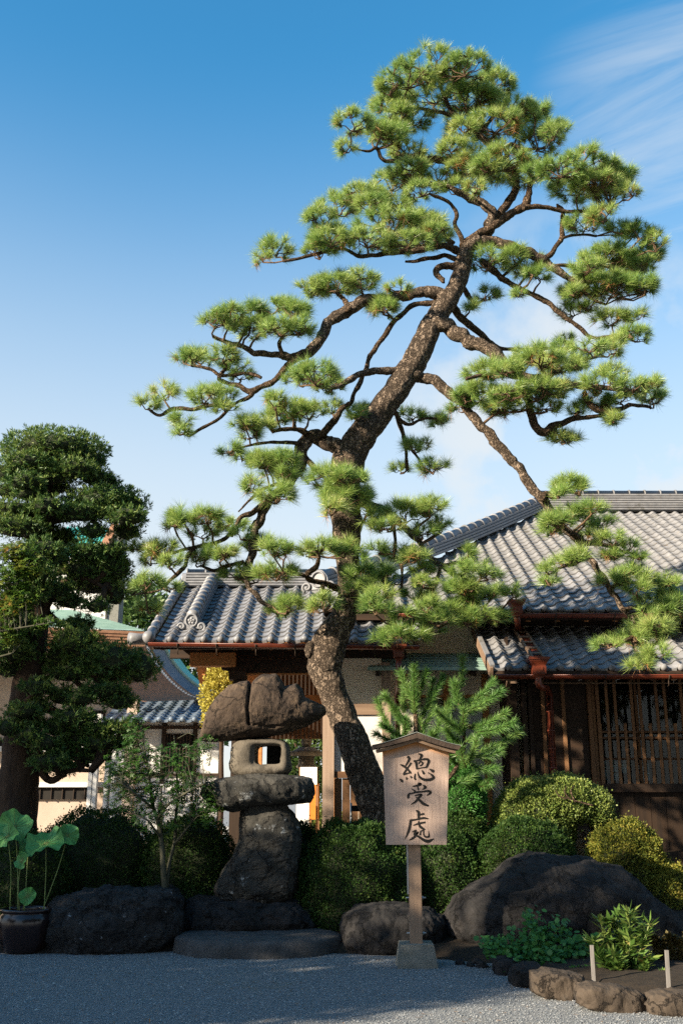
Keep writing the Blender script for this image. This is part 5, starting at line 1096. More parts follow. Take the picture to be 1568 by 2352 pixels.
for (x, y, rx, ry) in PADS:
    rx, ry = rx * 1.10 + 3.0, ry * .98 + 1.0
    dd = np.hypot(BSxy[:, 0] - x, (BSxy[:, 1] - (y + ry * .7)) * 1.15); near_ = int(np.argmin(dd)); b_ = BS[near_]
    top_crown = y < 520
    Yp = b_[2].y + prs.uniform(-.55, .45) * (1.25 if top_crown else .8) - .05
    if y > 1200: Yp = min(Yp, 14.3)
    c = P(x, y, Yp); k_ = S(y, Yp); a_, h_ = rx * k_, ry * k_; dp = a_ * prs.uniform(.75, 1.0)
    base = c + Vector((0, 0, -h_ * .75))
    n = int(max(8, min(66, 6.7 * (a_ * dp + a_ * h_ + dp * h_) / (.155 ** 2) * .62))); n_tuft += n
    u = rng.normal(size=(n * 3, 3)); u[:, 2] = np.abs(u[:, 2]) * .9 - .32; u = unit(u)[:n]; rad = rng.uniform(.55, 1.0, (n, 1)) ** .6
    T = np.array(c)[None] + u * rad * np.array([a_, dp, h_])[None]
    D = unit(u * np.array([1.0, 1.0, .8]) * .8 + np.array([0, 0, .95])[None] + rng.normal(size=(n, 3)) * .28)
    Lm = rng.uniform(.11, .165, n) * prs.uniform(.9, 1.22) * np.where(rng.uniform(0, 1, n) < .12, .65, 1.0) * 1.12
    V1, F1 = needles(T, D, Lm, 92, w=.0053, lo=5, hi=78, back=.07)
    pad = np_mesh('foliage_pad', V1, F1, M['needle'], pine, False, 'stuff')
    if prs.random() < .30:              # a few dying brown needles low in the pad
        m = max(2, n // 5); idx = rng.integers(0, n, m); T2 = T[idx] - np.array([0, 0, .05]); V2, F2 = needles(T2, D[idx] * np.array([1, 1, -.2]), Lm[idx] * .9, 22, w=.006, lo=20, hi=110)
        np_mesh('brown_needles', V2, F2, M['needle_old'], pad, False, 'stuff')
    # twigs: limb -> base of pad -> forks -> tufts
    tw = MB(); r0 = min(.022, max(.010, b_[3] * .55)); st = b_[2]
    L_ = (base - st).length; q = wiggle(st, base, max(2, int(L_ / .18)), min(.05, .12 * L_)); tw.tube(q, [r0 + (.012 - r0) * i / (len(q) - 1) for i in range(len(q))], 6, False)
    nf = max(2, n // 5); forks = []
    for f in range(nf):
        e = Vector(T[(f * 5) % n]) * .72 + base * .28; e.z = min(e.z, c.z + h_ * .3); q2 = wiggle(base, e, 3, .03); tw.tube(q2, [.011, .009, .008, .006], 5, False); forks.append((e, q2))
    for i in range(n):
        tp = Vector(T[i]) - Vector(D[i]) * .02; e = min((p_ for f in forks for p_ in f[1][1:]), key=lambda p_: (p_ - tp).length)
        tw.tube([e, e.lerp(tp, .55) + jit(.02) + Vector((0, 0, -.015)), tp], [.0065, .0055, .0045], 3, False)
    tw.build('twigs', M['twig'], pad, True, 'stuff')
print('tufts', n_tuft, 'pads', len(PADS))
# ------------------------------------------------------------------ shrubs and pruned trees
def shell(c, r, n, seed, lump=.10, lo=-.25, freq=2.2):
    """points and normals on an uneven dome"""
    u = rng.normal(size=(int(n * 1.9) + 50, 3)); u = unit(u); u = u[u[:, 2] > lo][:n]; k = np.empty(len(u)); off = Vector((seed * 3.7, seed * 1.3, seed * 2.9))
    for i, v in enumerate(u): k[i] = 1 + lump * fbm(Vector(v) * freq + off, 3)
    pos = np.array(c)[None] + u * k[:, None] * np.array(r)[None]; nr = unit(u / np.array(r)[None]); return pos, nr, u
def dome(name, c, r, mat, parent, seed, lump, s=.9, lo=-.25, kind=None, freq=2.2):
    V, F = [], []; nu, nv = 28, 14; off = Vector((seed * 3.7, seed * 1.3, seed * 2.9)); t1 = math.acos(lo)
    for j in range(nv + 1):
        t = t1 * j / nv
        for i in range(nu):
            a = 2 * math.pi * i / nu; v = Vector((math.sin(t) * math.cos(a), math.sin(t) * math.sin(a), math.cos(t))); k = s * (1 + lump * fbm(v * freq + off, 3))
            V.append(Vector(c) + Vector((v.x * r[0], v.y * r[1], v.z * r[2])) * k)
    for j in range(nv):
        for i in range(nu): F.append((j*nu+i, (j+1)*nu+i, (j+1)*nu+(i+1) % nu, j*nu+(i+1) % nu))
    F.append(tuple(nv*nu + i for i in range(nu)))
    return mesh_obj(name, V, F, mat, parent, True, kind)
def shrub(label, x0, x1, ytop, ybot, Y, mat, n, leaf=(.028, .0175), seed=1, lump=.12, depth=None, name='clipped_shrub', group='clipped shrubs of the garden bed', blobs=None):
    """a clipped bush spanning x0..x1 and ytop..ybot on the photo grid, standing at Y"""
    a, b_ = P(x0, (ytop + ybot) / 2, Y), P(x1, (ytop + ybot) / 2, Y); zt_, zb_ = P(x0, ytop, Y).z, max(.05, P(x0, ybot, Y).z)
    t = thing(name, label, 'shrub', ((a.x + b_.x) / 2, Y, zb_), group)
    parts = blobs or [(.5, .5, 1.0, 1.0)]
    for k, (u, v, sx, sz) in enumerate(parts):
        rx = (b_.x - a.x) / 2 * sx; H = zt_ - zb_
        top = zb_ + H * (v + .5 * sz) if blobs else zt_
        hgt = H * sz if blobs else H
        rz = hgt / 1.34; cz_ = top - rz * 1.05; c = (a.x + (b_.x - a.x) * u, Y + (.06 * k), cz_); r = (rx, depth or rx * .85, rz)
        core = dome('dark_core', c, r, M['core'], t, seed + k, lump, .88, lo=-.6, kind='stuff', freq=3.2)  # solid dark core against see-through, inner shade put into its colour
        m = int(1.9 * (n * sx * sz if blobs else n))
        pos, nr, u_ = shell(c, r, m, seed + k, lump, lo=-.6, freq=3.2); pos = pos - nr * rng.uniform(-.012, .05, (len(pos), 1)); far_ = rng.uniform(0, 1, (len(pos), 1)); pos = pos + nr * np.where(far_ > .96, rng.uniform(.01, .075, far_.shape), 0)
        V, F = leaves(pos, nr * .7 + rng.normal(size=nr.shape) * .55 + np.array([0, 0, .25]), leaf[0], leaf[1], roll=None)
        np_mesh('foliage', V, F, mat, t, False, 'stuff')
    for k in range(5):                   # stems at the foot
        x = (a.x + b_.x) / 2 + random.uniform(-.3, .3) * (b_.x - a.x) * .5
        MB().tube([(x, Y, max(0, zb_ - .35)), (x + random.uniform(-.1, .1), Y + random.uniform(-.1, .1), zb_ + .15), (x + random.uniform(-.2, .2), Y, zb_ + .4)], [.022, .018, .012], 6).build('stem', M['twig'], t, True)
    return t
shrub('large round dark green azalea between the lantern and the sign', 668, 965, 1878, 2118, 12.75, M['azalea'], 26000, seed=1)
shrub('dark azalea under the sign board, left of the post', 930, 1110, 1905, 2100, 12.9, M['azalea'], 12000, seed=2)
shrub('green azalea just right of the sign board', 985, 1130, 1852, 1990, 13.3, M['azalea'], 11000, seed=3)
shrub('wide dome azalea behind the boulder top', 1082, 1335, 1877, 2060, 12.95, M['azalea'], 20000, seed=4)
shrub('yellow green round shrub right of the boulder top', 1345, 1525, 1878, 2030, 12.9, M['azalea_y'], 15000, seed=5)
shrub('low yellow green shrub spilling down the boulder at the right edge', 1440, 1600, 1975, 2110, 12.75, M['azalea_y'], 11000, seed=6)
shrub('dark hedge showing between the lantern pedestal and the round azalea', 640, 745, 1885, 2050, 13.35, M['azalea'], 7000, seed=15)
# topiary cloud on a crooked old trunk
tp = shrub('bright clipped boxwood cloud with bare trunk in front of the lattice window', 1128, 1400, 1766, 1915, 13.6, M['holly'], 20000, seed=7, leaf=(.030, .021), lump=.07, depth=.5, blobs=[(.34, .36, .68, 1.05), (.60, .62, .70, .62), (.86, .50, .34, .5)], name='topiary_shrub', group=None)
branch_mesh('trunk', [tuple(P(1395, 1990, 13.6)) + (.11,), tuple(P(1385, 1920, 13.6)) + (.13,), tuple(P(1370, 1875, 13.55)) + (.15,), tuple(P(1345, 1845, 13.6)) + (.10,), tuple(P(1300, 1835, 13.6)) + (.05,), tuple(P(1240, 1850, 13.6)) + (.03,)], M['bark_fine'], tp, n=24, amp=.25, freq=9)
for pts in ([(1360, 1850), (1330, 1842), (1300, 1832)], [(1320, 1842), (1310, 1818), (1318, 1805)], [(1310, 1838), (1296, 1820), (1300, 1806)], [(1300, 1835), (1283, 1828), (1275, 1815)]):
    branch_mesh('branch', [tuple(P(x, y, 13.1)) + (.012 - .003 * i,) for i, (x, y) in enumerate(pts)], M['bark_fine'], tp, n=6, amp=.1)
shrub('dark low hedge behind the rocks left of the maple sapling', 75, 370, 1848, 2060, 13.2, M['azalea'], 13500, seed=9, depth=.6)
shrub('dark hedge between the maple sapling and the lantern', 330, 545, 1868, 2030, 13.0, M['azalea'], 9500, seed=10, depth=.55, blobs=[(.5, .5, 1.0, 1.0)])
shrub('dark shrub behind the lotus pot at the left edge', -40, 160, 1900, 2110, 12.4, M['azalea'], 8500, seed=12)
shrub('small leafy tuft beside the streaked rock', 395, 470, 2020, 2085, 12.6, M['azalea'], 2500, seed=13)
shrub('weeping green shrub right of the sign under the young pine', 1015, 1110, 1755, 1870, 13.45, M['fresh'], 6000, leaf=(.06, .012), seed=14, lump=.2)

def cloud_tree(name, label, Y, pads, trunk, limbs, mat, bark, leafL, leafW, dens, group=None):
    t = thing(name, label, 'tree', (P(trunk[0][0], trunk[0][1], Y).x, Y, .2), group); bs = []
    p3 = [tuple(P(x, y, Y)) + (r * S(y, Y),) for x, y, r in trunk]; branch_mesh('trunk', p3, bark, t, n=36, amp=.12, freq=5, sub=10); bs += [Vector(v[:3]) for v in spline(p3, 5)]
    for dy, l in limbs:
        p3 = [tuple(P(x, y, Y + dy * i / (len(l) - 1))) + (r * S(y, Y),) for i, (x, y, r) in enumerate(l)]; branch_mesh('branch', p3, bark, t, n=12, amp=.12, freq=8); bs += [Vector(v[:3]) for v in spline(p3, 5)]
    for i, (x, y, rx, ry, dy) in enumerate(pads):
        c = P(x, y, Y + dy); k = S(y, Y + dy); r = (rx * k * 1.08, rx * k * .9, ry * k * 1.12); area = 2 * math.pi * ((r[0] * r[1]) + (r[0] * r[2]) + r[1] * r[2]) / 3 * 1.3; n = int(area * dens)
        pad = dome('foliage_pad', c, r, M['core'], t, i + 50, .14, .70, lo=-.97, kind='stuff', freq=2.6)  # solid dark core of the pad, its inner shade painted in
        # shoots: bunches of narrow leaves
        ns = n // 9; pos, nr, _ = shell(c, r, ns, i + 50, .14, lo=-.9, freq=2.6); pos = pos - nr * rng.uniform(-.01, .11, (len(pos), 1)); sd = unit(nr * .75 + np.array([0, 0, .65]) + rng.normal(size=nr.shape) * .25)
        pos9 = np.repeat(pos, 9, 0) + rng.normal(size=(len(pos) * 9, 3)) * .006; d9 = unit(np.repeat(sd, 9, 0) + rng.normal(size=pos9.shape) * .55); V, F = leaves(pos9, d9, leafL, leafW)
        np_mesh('leaves', V, F, mat, pad, False, 'stuff')
        e = min(bs, key=lambda p_: (p_ - (c - Vector((0, 0, r[2] * .4)))).length); b_ = c - Vector((0, 0, r[2] * .3))
        q = wiggle(e, b_, 3, .05); MB().tube(q, [.045, .04, .03, .02], 7).build('limb', bark, t, True)
    return t
def z6(l): return [(a * .33333, 947.3 + b * .33333, c * .33333, d * .33333, e) for a, b, c, d, e in l]
def z7(l): return [(a * .33333, 1372 + b * .33333, c * .33333, d * .33333, e) for a, b, c, d, e in l]
mk = z6([(380, 265, 340, 125, .1), (620, 330, 110, 80, 0), (200, 350, 170, 70, -.35), (520, 390, 150, 75, -.3), (660, 450, 130, 60, -.05), (330, 440, 170, 70, -.2), (40, 420, 120, 70, -.1), (60, 540, 110, 60, -.2), (200, 560, 120, 55, -.35), (350, 520, 130, 60, .1), (730, 490, 90, 50, .1),
         (690, 620, 230, 110, 0), (860, 640, 150, 110, .1), (560, 690, 170, 70, -.2), (880, 720, 140, 70, -.25), (640, 820, 100, 60, -.15), (880, 820, 100, 70, .2), (470, 700, 110, 50, 0),
         (120, 680, 180, 70, -.2), (120, 790, 200, 80, -.35), (230, 760, 110, 60, 0), (300, 860, 140, 80, .1), (430, 870, 110, 80, .2), (700, 1050, 170, 95, .1), (560, 1080, 120, 80, 0), (820, 1090, 90, 75, .15), (640, 1180, 200, 80, .3), (400, 1030, 90, 70, .1), (790, 1260, 90, 80, .2),
         (380, 1230, 140, 85, -.1), (670, 1335, 95, 55, -.2), (480, 1300, 110, 60, .1), (90, 1480, 170, 110, -.3), (110, 1330, 150, 110, 0), (240, 1400, 110, 90, .1), (60, 1640, 170, 90, -.3), (190, 1600, 110, 90, 0), (530, 1460, 110, 60, .0)])
mk += z6([(330, 640, 120, 65, -.5), (300, 950, 150, 80, -.55), (250, 1120, 150, 85, -.55), (200, 1240, 140, 85, -.55), (600, 960, 150, 70, -.1), (760, 960, 120, 60, 0), (180, 480, 130, 60, -.5)])
mk += z7([(200, 950, 120, 80, -.45), (520, 830, 150, 70, -.35), (350, 1130, 140, 65, -.35), (680, 1000, 140, 65, -.2), (730, 640, 160, 60, -.2), (560, 700, 110, 60, -.3), (250, 620, 110, 60, -.45), (850, 900, 100, 55, -.2), (300, 1000, 130, 70, -.4), (160, 780, 120, 60, -.5)])
mk += z7([(520, 300, 160, 110, -.2), (440, 420, 150, 120, 0), (620, 400, 170, 120, -.1), (800, 430, 180, 110, -.2), (960, 490, 140, 110, -.1), (740, 520, 200, 70, 0), (480, 520, 160, 70, -.1), (60, 350, 150, 110, -.2), (60, 500, 110, 60, -.1),
          (430, 680, 110, 70, -.1), (820, 720, 130, 65, -.1), (250, 750, 90, 60, -.3), (720, 905, 150, 55, -.2), (400, 890, 130, 75, -.2), (560, 960, 130, 70, -.1), (60, 900, 110, 70, -.5), (420, 1020, 120, 70, -.1), (600, 1090, 150, 70, 0), (800, 1000, 120, 60, .1), (430, 1170, 120, 55, 0)])
cloud_tree('podocarp_tree', 'big dark cloud pruned podocarp with thick trunk at the left edge', 12.9, mk,
           [(20, 2080, 66), (35, 1900, 50), (48, 1760, 42), (58, 1640, 38), (70, 1540, 34), (85, 1440, 28), (95, 1330, 24), (105, 1220, 20), (110, 1130, 16), (120, 1050, 10)],
           [(-.1, [(95, 1560, 12), (150, 1610, 11), (200, 1590, 9), (260, 1560, 6), (330, 1545, 4)]), (-.1, [(90, 1610, 10), (140, 1640, 11), (185, 1620, 9), (230, 1570, 7)]), (0, [(100, 1400, 10), (150, 1335, 8), (200, 1330, 6), (240, 1350, 4)]), (.1, [(100, 1330, 9), (160, 1310, 8), (220, 1340, 5)]),
            (0, [(105, 1200, 9), (160, 1190, 8), (230, 1180, 6), (290, 1190, 4)]), (-.2, [(105, 1260, 8), (60, 1230, 6), (30, 1200, 4)]), (-.2, [(60, 1700, 10), (110, 1790, 9), (160, 1770, 6), (210, 1770, 4)]), (0, [(110, 1140, 7), (70, 1110, 5), (40, 1090, 4)]), (.1, [(60, 1580, 12), (50, 1540, 8), (25, 1500, 5)]), (-.2, [(45, 1580, 8), (52, 1605, 7), (62, 1640, 6)])],
           M['maki'], M['bark_maki'], .066, .0125, 4500)
# maples: sapling before the hedge and a turning one at the left edge
def maple(name, label, Y, trunks, regions, n, size, mat, bark):
    t = thing(name, label, 'tree', tuple(P(trunks[0][0][0], trunks[0][0][1], Y)))
    bs = []
    for l in trunks:
        p3 = [tuple(P(x, y, Y + dy)) + (r * S(y, Y),) for x, y, r, dy in l]; branch_mesh('branch' if l is not trunks[0] else 'trunk', p3, bark, t, n=10, amp=.05); bs += [Vector(v[:3]) for v in spline(p3, 5)]
    for (x, y, rx, ry, w) in regions:
        m = int(n * w); c = P(x, y, Y); k = S(y, Y); u = unit(rng.normal(size=(m, 3))) * (rng.uniform(0, 1, (m, 1)) ** .4); pos = np.array(c) + u * np.array([rx * k, rx * k * .7, ry * k])
        V, F = stars(pos, np.array([0, -.45, 1.0]) + rng.normal(size=(m, 3)) * .45, size); sp = np_mesh('leaf_spray', V, F, mat, t, False, 'stuff')
        tw = MB()
        for i in range(max(4, m // 8)):
            e = Vector(pos[rng.integers(0, m)]); b_ = min(bs, key=lambda p_: (p_ - e).length); b_ = e + (b_ - e) * min(1.0, .28 / max(.01, (b_ - e).length)); tw.tube([b_, b_.lerp(e, .5) + Vector((0, 0, .03)) + jit(.03), e], [.006, .004, .002], 4, False)
        tw.build('twigs', bark, sp, True, 'stuff')
    return t
maple('maple_tree', 'slender green maple sapling rising behind the streaked rock', 12.15,
      [[(379, 2045, 7, 0), (375, 1990, 6.5, 0), (373, 1950, 6, 0), (368, 1910, 5, 0), (361, 1880, 4.5, 0), (352, 1850, 4, 0), (345, 1800, 3, 0), (335, 1740, 2, 0), (325, 1670, 1.5, 0)],
       [(382, 2045, 5, .05), (390, 1980, 4.5, .1), (402, 1930, 4, .15), (404, 1880, 3.5, .2), (408, 1830, 3, .2), (405, 1750, 2, .2), (400, 1690, 1.5, .2)], [(361, 1885, 4, 0), (385, 1850, 3, -.1), (430, 1820, 2.5, -.2), (470, 1800, 1.5, -.2)], [(372, 1925, 3, 0), (355, 1905, 2.5, -.1), (340, 1885, 2, -.2), (310, 1870, 1.5, -.2)], [(355, 1860, 3, 0), (320, 1830, 2.5, -.2), (280, 1800, 1.5, -.3)], [(400, 1940, 3, .1), (420, 1915, 2.5, 0), (440, 1890, 1.5, 0)]],
      [(310, 1690, 30, 60, .9), (330, 1760, 60, 50, 1.3), (300, 1820, 70, 45, 1.3), (400, 1750, 60, 50, .9), (440, 1800, 60, 40, 1.0), (390, 1830, 70, 40, 1.2), (480, 1840, 40, 35, .7), (360, 1880, 70, 30, .7), (270, 1770, 40, 50, .8), (465, 1720, 35, 40, .35), (470, 1870, 45, 30, .5)], 280, .048, M['maple'], M['bark_maple'])
maple('maple_tree', 'maple with leaves turning orange at the far left before the podocarp', 11.7,
      [[(-160, 2150, 9, 0), (-140, 1900, 8, 0), (-110, 1650, 7, 0), (-70, 1480, 6, 0), (-20, 1370, 4, 0), (30, 1310, 3, 0), (80, 1280, 2, 0)], [(-60, 1460, 4, 0), (0, 1450, 3, -.1), (60, 1440, 2, -.1), (120, 1430, 1.5, -.1)], [(-90, 1560, 4, 0), (-30, 1520, 3, 0), (30, 1500, 2, 0)]],
      [(40, 1270, 55, 28, 1.3), (70, 1300, 50, 30, 1.0), (20, 1330, 60, 40, 1.4), (50, 1370, 45, 30, .7), (20, 1400, 60, 35, .9), (110, 1430, 40, 16, .35), (15, 1450, 50, 40, .9), (-60, 1400, 60, 80, .8)], 420, .054, M['maple_turn'], M['bark_maple'])
# young pine behind the sign: upright shoots clothed in needles
yp = thing('young_pine', 'young bushy pine with long upright shoots behind the sign board', 'pine tree', tuple(P(985, 1960, 13.4)))
def zs(p): return (816.7 + p[0] * .33333, 1470 + p[1] * .33333)
YPY = 13.3
def ypp(p, dy): return P(*zs(p), YPY + dy)
branch_mesh('trunk', [tuple(P(985, 1990, YPY + .1)) + (.05,), tuple(ypp((480, 1100), .1)) + (.045,), tuple(ypp((430, 800), .1)) + (.04,), tuple(ypp((410, 500), .1)) + (.03,), tuple(ypp((400, 250), .1)) + (.015,)], M['bark_fine'], yp, n=14, amp=.1)
branch_mesh('branch', [tuple(ypp((470, 1050), .1)) + (.035,), tuple(ypp((640, 950), -.1)) + (.03,), tuple(ypp((735, 780), -.25)) + (.025,), tuple(ypp((745, 600), -.3)) + (.02,), tuple(ypp((740, 470), -.3)) + (.014,)], M['bark_fine'], yp, n=10, amp=.1)
shoots = [((740, 480), (690, 300), -.3), ((748, 470), (945, 285), -.3), ((740, 650), (615, 500), -.35), ((780, 610), (1030, 500), -.3), ((850, 770), (1130, 625), -.35), ((735, 720), (620, 610), -.3), ((740, 620), (740, 480), -.35), ((760, 700), (900, 590), -.4), ((830, 800), (990, 760), -.45), ((770, 850), (830, 690), -.45), ((700, 860), (520, 640), -.2), ((790, 860), (960, 880), -.4), ((760, 880), (720, 740), -.5), ((700, 800), (650, 700), -.4),
          ((405, 520), (400, 180), .1), ((430, 560), (600, 250), .2), ((400, 420), (310, 220), .1), ((410, 400), (490, 210), .2), ((390, 600), (200, 380), .1), ((380, 620), (260, 470), 0), ((420, 650), (540, 470), .15), ((340, 700), (340, 540), 0), ((560, 560), (650, 430), .2), ((400, 700), (180, 580), .1), ((730, 330), (735, 115), .35), ((300, 700), (140, 640), -.1), ((480, 720), (440, 560), .1), ((250, 640), (150, 420), .15), ((520, 700), (580, 560), .1), ((850, 1010), (930, 960), -.2), ((700, 980), (800, 940), -.2), ((330, 500), (330, 330), .25), ((500, 430), (530, 280), .3)]
yr = random.Random(4)
shoots += [((a_[0] + yr.uniform(-60, 60), a_[1] + yr.uniform(-40, 40)), (b0[0] + yr.uniform(-90, 90), b0[1] + yr.uniform(-30, 90)), d_ + yr.uniform(-.15, .25)) for a_, b0, d_ in shoots[:4]]
for a, b_, dy in shoots:
    p, q = ypp(a, dy), ypp(b_, dy + random.uniform(-.25, .1)); d = (q - p); L = d.length; m = max(5, int(L / .022)); mid = p.lerp(q, .5) - Vector((0, 0, .03))
    pts = [Vector(v) for v in spline([tuple(p), tuple(mid), tuple(q)], 6)]
    sh = MB().tube(pts, [.012 - .007 * i / (len(pts) - 1) for i in range(len(pts))], 6).build('shoot', M['bark_fine'], yp, True)
    ts = np.linspace(.08, 1, m); A = np.array([tuple(v) for v in pts]); pos = np.stack([np.interp(ts, np.linspace(0, 1, len(A)), A[:, k]) for k in range(3)], 1)
    V, F = needles(pos, np.repeat(np.array(d.normalized())[None], m, 0), .12, 40, w=.0062, lo=16, hi=66, back=.03)
    np_mesh('needles', V, F, M['needle_young'], sh, False, 'stuff')

# ------------------------------------------------------------------ komafuda sign
SY = G(955, 2226).y + .12
sg = thing('sign_board', 'tapered wooden sign with little roof and three brushed black characters', 'sign', (G(955, 2226).x, SY, 0))
def zg(x, y, Y=None): return P(1300 / 1.5306 + x * .15275, 2550 / 1.5306 + y * .15275, SY - .02 if Y is None else Y)
bd_l = [(190, 385), (195, 420), (215, 1000), (242, 1788)]; bd_r = [(1190, 395), (1186, 420), (1172, 1000), (1150, 1800)]
nxp, nzp = 12, 30; V, F, age = [], [], []
for side in (0, .045):
    for j in range(nzp + 1):
        y = 385 + (1795 - 385) * j / nzp
        for i in range(nxp + 1):
            u = i / nxp; xl = np.interp(y, [p[1] for p in bd_l], [p[0] for p in bd_l]); xr = np.interp(y, [p[1] for p in bd_r], [p[0] for p in bd_r]); x = xl + (xr - xl) * u
            top = 385 - (1 - abs(2 * u - 1)) * 150; yy = 1795 + (top - 1795) * (1 - j / nzp)
            v = zg(x, yy); V.append((v.x, SY - .02 + side, v.z)); age.append(max(0, 1 - (yy - top) / 130.0))
m = (nxp + 1) * (nzp + 1)
for j in range(nzp):
    for i in range(nxp):
        a = j * (nxp + 1) + i; F.append((a, a + nxp + 1, a + nxp + 2, a + 1)); F.append((m + a + 1, m + a + nxp + 2, m + a + nxp + 1, m + a))
for j in range(nzp):
    a = j * (nxp + 1); F.append((a, m + a, m + a + nxp + 1, a + nxp + 1)); a += nxp; F.append((a + nxp + 1, m + a + nxp + 1, m + a, a))
for i in range(nxp):
    a = nzp * (nxp + 1) + i; F.append((a, m + a, m + a + 1, a + 1)); F.append((i + 1, m + i + 1, m + i, i))
bd = mesh_obj('board', V, F, M['board'], sg)
at = bd.data.attributes.new('age', 'FLOAT', 'POINT'); at.data.foreach_set('value', age)
MB().add([zg(722, 240, SY - .0208), zg(725, 240, SY - .0208), zg(735, 1790, SY - .0208), zg(732, 1790, SY - .0208)], [(3, 2, 1, 0)]).build('board_joint', M['bark_roof'], bd)
CH = [[(560,470,40),(592,500,42),(565,560,34),(532,615,20)],[(452,588,14),(500,610,38),(550,645,34),(600,700,30),(622,722,22)],[(618,560,34),(595,600,30),(548,665,30),(500,742,34)],[(500,742,30),(565,722,22),(622,708,24)],[(446,806,16),(478,832,40),(492,858,18)],[(540,782,18),(562,812,36)],[(602,760,16),(632,792,34)],[(682,725,20),(672,790,34),(690,824,22)],
      [(728,428,18),(775,450,44),(758,492,32),(735,522,18)],[(655,530,26),(690,556,40),(700,615,34),(706,662,32)],[(690,535,24),(765,518,26),(848,508,36),(882,538,46),(866,590,40),(842,640,30)],[(728,580,22),(758,545,24),(792,568,28),(772,600,22),(745,606,16)],[(706,656,20),(770,640,18),(848,632,22)],[(715,700,12),(738,768,30),(798,812,40),(880,820,44),(952,792,44),(930,748,30),(868,708,10)],[(780,676,18),(808,722,36),(815,738,20)],[(892,655,16),(948,690,46),(966,700,20)],
      [(716,872,20),(762,884,42),(705,906,32),(640,918,16)],[(625,952,10),(682,996,32)],[(712,918,16),(730,968,28)],[(790,898,12),(832,930,42),(782,968,12)],[(608,1012,16),(576,1050,38),(576,1098,36)],[(598,1032,20),(700,1006,28),(800,996,26),(880,988,38),(908,1016,40),(852,1056,16)],[(672,1058,16),(772,1040,30),(732,1090,34),(682,1150,34),(614,1192,12)],[(685,1076,14),(740,1120,34),(800,1178,46),(885,1214,22)],
      [(692,1278,20),(730,1310,46),(730,1380,40),(735,1425,26)],[(740,1346,28),(816,1330,34)],[(608,1428,34),(700,1415,26),(800,1394,34),(878,1406,16)],[(612,1418,40),(602,1500,40),(576,1600,38),(522,1714,8)],[(645,1506,14),(740,1476,34),(835,1458,26)],[(728,1440,22),(745,1510,36),(790,1550,36),(828,1572,16)],[(636,1605,22),(690,1580,26),(662,1635,30)],[(650,1640,26),(700,1640,22),(722,1600,24),(682,1660,34),(640,1700,34),(586,1726,14)],[(668,1642,20),(740,1680,34),(820,1730,44),(882,1742,50),(960,1704,16)],[(762,1588,24),(752,1655,26)],[(762,1590,18),(802,1584,24),(806,1640,24),(832,1676,28),(884,1668,30),(878,1590,8)]]
let = MB()
for k, st in enumerate(CH):
    q = spline(st, 6); n = len(q); A = [Vector((p[0], p[1])) for p in q]; L_, R_ = [], []
    dy = SY - .0215 - .00012 * (k % 7)
    for i in range(n):
        t = A[min(i+1, n-1)] - A[max(i-1, 0)]; t.normalize(); nn = Vector((-t.y, t.x)); w = max(4, q[i][2]) * .5
        L_.append(zg(A[i].x + nn.x * w, A[i].y + nn.y * w, dy)); R_.append(zg(A[i].x - nn.x * w, A[i].y - nn.y * w, dy))
    let.add(L_ + R_, [(i, i+1, n+i+1, n+i) for i in range(n-1)])
let.build('lettering', M['ink'], bd)
# little curved roof: board layer under a row of edge blocks, copper skin
def roof_curve(y_c, y_l, y_r, x_l, x_r, xc=703):
    L = [(x_l + (xc - x_l) * t, y_l + (y_c - y_l) * (t ** 1.18)) for t in np.linspace(0, 1, 7)]; Rr = [(xc + (x_r - xc) * t, y_c + (y_r - y_c) * (1 - (1 - t) ** 1.25)) for t in np.linspace(0, 1, 7)]
    return L, Rr
for nm, mat_, (top, bot), dep in (('roof_board', 'wood_pale_x', (((195, 365, 372, 95, 1290)), ((245, 405, 420, 110, 1282))), .11), ):
    for s in (0, 1):
        T_ = roof_curve(*top)[s]; B_ = roof_curve(*bot)[s]
        poly = [zg(x, y, SY - .11) for x, y in T_] + [zg(x, y, SY - .11) for x, y in reversed(B_)]
        MB().prism(poly, (0, .22, 0)).build(nm, M[mat_], sg)
for s in (0, 1):
    T_ = roof_curve(102, 300, 305, 35, 1372)[s]; B_ = roof_curve(190, 355, 368, 50, 1338)[s]
    for i in range(6):
        e = 1.5 if s else 0
        pa, pb, pc, pd_ = T_[i], T_[i+1], B_[i+1], B_[i]
        poly = [zg(pa[0] + e, pa[1], SY - .15), zg(pb[0] - e, pb[1], SY - .15), zg(pc[0] - e, pc[1], SY - .15), zg(pd_[0] + e, pd_[1], SY - .15)]
        MB().prism(poly, (0, .29, 0)).build('roof_block', M['bark_roof'], sg)
    T2 = [(x, y - 7) for x, y in T_]
    poly = [zg(x, y, SY - .16) for x, y in T2] + [zg(x, y - 0.5, SY - .16) for x, y in reversed(T_)]
    MB().prism(poly, (0, .31, 0)).build('roof_skin', M['moss_copper'], sg)
pw = (P(967, 2000, SY).x - P(939, 2000, SY).x); pcx = P(953, 2000, SY).x
MB().box((pcx - pw / 2, SY + .03, .20), (pcx + pw / 2, SY + .03 + pw, P(953, 1720, SY).z)).build('post', M['sign_post'], sg)
MB().box((pcx - pw / 2 - .018, SY + .05, P(953, 2055, SY).z), (pcx - pw / 2 - .002, SY + .12, P(953, 1940, SY).z)).build('side_bracket', M['metal'], sg)
for y in (2064, 2146):
    MB().tube([(pcx - pw / 2 - .03, SY + .09, P(953, y, SY).z), (pcx + pw / 2 + .045, SY + .09, P(953, y, SY).z)], .008, 8).build('bolt', M['metal'], sg, True)
    MB().tube([(pcx + pw / 2 + .008, SY + .09, P(953, y, SY).z), (pcx + pw / 2 + .022, SY + .09, P(953, y, SY).z)], .018, 6).build('nut', M['metal'], sg)
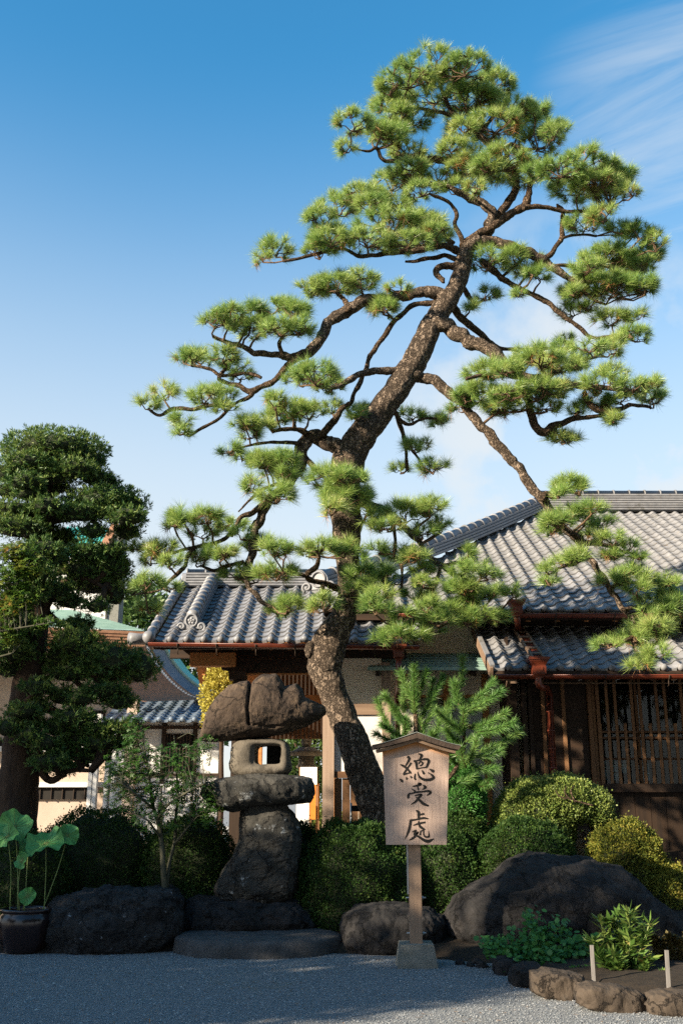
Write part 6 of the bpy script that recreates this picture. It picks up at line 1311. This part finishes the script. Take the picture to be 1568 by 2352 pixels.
b0, b1, tz = P(905, 2232, SY - .12), P(1001, 2232, SY - .12), P(953, 2168, SY).z
bw0, bw1 = (b1.x - b0.x) / 2, (P(993, 2168, SY).x - P(917, 2168, SY).x) / 2
V = [(pcx + sx * w, SY + .09 + sy * w, z) for z, w in ((-.02, bw0), (tz, bw1)) for sx, sy in ((-1,-1),(1,-1),(1,1),(-1,1))]
MB().add(V, [(3,2,1,0),(4,5,6,7),(0,1,5,4),(1,2,6,5),(2,3,7,6),(3,0,4,7)]).build('concrete_base', M['concrete'], sg)

# ------------------------------------------------------------------ lotus in its glazed pot
pc = G(62, 2196); PYp = pc.y + .30; k = S(2100, PYp); pr = [(0, .0), (.19, .0), (.22, .02), (.265, .15), (.295, .30), (.30, .38), (.285, .45), (.262, .475), (.262, .49), (.285, .50), (.287, .525), (.270, .535), (.245, .53), (.240, .50), (.24, .44), (0, .44)]
pot = thing('water_pot', 'dark brown glazed round pot at the left edge holding the lotus', 'pot', (P(62, 2100, PYp).x, PYp, 0)); pX = P(62, 2100, PYp).x
zrim = P(62, 2085, PYp).z; sc = zrim / .535; n = 40; V = []; F = []
rs = 118 / 2 * S(2085, PYp) / .285
for r_, z in pr:
    for i in range(n): a = 2*math.pi*i/n; V.append((pX + r_ * rs * math.cos(a), PYp + r_ * rs * math.sin(a), z * sc))
for j in range(len(pr) - 1):
    for i in range(n): F.append((j*n+i, j*n+(i+1) % n, (j+1)*n+(i+1) % n, (j+1)*n+i))
mesh_obj('pot_body', V[:14*n+n], [f for f in F if max(f) < 15 * n], M['glaze'], pot, True)
V = [(pX + .235 * rs * math.cos(2*math.pi*i/n), PYp + .235 * rs * math.sin(2*math.pi*i/n), .47 * sc) for i in range(n)]
mesh_obj('water', V, [tuple(range(n))], M['glaze'], pot)
lo = thing('lotus_plant', 'lotus with broad wavy round green leaves on tall thin stems', 'lotus', (pX, PYp, .47 * sc))
def lotus_leaf(cx, cy, r, tilt, az, dy, seed, wav=.26, cup=.20):
    c = P(cx, cy, PYp + dy); r = r * S(cy, PYp); rot = Matrix.Rotation(az, 3, 'Z') @ Matrix.Rotation(tilt, 3, 'X'); V, F = [Vector((0, 0, -.10 * r))], []; na, nr_ = 48, 8
    for j in range(1, nr_ + 1):
        q = j / nr_
        for i in range(na):
            a = 2 * math.pi * i / na; e = 1 + .05 * math.sin(3 * a + seed) + .025 * math.sin(7 * a + seed * 2); z = cup * q * q - .10 + wav * q * q * math.sin(3 * a + seed * 1.7) + .11 * q ** 3 * math.sin(8 * a + seed) - .02 * abs(math.sin(9.5 * a)) * q
            V.append(Vector((q * e * math.cos(a), q * e * math.sin(a), z)) * r)
    V = [c + rot @ v for v in V]
    for i in range(na): F.append((0, 1 + i, 1 + (i + 1) % na))
    for j in range(nr_ - 1):
        for i in range(na): F.append((1+j*na+i, 1+(j+1)*na+i, 1+(j+1)*na+(i+1) % na, 1+j*na+(i+1) % na))
    lf_ = mesh_obj('leaf', V, F, M['lotus'], lo, True)
    vein = MB()
    for i in range(14):
        a = i * 2 * math.pi / 14; ring = [V[0]] + [V[1 + j*na + int(i * na / 14) % na] for j in range(nr_ - 1)]; vein.tube([v + Vector((0, -.002, .002)) for v in ring], [.0028 - .0003 * t for t in range(len(ring))], 4, False)
    vein.build('veins', M['stem'], lf_, True); return c + rot @ Vector((0, 0, -.1 * r)), lf_
lw = lambda x, y: (x * .33333, 1796.7 + y * .33333)
specs_all = [((105, 300), 38, R(58), R(15), .05, 1, (105, 860)), ((50, 370), 26, R(62), R(-20), -.15, 2, (65, 880)), ((315, 412), 42, R(38), R(-8), -.05, 3, (330, 870)), ((468, 362), 26, R(68), R(28), .05, 4, (300, 870)), ((150, 540), 18, R(75), R(-25), -.2, 5, (150, 860)), ((190, 785), 19, R(70), R(10), -.15, 6, (175, 865)), ((200, 440), 24, R(52), R(30), .2, 7, (145, 860)), ((385, 460), 20, R(70), R(-10), -.12, 8, (320, 875)), ((-10, 520), 26, R(60), R(30), 0, 9, (40, 880)), ((205, 530), 9, R(65), R(60), .1, 10, (95, 885))]
specs = [q_ for i_, q_ in enumerate(specs_all) if i_ not in (7, 8, 9)]
for (c_, r_, tl, az, dy, sd, foot) in specs:
    p, lf_ = lotus_leaf(*lw(*c_), r_, tl, az, dy, sd); f_ = Vector((pX + (lw(*foot)[0] - 62) * S(2085, PYp) * .85, PYp + dy * .5, .47 * sc)); mid = f_.lerp(p, .55) + Vector((random.uniform(-.03, .03), 0, .02))
    MB().tube([Vector(v) for v in spline([tuple(f_), tuple(mid), tuple(p)], 6)], .0055, 6).build('stem', M['stem'], lo, True)

# ------------------------------------------------------------------ foreground planting at right
def zrp(x, y, Y): return P(*zr([(x, y)])[0], Y)
def leafy(name, label, cat, stems, mat, L, W, n_per, Y, kind='lance', seed=3):
    t = thing(name, label, cat, (zrp(stems[0][0][0], stems[0][0][1], Y).x, Y, .1)); rr = random.Random(seed)
    for st in stems:
        pts = [zrp(x, y, Y + dy) for x, y, dy in st]; q = [Vector(v) for v in spline([tuple(p) for p in pts], 5)]
        s_ = MB().tube(q, [.0055 - .0028 * i / (len(q) - 1) for i in range(len(q))], 5).build('stem', M['stem'], t, True)
        m = n_per; ts = rng.uniform(.15, 1, m) ** .8; A = np.array([tuple(v) for v in q]); pos = np.stack([np.interp(ts, np.linspace(0, 1, len(A)), A[:, k]) for k in range(3)], 1)
        if kind == 'lance':
            d = rng.normal(size=(m, 3)); d[:, 2] = np.abs(d[:, 2]) * .5 + .15; V, F = leaves(pos, d, L, W, roll=np.array([0, 0, 1.0]))
        else:
            pos = pos + rng.normal(size=(m, 3)) * np.array([.07, .07, .05]); nrm = np.array([0, -.6, 1.0]) + rng.normal(size=(m, 3)) * .5
            a, b = frames(unit(nrm)); V = [pos - np.array([0, 0, .004])]; sz = W * rng.uniform(.6, 1.2, m)
            for i in range(8): an = 2 * math.pi * i / 8; V.append(pos + (a * math.cos(an) + b * math.sin(an)) * sz[:, None])
            V = np.stack(V, 1).reshape(-1, 3); F = np.array([(0, 1 + i, 1 + (i + 1) % 8) for i in range(8)]); F = (F[None] + 9 * np.arange(m)[:, None, None]).reshape(-1, 3)
        np_mesh('leaves', V, F, mat, s_, False, 'stuff')
    return t
cy = G(*zr([(780, 900)])[0]).y + .35
leafy('creeper_plant', 'round leaved green creeper at the foot of the boulder', 'plant', [[(790, 800, .2), (800, 700, .2), (805, 590, .2)], [(850, 820, .1), (900, 720, .1), (960, 640, .1)], [(700, 830, .1), (660, 760, .1), (610, 730, .1)], [(760, 850, 0), (720, 780, 0), (700, 710, .1)], [(820, 870, -.1), (840, 800, -.1), (850, 730, 0)], [(740, 880, -.15), (730, 850, -.2), (715, 840, -.2)], [(900, 870, -.1), (930, 820, -.1), (945, 760, 0)], [(880, 850, 0), (860, 760, .1), (840, 660, .15)], [(960, 860, 0), (1010, 780, 0), (1040, 730, 0)], [(1000, 870, 0), (1060, 800, 0), (1080, 730, 0)], [(870, 880, -.1), (920, 850, -.2), (940, 830, -.2)], [(780, 860, 0), (780, 800, 0), (770, 740, .1)], [(700, 860, 0), (680, 800, 0), (650, 770, 0)], [(930, 880, 0), (980, 830, 0), (1000, 780, 0)]], M['fresh'], .05, .026, 110, cy, 'round', 4)
py_ = G(*zr([(1250, 940)])[0]).y + .12
leafy('lance_leaf_plant', 'tall lance leaved plant with reddish tips behind the broad edging stone', 'plant', [[(1220, 930, .1), (1190, 780, .1), (1150, 610, .1)], [(1240, 930, .1), (1250, 780, .1), (1240, 590, .1)], [(1260, 930, 0), (1300, 760, 0), (1295, 575, 0)], [(1280, 930, 0), (1340, 800, 0), (1400, 640, 0)], [(1230, 930, 0), (1170, 820, 0), (1110, 720, 0)], [(1270, 930, .1), (1330, 760, .1), (1350, 620, .1)], [(1250, 940, -.05), (1240, 860, -.1), (1210, 800, -.1)], [(1290, 940, 0), (1350, 880, -.05), (1390, 810, 0)], [(1210, 930, 0), (1190, 860, -.05), (1140, 800, -.05)], [(1235, 930, .1), (1215, 760, .1), (1200, 620, .1)], [(1265, 930, .1), (1275, 800, .1), (1270, 680, .1)]], M['peony'], .12, .036, 95, py_, 'lance', 5)
leafy('ground_cover', 'low bright leaves spreading over the edging stones at right', 'plant', [[(1280, 960, -.05), (1330, 960, -.1), (1380, 980, -.15)], [(1330, 960, 0), (1400, 930, -.05), (1450, 950, -.1)], [(1380, 960, 0), (1450, 930, 0), (1540, 930, 0)], [(1340, 950, 0), (1360, 900, 0), (1380, 860, 0)], [(1400, 960, 0), (1440, 920, 0), (1480, 890, 0)], [(1300, 950, -.05), (1300, 920, -.05), (1290, 900, -.05)], [(1230, 900, 0), (1240, 870, 0), (1260, 850, 0)], [(1450, 960, 0), (1520, 950, 0), (1560, 960, 0)]], M['peony'], .075, .030, 90, py_ - .1, 'lance', 6)
leafy('low_weeds', 'low green weeds covering the soil behind the edging stones', 'plant', [[(1000 + 52 * i, 905 + 3 * i, .1), (1010 + 52 * i, 880 + 3 * i, .1), (1030 + 52 * i + 20 * (i % 2), 862 + 4 * i, .12)] for i in range(11)] + [[(1040 + 60 * i, 880 + 3 * i, .5), (1050 + 60 * i, 850, .5), (1060 + 60 * i, 820 + 10 * (i % 3), .5)] for i in range(8)], M['fresh'], .06, .026, 60, py_ + .05, 'lance', 8)
leafy('dry_shrub', 'brown wiry low shrub at the right edge behind the pale stake', 'shrub', [[(1430 + 22 * i, 900, .3), (1430 + 24 * i, 780, .3), (1400 + 30 * i, 690 + 14 * (i % 3), .3)] for i in range(8)], M['dry'], .045, .024, 260, py_ + .1, 'lance', 7)
for k, (x0, x1, y0, y1, lab) in enumerate(((1100, 1118, 745, 925, 'grey wooden marker stake leaning left of the lance leaved plant'), (1474, 1494, 770, 960, 'pale wooden marker stake at the right edge before the dry shrub'))):
    Y = G(*zr([(x1, y1)])[0], .10).y + .05; a, b_ = zrp((x0 + x1) / 2 + 12, y1 + 20, Y), zrp((x0 + x1) / 2, y0, Y)
    o = MB().bar(a, b_, .030, .016, up=(0, 1, 0)).build('marker_stake', M['stake']); tag(o, lab, 'stake', 'marker stakes in the bed')
# floodlight behind the azalea
fl = thing('flood_light', 'small dark ground floodlight behind the round azalea', 'lamp', tuple(P(815, 1880, 13.9)))
a = P(808, 1860, 13.9); MB().box((a.x, 13.85, a.z - .02), (a.x + .20, 13.95, a.z + .055)).build('lamp_head', M['black'], fl); MB().tube([(a.x - .01, 13.9, .1), (a.x - .01, 13.9, a.z + .09)], .012, 6).build('stand', M['metal'], fl, True)
MB().box((a.x + .17, 13.84, a.z - .09), (a.x + .25, 13.9, a.z - .01)).build('junction_box', M['white_paint'], fl)
# fallen brown needles on the boulder are too small to count
# ------------------------------------------------------------------ trees beyond, and the trees that shade the forecourt; the last grove is added to block sky light
def broad_tree(name, label, c, r, trunk_r, n, leaf, mat, seed, group=None, lo=-.9, fill=.55):
    c = Vector(c); t = thing(name, label, 'tree', (c.x, c.y, 0), group)
    branch_mesh('trunk', [(c.x, c.y, -.05, trunk_r * 1.3), (c.x + .1, c.y, c.z * .4, trunk_r), (c.x, c.y + .1, c.z, trunk_r * .6), (c.x, c.y, c.z + r[2] * .6, trunk_r * .2)], M['bark_maki'], t, n=14, amp=.1, freq=4)
    u = unit(rng.normal(size=(n, 3))); k = rng.uniform(fill, 1, n); off = Vector((seed, seed * 2, 0))
    k *= np.array([1 + .28 * fbm(Vector(v) * 2.4 + off, 3) for v in u]); pos = np.array(c) + u * k[:, None] * np.array(r); V, F = leaves(pos, u + rng.normal(size=u.shape) * .8, leaf[0], leaf[1])
    np_mesh('crown', V, F, mat, t, False, 'stuff')
    for i in range(6):
        e = c + Vector((math.cos(i) * r[0] * .6, math.sin(i * 1.7) * r[1] * .6, random.uniform(-.3, .5) * r[2])); MB().tube([(c.x, c.y, c.z - r[2] * .5), tuple(e)], [trunk_r * .4, .03], 6).build('branch', M['bark_maki'], t, True)
    return t
yc = P(505, 1605, 20.5); broad_tree('yellow_shrub_tree', 'sunny yellow leaved tree glimpsed left of the gate post', (yc.x, 20.5, yc.z), (.42, .42, .75), .05, 5200, (.06, .04), M['yellow_tree'], 4)
gcn = P(700, 1690, 24); broad_tree('courtyard_pine', 'green garden tree seen through the gateway behind the far lantern', (gcn.x + .1, 24.5, gcn.z - .3), (.75, .6, 1.3), .08, 9000, (.10, .05), M['wood_tree'], 6)
gcn = P(745, 1790, 23.2); broad_tree('courtyard_shrub', 'leafy green bush right of the far lantern in the gateway', (gcn.x, 23.2, .75), (.55, .5, .7), .04, 5000, (.09, .05), M['holly'], 7)
fc_ = P(325, 1390, 44); broad_tree('far_tree', 'bright green tree between the podocarp and the gate roof', (fc_.x, 44, fc_.z - 2.2), (1.6, 1.6, 3.2), .25, 7000, (.30, .17), M['wood_tree'], 8, 'trees far behind the buildings')
fc_ = P(400, 1530, 40); broad_tree('far_tree', 'dark tree behind the curved porch roof', (fc_.x + .2, 40, fc_.z - .8), (2.2, 1.8, 2.8), .25, 7000, (.28, .17), M['wood_tree'], 9, 'trees far behind the buildings')
ud = Vector((-math.sin(SUN_AZ), -math.cos(SUN_AZ))); qd = Vector((-math.cos(SUN_AZ), math.sin(SUN_AZ)))
def upsun(a, p): v = ud * (-a) + qd * (-p); return v
for k, (a, p, zt_, rz_, rr_, n_, lf_, lab) in enumerate(((-6.0, -8.6, 5.75, 2.1, 1.5, 7000, (.20, .12), 'low dense evergreen nearest left of the viewer, shading the sign post'), (-6.0, -10.6, 6.3, 2.2, 1.4, 7000, (.20, .12), 'broad evergreen left of the viewer, shading the azalea and step stone'), (-6.0, -13.0, 8.2, 2.8, 1.5, 7000, (.20, .12), 'tall evergreen left of the viewer, shading the podocarp trunk'), (-6.5, -7.55, 7.9, 2.7, .85, 5000, (.16, .10), 'narrow dense evergreen behind the viewer, shading the big boulder'),
        (-2.0, -20.3, 8.3, 3.0, 1.7, 7000, (.24, .14), 'evergreen left of the picture, shading the white walled wing'), (-2.0, -23.6, 8.5, 3.0, 1.7, 7000, (.24, .14), 'evergreen farthest left, shading the cream building'))):
    v = upsun(a, p); broad_tree('camphor_tree', lab, (v.x, v.y, zt_ - rz_ * 1.05), (rr_, rr_, rz_), .2, n_, lf_, M['wood_tree'], 20 + k, 'evergreens shading the garden', fill=.2)
v = upsun(-8.5, -8.45); broad_tree('zelkova_tree', 'thin leaved tall tree behind the evergreens, dappling the sign and boulder', (v.x, v.y, 7.7), (1.3, 1.3, 1.4), .14, 620, (.16, .10), M['wood_tree'], 33, fill=.2)
for k, (x, y, h, r_, lab) in enumerate(((-1.0, -8.0, 12, 2.6, 'tall evergreen straight behind the viewer, first of the grove added to block sky light'), (3.0, -8.0, 13, 3.2, 'tall evergreen behind the viewer, second of the grove added to block sky light'), (8.5, -5.5, 13, 3.2, 'tall evergreen behind the viewer, third of the grove added to block sky light'), (12.0, 0.5, 13, 3.2, 'tall evergreen right of the viewer, fourth of the grove added to block sky light'), (12.5, 7.0, 11, 3.0, 'tall evergreen at the right outside the picture, last of the grove added to block sky light'), (0.8, -1.6, 11, 2.6, 'tall evergreen added right above the viewer to block sky light'), (6.4, 3.2, 11, 2.7, 'tall evergreen added close at the right of the viewer to block sky light'))):
    broad_tree('camphor_tree', lab, (x, y, h * .66), (r_, r_, h * .34), .3, 7000, (.5, .3), M['wood_tree'], 40 + k, 'unseen evergreens added to block sky light', fill=.3)  # grove out of view, added to cut the sky light in shaded areas

# fallen needles and leaves lying on the gravel and on the boulder
def litter(n):
    x = rng.uniform(-3.6, 4.0, n); y = rng.uniform(8.0, 11.2, n); pos = np.stack([x, y, np.full(n, .012)], 1); dr = rng.normal(size=(n, 3)); dr[:, 2] = .02
    pos = pos[[i for i in range(n) if pos[i, 1] < bed_edge(pos[i, 0]) - .05]]; dr = dr[:len(pos)]
    V, F = leaves(pos, dr, .05, .010, roll=np.array([0, 0, 6.0])); o = np_mesh('leaf_litter', V, F, M['needle_old']); tag(o, 'brown fallen pine needles scattered over the gravel', 'leaf litter', None, 'stuff')
litter(420)
